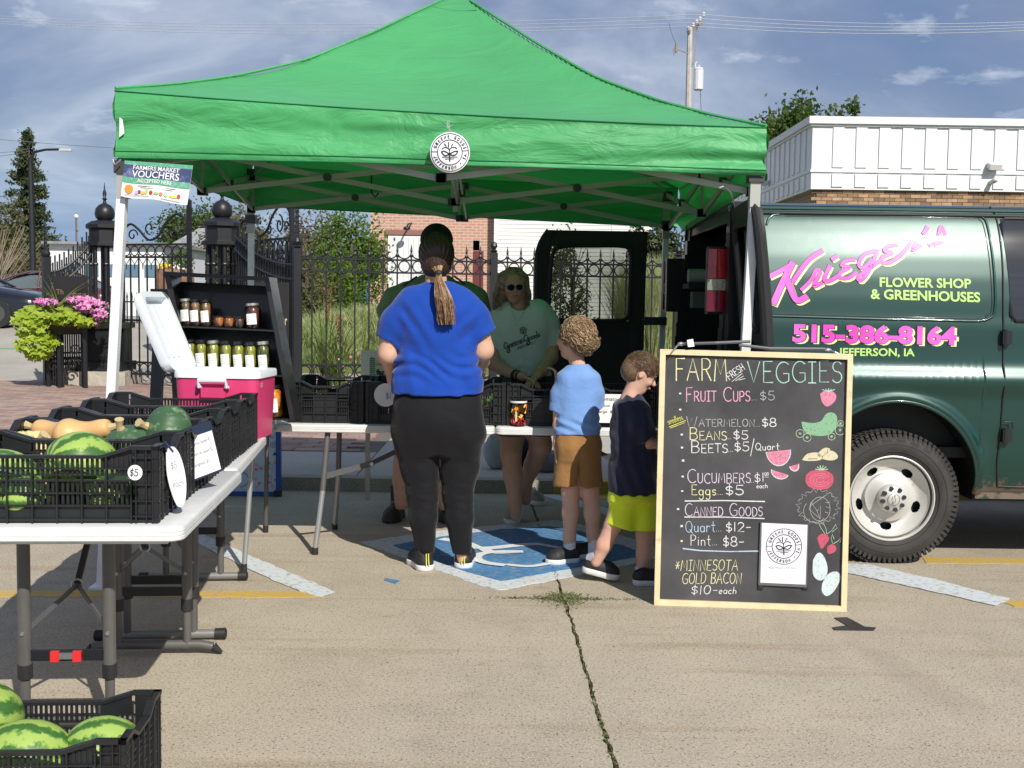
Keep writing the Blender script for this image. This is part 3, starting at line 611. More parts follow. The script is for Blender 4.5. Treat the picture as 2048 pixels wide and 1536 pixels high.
tree('round_tree','round green tree behind the small white house',(tpx(385,80),80,.45),az(385,404,80),2.6,LG1,9000,.15,clumps=60,low=.05)
tree('olive_tree','pale olive tree behind the right gate pillar',(tpx(472,58),58,.45),az(470,418,58),2.1,LG3,9000,.11,clumps=60,low=.02)
tree('garden_tree','brownish leaved tree left of the bright green one by the brick building',(tpx(628,30),30,.4),az(628,425,30),1.0,LG5,8000,.055,clumps=60,low=.02)
tree('garden_tree','bright green tree touching the corner of the brick building',(tpx(700,29),29,.4),az(700,415,29),.95,LG2,9000,.055,clumps=70,low=.02)
tree('garden_shrub','low green shrub filling the gap left of the brick building',(tpx(664,28),28,.5),az(664,500,28),.8,LG2,5000,.05,clumps=50,low=.0,cat='shrub')
tree('garden_shrub','yellow green shrub behind the fence at the gate end',(tpx(612,26.5),26.5,.5),az(612,492,26.5),.6,LG3,4000,.045,clumps=40,low=.0,cat='shrub')
tree('garden_shrub','dark green shrub seen through the open van door window',(tpx(1138,20),20,.3),az(1138,440,20),.42,LG1,3600,.032,trunk=.05,clumps=40,low=.1,cat='shrub')
tree('pale_shrub','small pale leaved shrub between the man and the woman',(tpx(968,17),17,.2),az(968,590,17),.26,LG3,1200,.03,trunk=.03,clumps=20,low=.1,cat='shrub')
tree('backyard_tree','loose green tree rising behind the white parapet building',(tpx(1590,42),42,.3),az(1585,188,42),2.1,LG1,7500,.10,trunk=.18,clumps=30,low=.45,tight=.15)
tree('backyard_tree','small sprig of tree showing above the white parapet',(tpx(1688,42),42,.3),az(1688,208,42),.7,LG1,1300,.10,trunk=.12,clumps=9,low=.8,tight=.25)
# tall feathery grasses right of the open door
def bladeclump(cx,cy,z0,n,h,spread,w=.012,droop=.5,sec=4):
 V = []; Fq = []
 a = RNG.uniform(0,2*PI,n); hh = h*RNG.uniform(.55,1.05,n); r0 = RNG.uniform(0,spread*.35,n); lean = RNG.uniform(.1,1,n)*droop*hh
 az_ = RNG.uniform(0,2*PI,n); k = 0
 bx = cx+np.cos(az_)*r0; by = cy+np.sin(az_)*r0
 perp = np.stack([-np.sin(a),np.cos(a)],1)
 rows = []
 for s in range(sec+1):
  t = s/sec; x = bx+np.cos(a)*lean*t**2; y = by+np.sin(a)*lean*t**2; z = z0+hh*(t-.25*t**3*droop); ww = w*(1-t*.92)
  rows.append(np.stack([x-perp[:,0]*ww,y-perp[:,1]*ww,z],1)); rows.append(np.stack([x+perp[:,0]*ww,y+perp[:,1]*ww,z],1))
 A = np.stack(rows,1); m_ = A.shape[1]; V = A.reshape(-1,3); base = (np.arange(n)*m_)[:,None]
 F_ = np.concatenate([base+np.array([[2*s,2*s+1,2*s+3,2*s+2]])for s in range(sec)],0)
 return V,F_
def merge(parts):
 Vs = []; Fs = []; k = 0
 for V,F_ in parts:Vs.append(V); Fs.append(F_+k); k += len(V)
 return np.concatenate(Vs),np.concatenate(Fs)
GR1 = leafm('grass_pale',(.35,.41,.17),(.5,.56,.22),((.48,.49,.28),2.2,.38,.6)); GR2 = leafm('grass_green',(.16,.25,.06),(.3,.44,.1),((.28,.33,.12),2,.4,.6))
for px,Y,lb in((1282,18,'tall feathery grass clump beside the open van door'),(1322,17.2,'tall feathery grass clump behind the rear tent leg by the van')):
 g = thing('ornamental_grass',lb,'grass clump',(tpx(px,Y),Y,.1)); V,F_ = bladeclump(tpx(px,Y),Y,.1,2600,2.3,.9,.010,.45); rawmesh('blades',V,F_,GR1,g,world=True)
tree('dark_pine','dark pine behind the feathery grasses right of the van door',(tpx(1310,24),24,.2),az(1310,430,24),.7,LG4,5000,.07,clumps=50,low=.02)
# garden mound with meadow grass
def mound(x,y):return.35+.75*max(0,1-((x+1.8)/3.6)**2)*max(0,1-((y-22.5)/5)**2)
MB().grid(lambda u,v:(-5.2+u*8.7,17.6+v*11,mound(-5.2+u*8.7,17.6+v*11)-(.3 if v in(0,1)else 0)),30,24).build('garden_bed',M('garden_soil',(.10,.12,.04),.95),kind='structure')
parts = []
for i in range(1500):
 x = random.uniform(-5.1,3.2); y = random.uniform(18.2,27.5); px = x/y*FPX+1024
 if px<240 or px>1310:continue
 parts.append(bladeclump(x,y,mound(x,y)-.05,34,random.uniform(.28,.62),.4,.009,.8,3))
V,F_ = merge(parts); rawmesh('meadow_grass',V,F_,GR1,kind='stuff',label='long pale green meadow grass in the garden behind the fence')
parts = []
for i in range(700):
 x = random.uniform(-5.1,3.2); y = random.uniform(17.9,24.0); px = x/y*FPX+1024
 if px<240 or px>1310:continue
 parts.append(bladeclump(x,y,mound(x,y)-.05,26,random.uniform(.22,.5),.45,.016,.9,2))
V,F_ = merge(parts); rawmesh('green_groundcover',V,F_,GR2,kind='stuff',label='leafy green groundcover between the meadow grass and the path')
MB().add([(-3.4,16.6,.24),(3.5,16.6,.24),(3.5,18.0,.32),(-3.4,18.0,.32)],[(0,1,2,3)]).build('garden_path',M('pinkish_concrete',(.36,.29,.25),.9,var=(3,.1)),kind='structure')
# pink flowers behind the fence foot
PINK = M('pink_petal',(.72,.22,.46),.6,transl=((.8,.3,.5),.3),two=((.85,.45,.62),18,.4,.6))
P = []; G = []
for i in range(1500):
 x = random.uniform(-4.2,1.6); y = random.uniform(14.9,16.2); z = .1+random.uniform(.05,.72)*(.6+.4*math.sin(x*5)); G.append((x,y,z*.9));
 if random.random()<.36:P.append((x,y,z+.04))
V,F_ = leafcloud(P,RNG.uniform(.014,.035,len(P)),asp=.9); rawmesh('pink_flowers',V,F_,PINK,kind='stuff',label='pink flowers massed along the foot of the iron fence')
V,F_ = leafcloud(G,RNG.uniform(.02,.05,len(G)),asp=.35); rawmesh('flower_leaves',V,F_,LG2,kind='stuff',label='green leaves under the pink flowers by the fence')
for px,Y,h_,lb in((655,15.6,1.7,'slender reddish grass plant behind the fence left of the red seed spike'),(678,15.2,1.35,'clump of arching yellow green leaves behind the fence')):
 g = thing('tall_plant',lb,'plant',(tpx(px,Y),Y,.1)); V,F_ = bladeclump(tpx(px,Y),Y,.1,110,h_,.25,.012,.75,5); rawmesh('blades',V,F_,GR2,g,world=True)
 P = np.stack([tpx(px,Y)+RNG.normal(0,.03,130),Y+RNG.normal(0,.03,130),RNG.uniform(h_*.66,h_*.95,130)],1); V,F_ = leafcloud(P,.018,up=3,asp=.4); rawmesh('seed_spike',V,F_,M('rust_seed',(.3,.12,.07),.8),g,world=True,kind='stuff')
 # ================================================================== IRON FENCE
def picket_mesh(h,w=.019,tip=True):
 mb = MB().box((0,0,h/2),(w,w,h))
 if tip:mb.lathe([(.016,h),(.019,h+.03),(.007,h+.055),(.016,h+.075),(.002,h+.16)],n=6)
 return mb.mesh('picket')
def ring_mesh(r,t=.0085,n=18,a0=0,a1=360):
 mb = MB(); mb.tube([(r*math.cos(R(a0+(a1-a0)*i/n)),0,r*math.sin(R(a0+(a1-a0)*i/n)))for i in range(n+1)],t,5,False); return mb.mesh('ring')
def place(me,name,parent,loc):
 o = bpy.data.objects.new(name,me); C.objects.link(o); o.parent = parent; o.location = loc; return o
FA = Vector((tpx(595,13.9),13.9)); fdir = (Vector((tpx(1330,14.8),14.8))-FA); fdir.normalize(); frz = math.atan2(fdir.y,fdir.x)
H = az(600,500,13.9)-.1; ZR = az(600,516,13.9)-.1; ZR2 = az(600,742,13.9)-.1
pk = picket_mesh(H-.06); rg = ring_mesh(.068); rg2 = ring_mesh(.068); scl = ring_mesh(.083,.0085,12,185,355)
for q in(pk,rg,rg2,scl):q.materials.append(BLACKM)
def fence(p0,rz,npan,label,step=2.4,ring=True,npk=14):
 t = thing('iron_fence',label,'fence',(p0[0],p0[1],.1),rz,'black iron fence sections')
 for i in range(npan+1):
  po = MB().box((0,0,(H+.02)/2),(.085,.085,H+.02)).lathe([(.03,H+.02),(.05,H+.04),(.02,H+.06),(.045,H+.1),(.035,H+.14),(.005,H+.155)],n=10).build('post',BLACKM,t); po.location = (i*step,0,0)
  if i==npan:break
  for z in(ZR,ZR-.155,ZR2+.075,ZR2-.085):MB().box((step/2,0,0),(step-.09,.03,.022)).build('rail',BLACKM,t).location = (i*step,0,z)
  d = step/npk
  for j in range(1,npk):place(pk,'picket',t,(i*step+j*d,0,0))
  for j in range(npk):
   x = i*step+(j+.5)*d
   place(rg,'ring',t,(x,0,ZR-.078)); place(rg2,'ring',t,(x,0,ZR2-.005)); place(scl,'scallop',t,(x,0,ZR+.10))
 return t
fence(FA,frz,3,'black iron picket fence with rings running behind the tables to the van')
# ---- gate pillars
def pillar(x,y,label,s=1.0,zb_=.098):
 t = thing('gate_pillar',label,'pillar',(x,y,zb_),0,'domed gate pillars')
 MB().box((0,0,.11),(.86,.86,.22)).build('stone_base',M('rough_stone',(.42,.39,.33),.9,var=(5,.15),bump=(14,.6,.03)),t)
 mb = MB().box((0,0,.29),(.70,.70,.14)).box((0,0,.62),(.58,.58,.52)).box((0,0,.92),(.68,.68,.09)).box((0,-.293,.62),(.36,.02,.36))
 mb.build('pedestal',BLACKM,t)
 mb = MB()
 for a in range(8):
  c_,s_ = math.cos(R(22.5+a*45)),math.sin(R(22.5+a*45))
  mb.cyl((c_*.21,s_*.21,.965),(c_*.21,s_*.21,2.12),.028,8); mb.ell((c_*.21,s_*.21,1.85),(.045,.045,.03),8,6); mb.ell((c_*.21,s_*.21,1.1),(.045,.045,.04),8,6)
 mb.cyl((0,0,.965),(0,0,2.12),.07,8); mb.build('shaft',BLACKM,t)
 MB().lathe([(.22,2.1),(.31,2.13),(.31,2.18),(.25,2.2),(.25,2.38),(.30,2.40),(.30,2.45),(.22,2.5),(.1,2.53)],n=8).build('capital',BLACKM,t)
 MB().lathe([(.08,2.51),(.135,2.56),(.15,2.62),(.135,2.70),(.09,2.755),(.03,2.785),(.02,2.83),(.04,2.85),(.018,2.87),(.03,2.93),(.012,3.0),(.003,3.1)],n=20).build('dome',BLACKM,t,smooth=60)
 return t
pA = (tpx(211,17.8),17.8); pB = (tpx(445,16.9),16.9)
pillar(*pA,'black domed gate pillar on stone base behind the flower planter')
pillar(*pB,'black domed gate pillar between the gate leaves behind the jar shelf')
def spiral(cx,cz,r0,turns,a0,sgn=1,n=26):
 return[(cx+r0*(1-.8*i/n)*math.cos(R(a0)+sgn*2*PI*turns*i/n),0,cz+r0*(1-.8*i/n)*math.sin(R(a0)+sgn*2*PI*turns*i/n))for i in range(n+1)]
def gate(p0,p1,label,flip=False):
 """leaf from the low end p0 to the tall stile at p1"""
 v = Vector((p1[0]-p0[0],p1[1]-p0[1])); w_ = v.length; t = thing('gate_leaf',label,'gate',(p0[0],p0[1],.12),math.atan2(v.y,v.x),'open iron gate leaves')
 for x,hh in((0,2.15),(w_,2.78)):MB().box((x,0,hh/2),(.06,.05,hh)).build('stile',BLACKM,t)
 for z in(.16,.34,.98,1.94,2.13):MB().box((w_/2,0,z),(w_-.062,.035,.03)).build('rail',BLACKM,t)
 n = max(4,int(w_/.15)); d = w_/n
 pm = MB().box((0,0,1.0),(.018,.018,1.88)).mesh('picket'); pm.materials.append(BLACKM)
 rm = ring_mesh(min(.075,d*.45),.009); rm.materials.append(BLACKM)
 for i in range(1,n):place(pm,'picket',t,(i*d,0,.05))
 for i in range(n):place(rm,'ring',t,((i+.5)*d,0,2.035)); place(rm,'ring',t,((i+.5)*d,0,.25))
 for i in range(n):
  mb = MB(); mb.tube([(i*d+.01,0,1.92),(i*d+d*.45,0,1.84),(i*d+d*.5,0,1.75)],.007,4,False).tube([((i+1)*d-.01,0,1.92),(i*d+d*.55,0,1.84),(i*d+d*.5,0,1.75)],.007,4,False); mb.build('bracket',BLACKM,t)
 S1 = [(w_*.02,2.15),(w_*.0,2.30),(w_*.12,2.44),(w_*.25,2.36),(w_*.4,2.2),(w_*.55,2.26),(w_*.66,2.45),(w_*.82,2.58),(w_*.95,2.48),(w_*.97,2.3)]
 MB().tube([(x,0,z)for x,z in smoothpts(S1,5)],.018,6).build('scroll',BLACKM,t)
 for cx,cz,r_,tn,a0,sg in((.16,2.27,.10,1.1,0,1),(.78,2.32,.13,1.3,90,-1),(.60,2.28,.08,1.1,180,1),(.42,2.38,.10,.9,-90,-1),(.9,2.28,.08,1.1,0,1)):
  MB().tube(spiral(cx*w_,cz,r_,tn,a0,sg),.012,5).build('scroll',BLACKM,t)
 return t
gate((tpx(245,17.7),17.7),(tpx(379,17.2),17.2),'iron gate leaf with scroll crest left of the jar shelf')
gate((tpx(478,16.6),16.6),(tpx(584,15.0),15.0),'iron gate leaf with scroll crest behind the rear tent leg')
# stepped fence between the corner post and the left pillar
def ramp_fence(p0,p1,h0,h1,label,n=10,curve=True):
 v = Vector((p1[0]-p0[0],p1[1]-p0[1])); w_ = v.length; t = thing('ramped_fence',label,'fence',(p0[0],p0[1],.1),math.atan2(v.y,v.x),'black iron fence sections')
 MB().box((0,0,h0*.53),(.10,.10,h0*1.06)).ell((0,0,h0*1.06+.05),(.07,.07,.07),10,8).build('post',BLACKM,t)
 f = lambda u:h0+(h1-h0)*(u**2 if curve else u)
 for i in range(1,n*2):
  u = i/(n*2); hh = f(u)+(.12 if i%2==0 else.02)
  MB().box((u*w_,0,hh/2),(.02,.02,hh)).lathe([(.02,hh),(.026,hh+.04),(.004,hh+.14)],n=6).build('picket',BLACKM,t)
 for dz in(-.02,-.2):MB().tube([(w_*i/12,0,f(i/12)+dz-.1)for i in range(13)],.018,6).build('rail',BLACKM,t)
 for z in(.25,.5):MB().box((w_/2,0,z),(w_,.03,.025)).build('rail',BLACKM,t)
 for i in range(n):
  u = (i+.5)/n; r_ = min(.06,w_/n*.42); place(ring_m,'ring',t,(u*w_,0,f(u)-.21)); place(ring_m,'ring',t,(u*w_,0,.375))
 return t
ring_m = ring_mesh(.06,.01); ring_m.materials.append(BLACKM)
ramp_fence((tpx(92,17.2),17.2),(tpx(183,17.6),17.6),1.82,2.3,'iron fence section rising from the corner post to the left gate pillar')
ramp_fence((tpx(594,14.2),14.2),(tpx(470,16.2),16.2),1.9,2.35,'iron fence section rising to the pillar behind the jar shelf',12)
far = thing('back_fence','low black picket fence far behind the gate','fence',(tpx(430,33),33,.4))
mb = MB().box((0,0,.52),(.03,.03,1.04)).lathe([(.03,1.04),(.004,1.2)],n=5).mesh('picket'); mb.materials.append(BLACKM)
for i in range(70):place(mb,'picket',far,((i-44)*.14,0,0))
MB().b2((-6.2,-.02,.9),(3.7,.02,.94)).b2((-6.2,-.02,.2),(3.7,.02,.24)).build('rail',BLACKM,far)
# signs on the fence
def signboard(label,px0,px1,py0,py1,Y,texts,col=(.018,.017,.018)):
 a = at(px0,py1,Y); b = at(px1,py0,Y); t = thing('black_sign',label,'sign',((a.x+b.x)/2,Y,.1))
 MB().b2((a.x,Y-.03,a.z),(b.x,Y,b.z)).build('board',M('sign_black',col,.45),t,world=True)
 MB().b2((a.x+.02,Y-.001,.1),(a.x+.07,Y+.04,a.z)).b2((b.x-.07,Y-.001,.1),(b.x-.02,Y+.04,a.z)).build('leg',BLACKM,t,world=True)
 mb = MB()
 for txt,sx,sy,sz,fit in texts:
  addtext(mb,txt,sz,lambda u,v,q=at(sx,sy,Y):(q.x+u,Y-.033,q.z+v),bold=.002,fit=fit)
 mb.build('lettering',M('sign_cream' if col[0]>0 and px0>300 else 'sign_gold',(.55,.45,.3)if px0>300 else(.16,.12,.05),.6),t,world=True)
signboard('black sign with cream lettering ending in enter beside the jar shelf',512,578,565,756,13.0,[('enter',548,650,.16,.155)])
signboard('black sign behind the flower planter with faded gold lettering',110,174,553,600,16.8,[('Th',114,588,.10,None),('eferson',146,592,.09,.2)])
# ---- street furniture, wires
Yl = 40.0; sl = thing('street_lamp','tall black street lamp with a curved arm in front of the spruce','street lamp',(tpx(66,Yl),Yl,.45))
lz = lambda y:az(66,y,Yl); xl = tpx(66,Yl)
MB().tube([(xl,Yl,.4),(xl,Yl,lz(470)),(xl-.03,Yl,lz(340)),(xl-.02,Yl,lz(318)),(xl+.12,Yl,lz(304)),(xl+.5,Yl,lz(299)),(xl+1.0,Yl,lz(298))],.1,8,True,[.12,.11,.08,.07,.05,.04,.04]).build('pole',BLACKM,sl,world=True,smooth=40)
MB().box((xl+1.2,Yl,lz(299)),(.42,.16,.07)).build('lamp_head',M('grey_cast',(.5,.5,.5),.5),sl,world=True)
Yp = 62; up = thing('far_lamp','thin distant post with a small white lamp left of the pillar','street lamp',(tpx(154,Yp),Yp,.45))
MB().cyl((tpx(154,Yp),Yp,.4),(tpx(154,Yp),Yp,az(154,437,Yp)),.05,6).build('pole',M('rusty_post',(.2,.13,.1),.8),up,world=True)
MB().ell((tpx(154,Yp),Yp,az(154,433,Yp)),(.12,.12,.12),8,6).build('lamp_head',WHITEP,up,world=True)
Yu = 45.0; ut = thing('utility_pole','grey wooden utility pole with crossarm and transformer above the tent','utility pole',(tpx(1377,Yu),Yu,.3))
q = lambda x,y:at(x,y,Yu)
WOOD = M('grey_pole_wood',(.45,.42,.38),.85,var=(5,.15))
MB().tube([(q(1377,600).x,Yu,.3),q(1377,205),q(1380,55)],.13,8,True,[.15,.12,.10]).build('pole',WOOD,ut,world=True)
MB().bar(q(1375,66)+Vector((0,-.16,0)),q(1411,36)+Vector((0,.9,0)),.11,.12).bar(q(1383,130)+Vector((.05,-.15,0)),q(1398,52)+Vector((0,.5,0)),.05).build('crossarm',M('dark_arm',(.25,.22,.2),.8),ut,world=True)
for(x,y)in((1378,60),(1388,52),(1395,46),(1402,40),(1409,31)):MB().lathe([(.03,0),(.07,.05),(.04,.1),(.07,.14),(.03,.2)],tuple(q(x,y)+Vector((0,.2,-.02))),8).build('insulator',M('porcelain',(.6,.6,.6),.3),ut,world=True)
tp_ = q(1397,158); MB().lathe([(.17,-.42),(.19,-.40),(.19,.34),(.2,.36),(.15,.42)],tuple(tp_),14).tube([q(1392,140),q(1390,128),q(1394,124)],.03,6).tube([q(1398,140),q(1398,130)],.03,6).build('transformer',M('transformer_grey',(.6,.62,.63),.45),ut,world=True)
MB().bar(q(1376,108)+Vector((0,-.1,0)),q(1352,98),.04).cyl(q(1352,104),q(1353,88),.06).tube([q(1352,104),q(1348,110),q(1346,98),q(1352,96)],.02,5).build('cutout',M('dark_arm',(0,0,0)),ut,world=True)
WIRE = M('pale_wire',(.55,.57,.6),.5); WIRED = M('dark_wire',(.16,.17,.2),.6)
def wire(a,b,sag,r,label,mat=WIRE,grp='overhead wires'):
 a = Vector(a); b = Vector(b); n = 40
 MB().tube([a.lerp(b,i/n)+Vector((0,0,-sag*4*(i/n)*(1-i/n)))for i in range(n+1)],r,4,False).build('overhead_wire',mat,label=label,cat='wire',group=grp)
for i,(y0_,y1_,ty)in enumerate(((30,36,29),(38,42,37),(45,47,45),(50,53,52))):
 wire(q(1404-i*7,ty),at(2140,y1_+3,45),.25,.011,['topmost','second','third','lowest'][i]+' of the four pale wires right of the utility pole')
 wire(q(1404-i*7,ty),at(-60,(28,33,38,43)[i],75),.5,.012,['topmost','second','third','lowest'][i]+' of the four wires running left of the utility pole over the tent')
wire(q(1399,140),q(1404,260),.02,.014,'dark service wire hanging from the transformer',WIRED); wire(q(1338,46),q(1353,88),.1,.012,'short dark wire left of the utility pole',WIRED)
for y0_,y1_,n_ in((277,299,'upper'),(306,297,'middle'),(313,302,'lower')):wire(at(-20,y0_,55),at(300 if n_=='upper' else 60,y1_,55),.05,.012,n_+' of the thin dark wires beside the spruce',WIRED,'thin wires by the spruce')
# ---- parked cars
def car(name,label,loc,rz,paint,s=1.0):
 t = thing(name,label,'car',loc,rz,'parked cars beyond the pavement'); L_ = 4.7
 prof = [(-2.35,.32,.62,.55),(-2.2,.22,.78,.80),(-1.6,.2,.90,.90),(-.95,.2,.98,.92),(0,.2,.99,.92),(1.0,.2,.97,.92),(1.6,.2,1.0,.9),(2.15,.25,.98,.82),(2.35,.35,.85,.6)]
 prof = smoothpts(prof,5)
 def sec(p,n=14):
  x,z0,z1,hw = p; out = []
  for j in range(n+1):
   a = PI*j/n; cy = -math.cos(a); out.append((x,hw*(abs(cy)**.35)*(1 if cy>0 else-1),z0+(z1-z0)*(math.sin(a)**.45)))
  return out
 mb = MB(); n = 14
 V = [q_ for p in prof for q_ in sec(p,n)]; k = n+1
 F_ = [(i*k+j,i*k+j+1,(i+1)*k+j+1,(i+1)*k+j)for i in range(len(prof)-1)for j in range(n)]
 F_.append(tuple(range(k))); F_.append(tuple(range(len(V)-1,len(V)-1-k,-1))); mb.add(V,F_); mb.build('body',paint,t,smooth=50)
 gl = smoothpts([(-1.05,.9,.97,.78),(-.4,.92,1.30,.68),(.1,.92,1.42,.63),(.8,.92,1.42,.63),(1.35,.92,1.25,.68),(1.95,.92,.99,.74)],4)
 mb = MB(); V = [q_ for p in gl for q_ in sec(p,n)]; F_ = [(i*k+j,i*k+j+1,(i+1)*k+j+1,(i+1)*k+j)for i in range(len(gl)-1)for j in range(n)]; mb.add(V,F_); mb.build('window_glass',M('car_glass',(.10,.13,.14),.08,spec=.8),t,smooth=50)
 mb = MB()
 mb.tube([(x,0,z)for x,z in((0,0),(0,0))],.01,3)if False else None
 rf = [p for p in gl if p[2]>1.22]; V = []
 for p in rf:
  for j in range(9):
   c_ = -1+j/4; V.append((p[0],p[3]*c_*.97,p[2]+.012-.05*c_**4))
 mb.add(V,[(i*9+j,i*9+j+1,(i+1)*9+j+1,(i+1)*9+j)for i in range(len(rf)-1)for j in range(8)])
 for sy in(-1,1):
  mb.tube([(-1.15,sy*.80,.95),(-.4,sy*.69,1.30),(.1,sy*.64,1.43),(.9,sy*.64,1.42),(1.4,sy*.69,1.24),(2.0,sy*.76,.98)],.035,6); mb.tube([(.35,sy*.84,.95),(.35,sy*.66,1.42)],.03,6)
 mb.build('roof',paint,t,smooth=50)
 for sy in(-1,1):
  MB().tube([(-1.12,sy*.84,.97),(-.4,sy*.72,1.32),(.1,sy*.67,1.44),(.9,sy*.67,1.43),(1.45,sy*.72,1.24),(1.75,sy*.83,1.0),(-1.12,sy*.86,.975)],.012,5).build('chrome_trim',M('chrome',(.7,.7,.7),.15,metal=1),t)
  MB().ell((-.75,sy*1.0,1.0),(.09,.11,.07),10,8).build('mirror',paint,t,smooth=True)
  for x in(-1.45,1.4):
   w_ = MB().cyl((x,sy*.74,.32),(x,sy*.93,.32),.33,20).build('wheel',DARKP,t,smooth=40); MB().cyl((x,sy*.935,.32),(x,sy*.94,.32),.2,14).build('rim',M('alloy',(.12,.12,.12),.4,metal=.6),w_)
 MB().box((-2.28,0,.6),(.06,1.3,.1)).build('headlight',M('lamp_glass',(.5,.5,.5),.1),t)
 return t
car('parked_car','black sedan at the left edge behind the flower planter',(tpx(-95,27.5),27.5,.712),PI,M('black_car_paint',(.006,.007,.012),.2,coat=1))
car('parked_car','maroon sedan parked beyond the black one',(tpx(75,33.5),33.5,.712),0,M('maroon_car_paint',(.10,.016,.03),.25,coat=1))
# ---- hanging basket planter
Yq = 17.0; xq = tpx(128,Yq); pl = thing('flower_planter','black stand planter overflowing with lime vine and pink petunias','planter',(xq,Yq,.098))
zq = lambda y:az(128,y,Yq)
MB().lathe([(.26,zq(668)),(.40,zq(645)),(.46,zq(628)),(.47,zq(620)),(.44,zq(620))],(xq,Yq,0),20).build('bowl',M('planter_black',(.02,.018,.018),.6),pl,world=True)
for dx in(-.26,0.0,.26):
 MB().bar((xq+dx,Yq-.12+abs(dx)*.6,.098),(xq+dx,Yq-.12+abs(dx)*.6,zq(652)),.05).build('leg',BLACKM,pl,world=True)
for dx,zc_ in((-.13,.42),(.16,.45),(-.13,.62),(.18,.66)):MB().tube([(a+xq+dx,Yq-.1,c_+zc_)for a,_,c_ in spiral(0,0,.09,1.3,0)],.012,5).build('scroll',BLACKM,pl,world=True)
VINE = M('lime_leaf',(.36,.46,.035),.55,transl=((.6,.75,.05),.35),two=((.24,.34,.03),9,.4,.6))
def vineleaf():
 pts = []
 for i in range(10):
  a = PI/2+2*PI*i/10; r_ = 1.0 if i%2==0 else.55
  if i==0:r_ = .35
  if i in(5,):r_ = .6
  pts.append((r_*math.cos(a),r_*math.sin(a),-.12*r_))
 return[(0,0,.05)]+pts,[(0,1+i,1+(i+1)%10)for i in range(10)]
lv,lf = vineleaf(); LV = np.array(lv)
def scatter(P,sizes,face,jitter=.5):
 Vs = []; Fs = []; k = 0; FF = np.array(lf)
 for p,s_ in zip(P,sizes):
  n_ = Vector(face(p))+Vector(RNG.normal(0,jitter,3)); n_.normalize(); q_ = n_.to_track_quat('Z','Y').to_matrix()@Matrix.Rotation(random.uniform(-.7,.7),3,'Z')
  Vs.append(LV@np.array(q_).T*s_+np.array(p)); Fs.append(FF+k); k += len(LV)
 return np.concatenate(Vs),np.concatenate(Fs)
P = []
def zone(cx,cy,rx,ry,n,yd=.3):
 for i in range(n):
  a = random.uniform(0,2*PI); r_ = math.sqrt(random.random()); x = cx+rx*r_*math.cos(a); y = cy+ry*r_*math.sin(a); d = Yq-yd*math.sqrt(max(0,1-r_*r_))-random.uniform(0,.1)
  P.append(tuple(at(x,y,d)))
zone(110,632,62,20,150,.45); zone(70,645,42,34,130,.4); zone(76,685,44,26,130,.35); zone(78,705,26,14,45,.3); zone(165,640,26,12,45,.4)
V,F_ = scatter(P,RNG.uniform(.04,.085,len(P)),lambda p:(0.25,-1,.8)); rawmesh('vine',V,F_,VINE,pl,world=True,kind='stuff')
P = []
zone(180,612,36,16,95,.45); zone(155,598,26,8,34,.4); zone(95,603,30,7,34,.4); zone(200,628,17,14,48,.4); zone(192,648,6,5,5,.4)
V,F_ = scatter(P,RNG.uniform(.03,.05,len(P)),lambda p:(0.3,-1,.7),.35); rawmesh('petunias',V,F_,M('petunia_pink',(.62,.13,.42),.6,transl=((.8,.3,.6),.3),two=((.80,.42,.66),14,.42,.58)),pl,world=True,kind='stuff')
P2 = [tuple(Vector(p)+Vector((.0,-.03,.012)))for p in P]; V,F_ = leafcloud(P2,.008,asp=1); rawmesh('petunia_throats',V,F_,M('petunia_dark',(.12,.01,.08),.6),pl,world=True,kind='stuff')
G = [tuple(Vector(p)+Vector((0,.08,-.03)))for p in P for _ in range(3)]; G = [tuple(np.array(g)+RNG.normal(0,.04,3))for g in G]; V,F_ = leafcloud(G,.03); rawmesh('petunia_leaves',V,F_,LG2,pl,world=True)
mb = MB()
for i in range(16):
 a = R(-62+124*i/15+random.uniform(-5,5)); l = random.uniform(.5,.78); c_ = at(132,612,Yq)
 pts = [(c_.x,c_.z),(c_.x+math.sin(a)*l*.5,c_.z+math.cos(a)*l*.55),(c_.x+math.sin(a)*l*1.05,c_.z+math.cos(a)*l*.95)]
 yy = Yq-.2+random.uniform(-.15,.15); pp = smoothpts(pts,4)
 vs = []
 for j,(x,z)in enumerate(pp):
  w_ = .014*(1-j/(len(pp)-1))+.001; vs += [(x-w_,yy,z),(x+w_,yy-.01,z)]
 mb.add(vs,[(2*j,2*j+1,2*j+3,2*j+2)for j in range(len(pp)-1)])
mb.build('spike_leaves',M('spike_leaf',(.20,.23,.08),.6,transl=((.3,.35,.1),.3)),pl,world=True)
# bricks and clay pots under the planter
TERR = M('terracotta',(.45,.22,.15),.85,var=(9,.15))
for(x,y),rot,lb in(((114,745),(10,20,10),'clay block lying under the planter stand'),((152,748),(8,34,-12),'grey brown block leaning beside the planter leg')):
 g0 = gnd(x,760,.1); o = MB().box((0,0,0),(.30,.2,.15)).build('clay_block',TERR if x<130 else M('block_brown',(.33,.24,.2),.9),label=lb,cat='brick'); o.location = (g0.x,g0.y,.24); o.rotation_euler = [R(a)for a in rot]
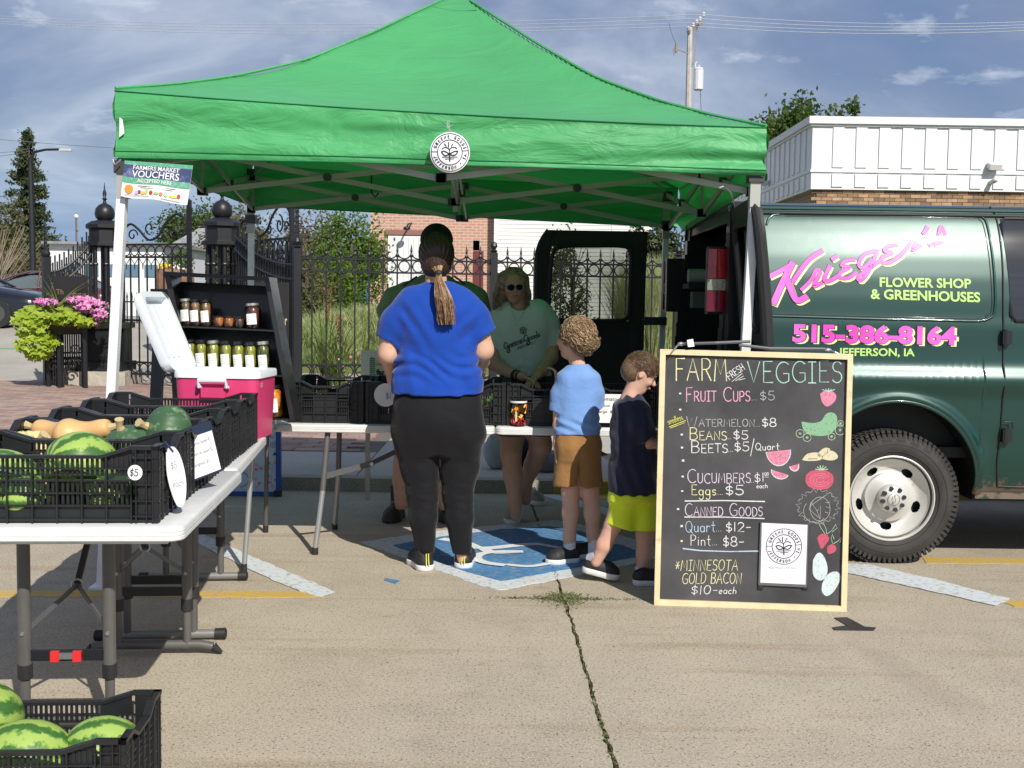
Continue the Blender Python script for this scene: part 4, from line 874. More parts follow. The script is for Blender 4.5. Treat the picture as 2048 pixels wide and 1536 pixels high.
 # stone planter with flowers behind the gate
t = thing('barrel_planter','wooden barrel planter with yellow and white flowers behind the gate','planter',(tpx(350,22),22,.2))
zz = lambda y:az(350,y,22); xx = tpx(350,22)
MB().lathe([(.30,.2),(.36,zz(558)),(.34,zz(538)),(.3,zz(538))],(xx,22,0),14).build('barrel',M('barrel_wood',(.25,.14,.08),.8,var=(12,.2)),t,world=True)
V,F_ = leafcloud(crown_pts((xx+.05,22,zz(522)),(.3,.25,.2),400,12),.04); rawmesh('leaves',V,F_,LG2,t,world=True)
V,F_ = leafcloud(crown_pts((xx-.12,21.75,zz(534)),(.14,.1,.06),60,8),.03,asp=.9); rawmesh('yellow_flowers',V,F_,M('yellow_petal',(.8,.6,.03),.6),t,world=True)
V,F_ = leafcloud(crown_pts((xx+.16,21.75,zz(536)),(.14,.1,.05),60,8),.03,asp=.9); rawmesh('white_flowers',V,F_,WHITEP,t,world=True)
# ================================================================== TENT
YF,YBK = 5.66,8.54; XL,XR = -1.925,1.205; CXT = (XL+XR)/2; CYT = 7.10; HWD = (XR-XL)/2+.004; HD = 1.48
tent = thing('market_tent','green pop-up market tent with white legs over the stall','tent',(CXT,CYT,0))
def tilt(x):return.045-.09*(x-XL)/(XR-XL)
ZE = lambda x:2.378+.067*(1-2*(x-XL)/(XR-XL))
CURV = [(0,0),(.15,.075),(.3,.17),(.5,.33),(.7,.56),(.85,.745),(1,.93)]
def curve(t):
 for(a,b),(c,d)in zip(CURV[:-1],CURV[1:]):
  if t<=c:return b+(d-b)*(t-a)/(c-a)
 return CURV[-1][1]
CF = [curve(i/200)for i in range(201)]
for _ in range(60):CF = [CF[0]]+[(CF[i-1]+CF[i]*2+CF[i+1])/4 for i in range(1,200)]+[CF[-1]]
def cval(t):t = min(max(t,0),1)*200; i = min(int(t),199); return CF[i]+(CF[i+1]-CF[i])*(t-i)
from mathutils import noise as NZ
def wr(x,y,z,s,o=3):return NZ.fractal(Vector((x,y,z))*s,0.9,2.1,o)
m = bpy.data.materials.new('tent_fabric'); m.use_nodes = True; t_ = m.node_tree; ns = t_.nodes; lk = t_.links; b = ns['Principled BSDF']
gcol = (.065,.36,.125)
b.inputs['Roughness'].default_value = .5; b.inputs['Sheen Weight'].default_value = .15; b.inputs['Specular IOR Level'].default_value = .45
g = ns.new('ShaderNodeNewGeometry'); mpn = ns.new('ShaderNodeMapping'); mpn.inputs['Scale'].default_value = (.9,.9,2.6); mpn.inputs['Rotation'].default_value = (0,R(-14),0); lk.new(g.outputs['Position'],mpn.inputs[0])
n_ = ns.new('ShaderNodeTexNoise'); n_.inputs['Scale'].default_value = 3.2; n_.inputs['Detail'].default_value = 7; n_.inputs['Roughness'].default_value = .52; n_.inputs['Distortion'].default_value = 1.1; lk.new(mpn.outputs[0],n_.inputs['Vector'])
n2_ = ns.new('ShaderNodeTexNoise'); n2_.inputs['Scale'].default_value = 1.3; n2_.inputs['Detail'].default_value = 3; lk.new(g.outputs['Position'],n2_.inputs['Vector'])
mr_ = ns.new('ShaderNodeMapRange'); mr_.inputs['From Min'].default_value = .3; mr_.inputs['From Max'].default_value = .7; mr_.inputs['To Min'].default_value = .9; mr_.inputs['To Max'].default_value = 1.1; lk.new(n2_.outputs[0],mr_.inputs[0])
vs_ = ns.new('ShaderNodeVectorMath'); vs_.operation = 'SCALE'; vs_.inputs[0].default_value = gcol; lk.new(mr_.outputs[0],vs_.inputs['Scale']); lk.new(vs_.outputs[0],b.inputs['Base Color'])
bm2 = ns.new('ShaderNodeBump'); bm2.inputs['Strength'].default_value = .55; bm2.inputs['Distance'].default_value = .045; lk.new(n_.outputs[0],bm2.inputs['Height']); lk.new(bm2.outputs[0],b.inputs['Normal'])
tr_ = ns.new('ShaderNodeBsdfTranslucent'); tr_.inputs[0].default_value = (.018,.42,.06,1); ms_ = ns.new('ShaderNodeMixShader'); ms_.inputs[0].default_value = .16
lk.new(b.outputs[0],ms_.inputs[1]); lk.new(tr_.outputs[0],ms_.inputs[2]); lk.new(ms_.outputs[0],ns['Material Output'].inputs[0]); FAB = m; MATS['tent_fabric'] = m
def roofz(u,v):
 a,b_ = abs(u),abs(v); mxx = max(a,b_); t = 1-mxx; x = CXT+u*HWD
 e = ZE(x)-(.02*(1-(min(a,b_)/(mxx+1e-6))**2)*(1-t)**3)
 m_ = min(a,b_)/(mxx+1e-6)
 return e*1+cval(t)-.055*(1-m_**2)*4*t*(1-t)
def roofp(s,r):
 u,v = s*2-1,r*2-1
 z = roofz(u,v); x = CXT+u*HWD; y = CYT+v*HD
 w = .010*wr(x,y,0,2.2)+.008*math.sin(9*(abs(u)+abs(v))+4*wr(x,y,3,.8))*(1-max(abs(u),abs(v)))
 w*=min(1,(1-max(abs(u),abs(v)))*7)
 return(x,y,z+w)
MB().grid(roofp,120,120).build('canopy_roof',FAB,tent,smooth=True,world=True)
def valance(name,p0,p1,out,z0a,z0b,la,lb,wav=1.0,sag=0.0):
 p0 = Vector(p0); p1 = Vector(p1); o = Vector(out)
 def f(s,r):
  q_ = p0.lerp(p1,s); top = z0a+(z0b-z0a)*s; ln = la+(lb-la)*s; z = top-ln*r-sag*4*s*(1-s)*r-(.02*4*s*(1-s)*(1-r))
  d = .012*r+wav*(.016*math.sin(r*7+s*6+2.2*wr(s*3,r,0,1.1))*(r*(1.0-r)*3.4)+.010*wr(s*7,r*1.6,5,1.0)*min(1,r*4))
  d += .02*max(0,s-.85)/.15*math.sin(r*16)*r
  if r>.985:d-=.004
  return tuple(q_+o*d)[:2]+(z,)
 o_ = MB().grid(f,150,34).build(name,FAB,tent,smooth=True,world=True)
 # hem and top seam
 hem = MB(); hem.tube([Vector(f(i/60,.90))+o*.003 for i in range(61)],.0022,4,False); hem.tube([Vector(f(i/60,.015))+o*.004 for i in range(61)],.003,4,False)
 hem.tube([Vector(f(i/60,1))for i in range(61)],.003,4,False); hem.build('seam',M('tent_seam',(.012,.2,.07),.6),tent,world=True)
 return f
xl,xr = CXT-HWD,CXT+HWD; yf,yb_ = CYT-HD,CYT+HD
fval = valance('valance',(xl,yf,0),(xr,yf,0),(0,-1,0),ZE(xl),ZE(xr),.325,.232,sag=-.01)
valance('valance',(xl,yb_,0),(xr,yb_,0),(0,1,0),ZE(xl),ZE(xr),.31,.29)
valance('valance',(xl,yf,0),(xl,yb_,0),(-1,0,0),ZE(xl),ZE(xl),.315,.31)
valance('valance',(xr,yf,0),(xr,yb_,0),(1,0,0),ZE(xr),ZE(xr),.25,.34)
# ridge tubes on the fabric
TRUSS = M('truss_grey',(.40,.41,.38),.42,metal=.2)
HUB = M('truss_hub',(.05,.052,.05),.5)
for sx in(-1,1):
 for sy in(-1,1):
  MB().tube([(CXT+sx*HWD*(1-i/20),CYT+sy*HD*(1-i/20),roofz(sx*(1-i/20),sy*(1-i/20))+.007)for i in range(20)],.009,6).build('ridge_seam',FAB,tent,world=True)
cap_ = [(1,-1),(1,1),(-1,1),(-1,-1),(1,-1)]; MB().tube([(CXT+u*HWD*.1,CYT+v*HD*.1,roofz(u*.1,v*.1)+.004)for a,b in zip(cap_[:-1],cap_[1:])for u,v in[(a[0]+(b[0]-a[0])*k/8,a[1]+(b[1]-a[1])*k/8)for k in range(8)]],.0035,5).build('peak_seam',M('tent_seam',(0,0,0)),tent,world=True)
# posts: foot leans slightly
posts = []
for(tx,fx,y,fy)in((-1.905,-2.035,YF,YF),(1.172,1.12,YF,YF+.06),(-1.925,-1.945,8.48,8.50),(1.115,1.085,8.48,8.50)):
 lower = MB().bar((fx,fy,.01),(fx+(tx-fx)*.97,fy+(y-fy)*.97,2.02),.044 if y<6 else.04); o = lower.build('leg',WPOST,tent,world=True)
 f_ = MB().box((fx,fy,.006),(.10,.10,.012)).build('foot_plate',WPOST,o,world=False); f_.location = (0,0,0)
 me = f_.data; inv = rooted(o,True)
 for v in me.vertices:v.co = inv@v.co
 MB().bar((tx-.004,y,1.93),(tx,y,ZE(tx)-.05),.05).build('upper_tube',TRUSS,tent,world=True)
 MB().box((tx,y,2.08 if y<6 else 2.03),(.075,.075,.06)).box((tx,y+(.04 if y<6 else-.04),ZE(tx)-.085),(.07,.07,.06)).build('bracket',HUB,tent,world=True)
def xbar(a,b,n='truss_bar'):MB().bar(a,b,.014,.030).build(n,TRUSS,tent,world=True)
def truss(A,B,off):
 A = Vector(A); B = Vector(B); Mm = (A+B)/2; o = Vector(off)
 def up(p):return Vector((p.x,p.y,2.29+tilt(p.x)))
 def lw(p):return Vector((p.x,p.y,2.055+tilt(p.x)))
 for P_,Q_ in((A,Mm),(Mm,B)):
  xbar(up(P_)+o,lw(Q_)+o); xbar(lw(P_)-o,up(Q_)-o)
  c_ = (up(P_)+lw(Q_)+lw(P_)+up(Q_))/4; d = (Q_-P_).normalized(); nrm = Vector((-d.y,d.x,0))
  MB().cyl(c_-nrm*.03,c_+nrm*.03,.026,12).build('truss_bolt',HUB,tent,world=True)
 for P_ in(A,Mm,B):
  MB().box(up(P_),(.05,.05,.045)).box(lw(P_),(.05,.05,.045)).build('truss_hub',HUB,tent,world=True)
 MB().bar(lw(Mm),up(Mm),.018).build('truss_link',TRUSS,tent,world=True)
cs = [(-1.90,5.72),(1.17,5.72),(-1.915,8.44),(1.115,8.44)]
truss((*cs[0],0),(*cs[1],0),(0,.012,0)); truss((*cs[2],0),(*cs[3],0),(0,.012,0)); truss((*cs[0],0),(*cs[2],0),(.012,0,0)); truss((*cs[1],0),(*cs[3],0),(.012,0,0))
truss((-1.90,7.08,0),(1.14,7.08,0),(0,.012,0)); truss((-.36,5.72,0),(-.36,8.44,0),(.012,0,0))
MB().bar((-.36,7.08,2.0),(-.345,7.08,3.24),.03).build('centre_pole',TRUSS,tent,world=True)
for a in cs:MB().bar((a[0],a[1],2.30+tilt(a[0])),(-.36+(a[0]+.36)*.05,7.08+(a[1]-7.08)*.05,3.1),.014,.02).build('roof_strut',TRUSS,tent,world=True)
MB().tube([(-1.0,8.1,2.32),(-1.0,8.1,2.2),(-.97,8.1,2.17),(-.95,8.1,2.2)],.006,5).build('hook',BLACKM,tent,world=True)
MB().tube([at(1440,375,5.6),at(1450,372,5.7),at(1462,385,5.7),at(1470,410,5.8)],.004,5).build('cord',M('white_cord',(.5,.5,.5),.6),tent,world=True)
p = at(243,235,YF-.05); MB().prism([(p.x-.008,p.z),(p.x+.006,p.z-.01),(p.x+.014,p.z-.075),(p.x-.01,p.z-.095)],.004,Matrix.Translation((0,YF-.055,0))).build('corner_tag',PAPER,tent,world=True)
# round sign
def emblem(mb,cx,cy,r,fn,w=.05):
 """circle badge of plant, rays and lettering, radius r"""
 def ln(pts,ww):ribbon(mb,[(cx+x*r,cy+y*r)for x,y in pts],ww*r,fn)
 ln(arc(0,0,.93,.93,0,360,48),.035); ln(arc(0,0,.62,.62,0,360,40),.04)
 ln([(-.93,.02),(-.62,.02)],.03); ln([(.62,.08),(.93,.10)],.03)
 for(a,b_)in(((-.08,.50),(-.07,.26)),((-.28,.42),(-.18,.30)),((.16,.43),(.07,.31))):ln([a,b_],.05)
 ln(arc(-.22,.08,.2,.16,0,150),.045); ln(arc(.18,.10,.2,.16,180,30),.045); ln([(-.02,.08),(-.02,-.10)],.04)
 ln(smoothpts([(-.42,.02),(-.30,.06),(-.12,-.02),(-.05,-.10),(-.22,-.16),(-.34,-.10),(-.42,.02)],4),.06); ln(smoothpts([(.40,.05),(.26,.06),(.08,-.02),(0,-.10),(.20,-.14),(.32,-.08),(.40,.05)],4),.06)
 ln([(-.02,-.06),(0,-.44)],.06); ln([(-.38,-.24),(.38,-.22)],.035); ln([(-.22,-.33),(.22,-.31)],.035)
 def ring(txt,a0,a1,inward):
  n = len(txt)
  for i,ch in enumerate(txt):
   a = R(a0+(a1-a0)*i/(n-1)); bx,by = .775*math.cos(a),.775*math.sin(a)
   rot = a-PI/2 if not inward else a+PI/2
   ca,sa = math.cos(rot),math.sin(rot)
   if ch=='.':ln([(bx-.02,by),(bx+.02,by)],.05); continue
   wd,pl = GL.get(ch,GL[' '])
   for p_ in pl:ln([(bx+((x-wd/2)*ca-(y-.5)*sa)*.135,by+((x-wd/2)*sa+(y-.5)*ca)*.135)for x,y in p_],.036)
 ring('GREENE GOODS',160,18,False); ring('JEFFERSON . IA',198,350,True)
q0 = at(900,305,5.56); rs = thing('round_sign','round white shop badge hanging from the front of the tent','sign',tuple(q0))
rm = 39.5/FPX*5.56; mt = Matrix.Rotation(R(90),4,'X')@Matrix.Rotation(R(0),4,'Z')
MB().lathe([(rm-.003,-.004),(rm,-.002),(rm,.002),(rm-.003,.004)],n=40,m=mt).build('disc',M('badge_white',(.82,.83,.87),.3),rs,smooth=40)
mb = MB(); emblem(mb,0,0,rm,lambda u,v:(u,-.0065,v)); mb.build('print',INK,rs)
mb = MB()
for i in range(7):mb.tube([(random.uniform(-.008,.008),.0,rm),(-.01+random.uniform(-.01,.01),-.012,rm+.02),(-.02+random.uniform(-.02,.03),-.0,rm+random.uniform(.02,.055))],.0011,4,False)
mb.build('cord',M('white_cord',(0,0,0)),rs)
# voucher banner
A_p,B_p,C_p,D_p = at(250,321,5.62),at(386,331,5.62),at(374,409,5.60),at(241,392,5.60)
vb = thing('voucher_sign','farmers market vouchers plastic sign tied to the left tent leg','sign',tuple(A_p))
def vfn(u,v,off=0.0):
 p = A_p.lerp(B_p,u).lerp(D_p.lerp(C_p,u),v); return(p.x,p.y-off+.006*math.sin(u*7+v)*v,p.z-.004*math.sin(u*9)*v)
def vquad(u0,v0,u1,v1,mat,off,name='print',nu=14,nv=4):
 MB().grid(lambda a,b_:vfn(u0+(u1-u0)*a,v0+(v1-v0)*b_,off),nu,nv,flip=True).build(name,mat,vb,world=True)
VB = M('voucher_white',(.74,.75,.76),.35); VG = M('voucher_green',(.10,.36,.22),.35,two=((.25,.45,.36),60,.55,.65)); VN = M('voucher_navy',(.05,.065,.16),.35,two=((.16,.19,.33),30,.5,.7))
vquad(0,0,1,1,VB,.002,'board',20,8); vquad(0,0,1,.10,VG,.004); vquad(0,.10,1,.44,VN,.004); vquad(0,.44,1,.60,VG,.004)
mb = MB()
for txt,u,v,h_,w_ in(('FARMERS MARKET',.14,.22,.11,.68),('VOUCHERS',.13,.42,.18,.70),('ACCEPTED HERE',.22,.56,.10,.52)):
 vs,fs = textmesh(txt,1,.012); x0 = min(q[0]for q in vs); x1 = max(q[0]for q in vs); hh = max(q[1]for q in vs)
 mb.add([vfn(u+(q[0]-x0)/(x1-x0)*w_,v-q[1]/hh*h_,.0068)for q in vs],fs)
mb.build('lettering',VB,vb,world=True)
mb = MB()
for u0,u1,v in((.24,.80,.645),(.28,.76,.69),(.06,.42,.93),(.62,.88,.95)):ribbon(mb,[(u0,v),(u1,v)],.012,lambda a,b_:vfn(a,b_,.0066))
mb.build('small_print',INK,vb,world=True)
for u,v,ru,rv,c in((.11,.76,.065,.12,(.75,.28,.05)),(.23,.83,.03,.05,(.6,.4,.6)),(.27,.81,.025,.05,(.2,.05,.12)),(.33,.83,.04,.04,(.8,.5,.1)),(.38,.78,.02,.09,(.4,.55,.15)),(.45,.82,.028,.055,(.5,.03,.04)),(.53,.83,.04,.04,(.3,.5,.2)),(.60,.83,.028,.05,(.65,.2,.12)),(.67,.82,.03,.06,(.45,.6,.35)),(.78,.84,.065,.03,(.85,.65,.05)),(.86,.81,.026,.055,(.6,.05,.06))):
 mb = MB(); pts = arc(u,v,ru,rv,0,360,12)[:-1]; mb.add([vfn(a,b_,.0066)for a,b_ in pts],[tuple(range(len(pts)))[::-1]]); mb.build('fruit_print',M('print_%d_%d'%(int(u*100),int(v*100)),c,.4),vb,world=True)
MB().tube([(A_p.x-.03,A_p.y-.02,A_p.z+.01),(A_p.x-.045,A_p.y-.04,A_p.z-.0),(A_p.x-.035,A_p.y-.04,A_p.z-.025),(A_p.x-.01,A_p.y-.03,A_p.z-.0)],.004,6).build('carabiner',STEEL,vb,world=True)
# ================================================================== VAN
GP = bpy.data.materials.new('van_green_paint'); GP.use_nodes = True
_t = GP.node_tree; _n = _t.nodes; _l = _t.links; _b = _n['Principled BSDF']
_b.inputs['Base Color'].default_value = (.004,.042,.034,1); _b.inputs['Metallic'].default_value = .22; _b.inputs['Roughness'].default_value = .36
_b.inputs['Coat Weight'].default_value = 1; _b.inputs['Coat Roughness'].default_value = .07
_g = _n.new('ShaderNodeNewGeometry'); _x = _n.new('ShaderNodeTexNoise'); _x.inputs['Scale'].default_value = 14; _x.inputs['Detail'].default_value = 8; _x.inputs['Roughness'].default_value = .75; _l.new(_g.outputs['Position'],_x.inputs['Vector'])
_r = _n.new('ShaderNodeMapRange'); _r.inputs['From Min'].default_value = .4; _r.inputs['From Max'].default_value = .75; _r.inputs['To Min'].default_value = .05; _r.inputs['To Max'].default_value = .11; _l.new(_x.outputs[0],_r.inputs[0]); _l.new(_r.outputs[0],_b.inputs['Coat Roughness'])
_m = _n.new('ShaderNodeTexNoise'); _m.inputs['Scale'].default_value = 1.7; _m.inputs['Detail'].default_value = 2; _l.new(_g.outputs['Position'],_m.inputs['Vector'])
_bp = _n.new('ShaderNodeBump'); _bp.inputs['Strength'].default_value = .22; _bp.inputs['Distance'].default_value = .02; _l.new(_m.outputs[0],_bp.inputs['Height']); _l.new(_bp.outputs[0],_b.inputs['Coat Normal'])
# mud near the sill (a stain with its own shape)
_s = _n.new('ShaderNodeSeparateXYZ'); _l.new(_g.outputs['Position'],_s.inputs[0])
_z = _n.new('ShaderNodeMapRange'); _z.inputs['From Min'].default_value = .40; _z.inputs['From Max'].default_value = .62; _z.inputs['To Min'].default_value = .30; _z.inputs['To Max'].default_value = -.25; _l.new(_s.outputs[2],_z.inputs[0])
_a = _n.new('ShaderNodeMath'); _a.operation = 'ADD'; _l.new(_z.outputs[0],_a.inputs[0]); _l.new(_x.outputs[0],_a.inputs[1])
_c = _n.new('ShaderNodeMapRange'); _c.inputs['From Min'].default_value = .62; _c.inputs['From Max'].default_value = .72; _l.new(_a.outputs[0],_c.inputs[0])
_k = _n.new('ShaderNodeMix'); _k.data_type = 'RGBA'; _l.new(_c.outputs[0],_k.inputs[0]); _k.inputs[6].default_value = (.004,.042,.034,1); _k.inputs[7].default_value = (.13,.10,.075,1); _l.new(_k.outputs[2],_b.inputs['Base Color'])
_d = _n.new('ShaderNodeMath'); _d.operation = 'SUBTRACT'; _d.inputs[0].default_value = .6; _l.new(_c.outputs[0],_d.inputs[1]); _l.new(_d.outputs[0],_b.inputs['Coat Weight'])
MATS['van_green'] = GP
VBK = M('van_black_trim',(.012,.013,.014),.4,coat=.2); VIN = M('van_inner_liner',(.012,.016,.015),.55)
VGL = M('van_window_glass',(.012,.014,.017),.04,spec=1.0,coat=1)
YV = 6.42; VX0 = 1.22; VX1 = 6.4; VW = 2.0
PROF = [(.40,.075),(.44,.055),(.52,.03),(.62,.012),(.80,0),(.96,-.004),(1.005,-.022),(1.05,-.034),(1.085,-.020),(1.13,.004),(1.22,.010),(1.36,.014),(1.40,.022),(1.5,.032),(1.62,.052),(1.74,.082),(1.86,.122),(1.95,.158),(1.99,.18),(2.02,.21)]
def yside(z):
 if z<=PROF[0][0]:return YV+PROF[0][1]
 for(a,b),(c,d)in zip(PROF[:-1],PROF[1:]):
  if z<=c:
   t = (z-a)/(c-a); return YV+b+(d-b)*t
 return YV+PROF[-1][1]
YT = [yside(.40+1.62*i/400)for i in range(401)]
for _ in range(30):YT = [YT[0]]+[(YT[i-1]+2*YT[i]+YT[i+1])/4 for i in range(1,400)]+[YT[-1]]
def ys(z):t = min(max((z-.40)/1.62,0),1)*400; i = min(int(t),399); return YT[i]+(YT[i+1]-YT[i])*(t-i)
van = thing('delivery_van','dark green florist van with open rear doors and pink lettering','van',(VX0+2.5,YV+1,0))
WX,WZ = gnd(1781,1120).x*0+ax(1781,6.47,990),.375; AR = .475; AZ = .455
def zbot(x):
 d = abs(x-WX); return AZ+math.sqrt(AR*AR-d*d)if d<AR else.40
xs1 = sorted(set([VX0+(VX1-VX0)*i/120 for i in range(121)]+[WX+AR*math.cos(PI*i/40)for i in range(41)]))
def body(far=False):
 mb = MB(); vs = []; nz = 70
 for x in xs1:
  z0 = zbot(x)if not(x<VX0)else.4
  for j in range(nz+1):
   z = z0+(2.02-z0)*j/nz; y = ys(z)
   # flare round the wheel arch
   d = math.hypot(x-WX,z-AZ)-AR
   if not far:y-=.028*math.exp(-((d-.02)/.028)**2)if d>-.02 else 0
   if far:y = 2*(YV+VW/2)-y
   vs.append((x,y,z))
 k = nz+1
 fs = [(i*k+j,(i+1)*k+j,(i+1)*k+j+1,i*k+j+1)for i in range(len(xs1)-1)for j in range(nz)]
 if far:fs = [f[::-1]for f in fs]
 mb.add(vs,fs); return mb
body().build('side_panel',GP,van,smooth=True,world=True)
body(True).build('far_side_panel',GP,van,smooth=True,world=True)
yr0,yr1 = ys(2.02),2*(YV+VW/2)-ys(2.02)
def rf(u,v):
 y = yr0+(yr1-yr0)*v; return(VX0+.02+(VX1-VX0)*u,y,2.025+.055*math.sin(PI*v)**.6)
MB().grid(rf,30,20,flip=False).build('roof',GP,van,smooth=True,world=True)
MB().tube([(VX0+.05,ys(2.0)+.01,2.005),(VX1,ys(2.0)+.01,2.005)],.016,6).build('gutter',GP,van,world=True)
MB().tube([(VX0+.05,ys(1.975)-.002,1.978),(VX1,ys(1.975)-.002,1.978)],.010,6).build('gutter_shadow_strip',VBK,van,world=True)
# stamped panel beads and seams
def sp(x,z,o=.001):return(x,ys(z)-o,z)
def P2w(px,py,o=.001,base=6.45):
 z = az(px,py,base); z = az(px,py,ys(z)); x = ax(px,ys(z),py); return x,z
def sline(pts,r,mat,name,o=0.0):
 w_ = [P2w(*q)for q in pts]; w_ = smoothpts(w_,4); return MB().tube([sp(x,z,o)for x,z in w_],r,6,False).build(name,mat,van,world=True,smooth=True)
sline([(1545,632),(1620,634),(1760,638),(1900,641),(1955,642),(1978,637),(1989,622),(1989,560),(1983,500),(1974,450),(1966,436),(1950,431),(1900,430),(1760,428),(1620,427),(1562,428),(1540,434),(1533,450)],.0075,GP,'panel_bead',.001)
sline([(1545,627),(1760,633),(1950,637),(1972,632),(1983,618),(1982,560),(1976,500),(1967,452),(1958,440),(1940,436),(1760,433),(1570,432)],.0035,VBK,'panel_groove',-.001)
sline([(1980,413),(1990,430),(1999,470),(2005,530),(2006,600),(2006,700),(2005,800),(1999,880),(1994,925),(1994,972)],.0055,VBK,'door_seam',.001)
sline([(1994,972),(2030,974),(2100,976)],.0055,VBK,'door_seam',.001)
# arch lip
ar_ = [(WX+AR*math.cos(a),AZ+AR*math.sin(a))for a in[PI*i/40 for i in range(41)]]
MB().tube([(WX+AR,ys(.41)-.005,.405)]+[(x,ys(z)-.012,z)for x,z in ar_]+[(WX-AR,ys(.41)-.005,.405)],.012,8).build('arch_lip',GP,van,smooth=True,world=True)
# wheel well and chassis
mb = MB();
for i in range(40):
 a0,a1 = PI*i/40,PI*(i+1)/40
 p = [(WX+(AR-.004)*math.cos(a),AZ+(AR-.004)*math.sin(a))for a in(a0,a1)]
 mb.add([(p[0][0],ys(p[0][1]),p[0][1]),(p[1][0],ys(p[1][1]),p[1][1]),(p[1][0],YV+.5,p[1][1]),(p[0][0],YV+.5,p[0][1])],[(0,1,2,3)])
mb.b2((WX-AR,YV+.5,.3),(WX+AR,YV+.52,.95)); mb.build('wheel_well',VIN,van,world=True)
MB().b2((VX0+.02,YV+.1,.36),(WX-AR-.01,YV+VW-.1,.62)).b2((WX+AR+.01,YV+.1,.36),(VX1,YV+VW-.1,.62)).b2((WX-AR-.01,YV+.55,.36),(WX+AR+.01,YV+VW-.1,.62)).build('underbody',VIN,van,world=True)
MB().b2((WX+AR+.01,YV+.06,.375),(VX1,YV+.10,.41)).build('rocker',M('rusty_sill',(.16,.12,.09),.9,two=((.02,.05,.04),20,.45,.6)),van,world=True)
MB().cyl((WX,YV+.3,WZ),(WX,YV+1.7,WZ),.05,8).ell((WX,YV+1.0,WZ),(.16,.2,.16)).build('axle',DARKP,van,world=True)
# wheel
whl = MB(); TW = .235; R0 = .375; y0 = YV+.035
prof = [(.235,.005),(.25,-.012),(.30,-.022),(.335,-.016),(.36,0),(.371,.02),(R0,.05),(R0,TW-.05),(.36,TW),(.30,TW+.02),(.235,TW)]
mw = Matrix.Translation((WX,y0,WZ))@Matrix.Rotation(R(-90),4,'X')
whl.lathe(prof,n=72,m=mw,cap=False)
TYR = M('tyre_rubber',(.035,.033,.031),.75,var=(8,.25),bump=(60,.4,.003))
wt = whl.build('wheel',TYR,van,smooth=45,world=True)
tb_ = MB()
for i in range(76):
 a = 2*PI*i/76
 for y_,w_,off in((.018,.036,0),(.075,.05,.5),(.135,.05,0),(.195,.04,.5)):
  aa = a+off*2*PI/76; tb_.box((WX+(R0+.003)*math.cos(aa),y0+y_,WZ+(R0+.003)*math.sin(aa)),(.013,w_,.021),Matrix.Rotation(-aa,3,'Y')@Matrix.Rotation(R(12),3,'X'))
 tb_.box((WX+.353*math.cos(a),y0-.006,WZ+.353*math.sin(a)),(.03,.012,.016),Matrix.Rotation(-a,3,'Y'))
for i in range(26):
 a = 2*PI*i/26; tb_.box((WX+.325*math.cos(a),y0-.0165,WZ+.325*math.sin(a)),(.028,.004,.05),Matrix.Rotation(-a,3,'Y'))if 3<i<9 else None
tb_.build('tread',TYR,wt,world=True,kind='stuff')
mb = MB(); mb.tube([(WX+.268*math.cos(2*PI*i/60),y0-.0185,WZ+.268*math.sin(2*PI*i/60))for i in range(61)],.0025,4,False); mb.tube([(WX+.31*math.cos(2*PI*i/60),y0-.021,WZ+.31*math.sin(2*PI*i/60))for i in range(61)],.0022,4,False); mb.build('sidewall_bead',TYR,wt,world=True)
# steel rim with five slots
RIM = M('rim_silver_paint',(.60,.59,.56),.38,metal=.25,var=(6,.06),two=((.35,.27,.18),12,.66,.76))
def rimfn(u,v):
 a = 2*PI*u; r_ = .075+(.236-.075)*v
 if v>.9:d = -.012+(v-.9)*.2
 else:d = .012+.052*math.sin(PI*min(1,max(0,(v-.05)/.85)))**1.0*(.5 if v<.4 else 1)-.012
 return(WX+r_*math.cos(a),y0+.02+d-.015*(1-v),WZ+r_*math.sin(a))
mb = MB(); nu,nv = 360,56; vs = [rimfn(i/nu,j/nv)for j in range(nv+1)for i in range(nu)]; fs = []
for j in range(nv):
 for i in range(nu):
  a = 360*(i+.5)/nu; r_ = .075+.161*(j+.5)/nv; hole = False
  for k in range(5):
   c_ = 88-180+k*72; da = (a-c_+180)%360-180; dx = R(da)*.168; dr = r_-.170
   if(dx/.034)**2+(dr/.0215)**2<1:hole = True
  if not hole:fs.append((j*nu+i,j*nu+(i+1)%nu,(j+1)*nu+(i+1)%nu,(j+1)*nu+i))
mb.add(vs,fs); rim = mb.build('rim',RIM,wt,smooth=50,world=True)
MB().lathe([(.001,.10),(.23,.10),(.232,.02)],n=30,m=mw,cap=False).build('rim_barrel',VIN,wt,world=True)
MB().lathe([(.237,.03),(.241,.0),(.244,-.014),(.238,-.016),(.232,-.006)],n=60,m=mw,cap=False).build('rim_edge',RIM,wt,smooth=60,world=True)
MB().lathe([(.083,.03),(.083,-.005),(.078,-.022),(.064,-.034),(.038,-.040),(.034,-.044),(.002,-.045)],n=40,m=mw,cap=False).build('hub_cap',RIM,wt,smooth=50,world=True)
mb = MB()
for i in range(8):
 a = 2*PI*i/8+.2; mb.cyl((WX+.062*math.cos(a),y0-.012,WZ+.062*math.sin(a)),(WX+.060*math.cos(a),y0-.045,WZ+.060*math.sin(a)),.0125,8)
mb.build('lug_nuts',M('rubber_nut',(.03,.03,.032),.4),wt,world=True)
mb = MB(); yl_ = y0-.0475; bt = [(-.022,.006),(-.009,.006),(-.009,.022),(.009,.022),(.009,.006),(.022,.006),(.022,-.006),(.009,-.006),(.009,-.022),(-.009,-.022),(-.009,-.006),(-.022,-.006),(-.022,.006)]
ca,sa = math.cos(R(78)),math.sin(R(78)); bt = [(x*1.3+.2*y,y*.45)for x,y in bt]
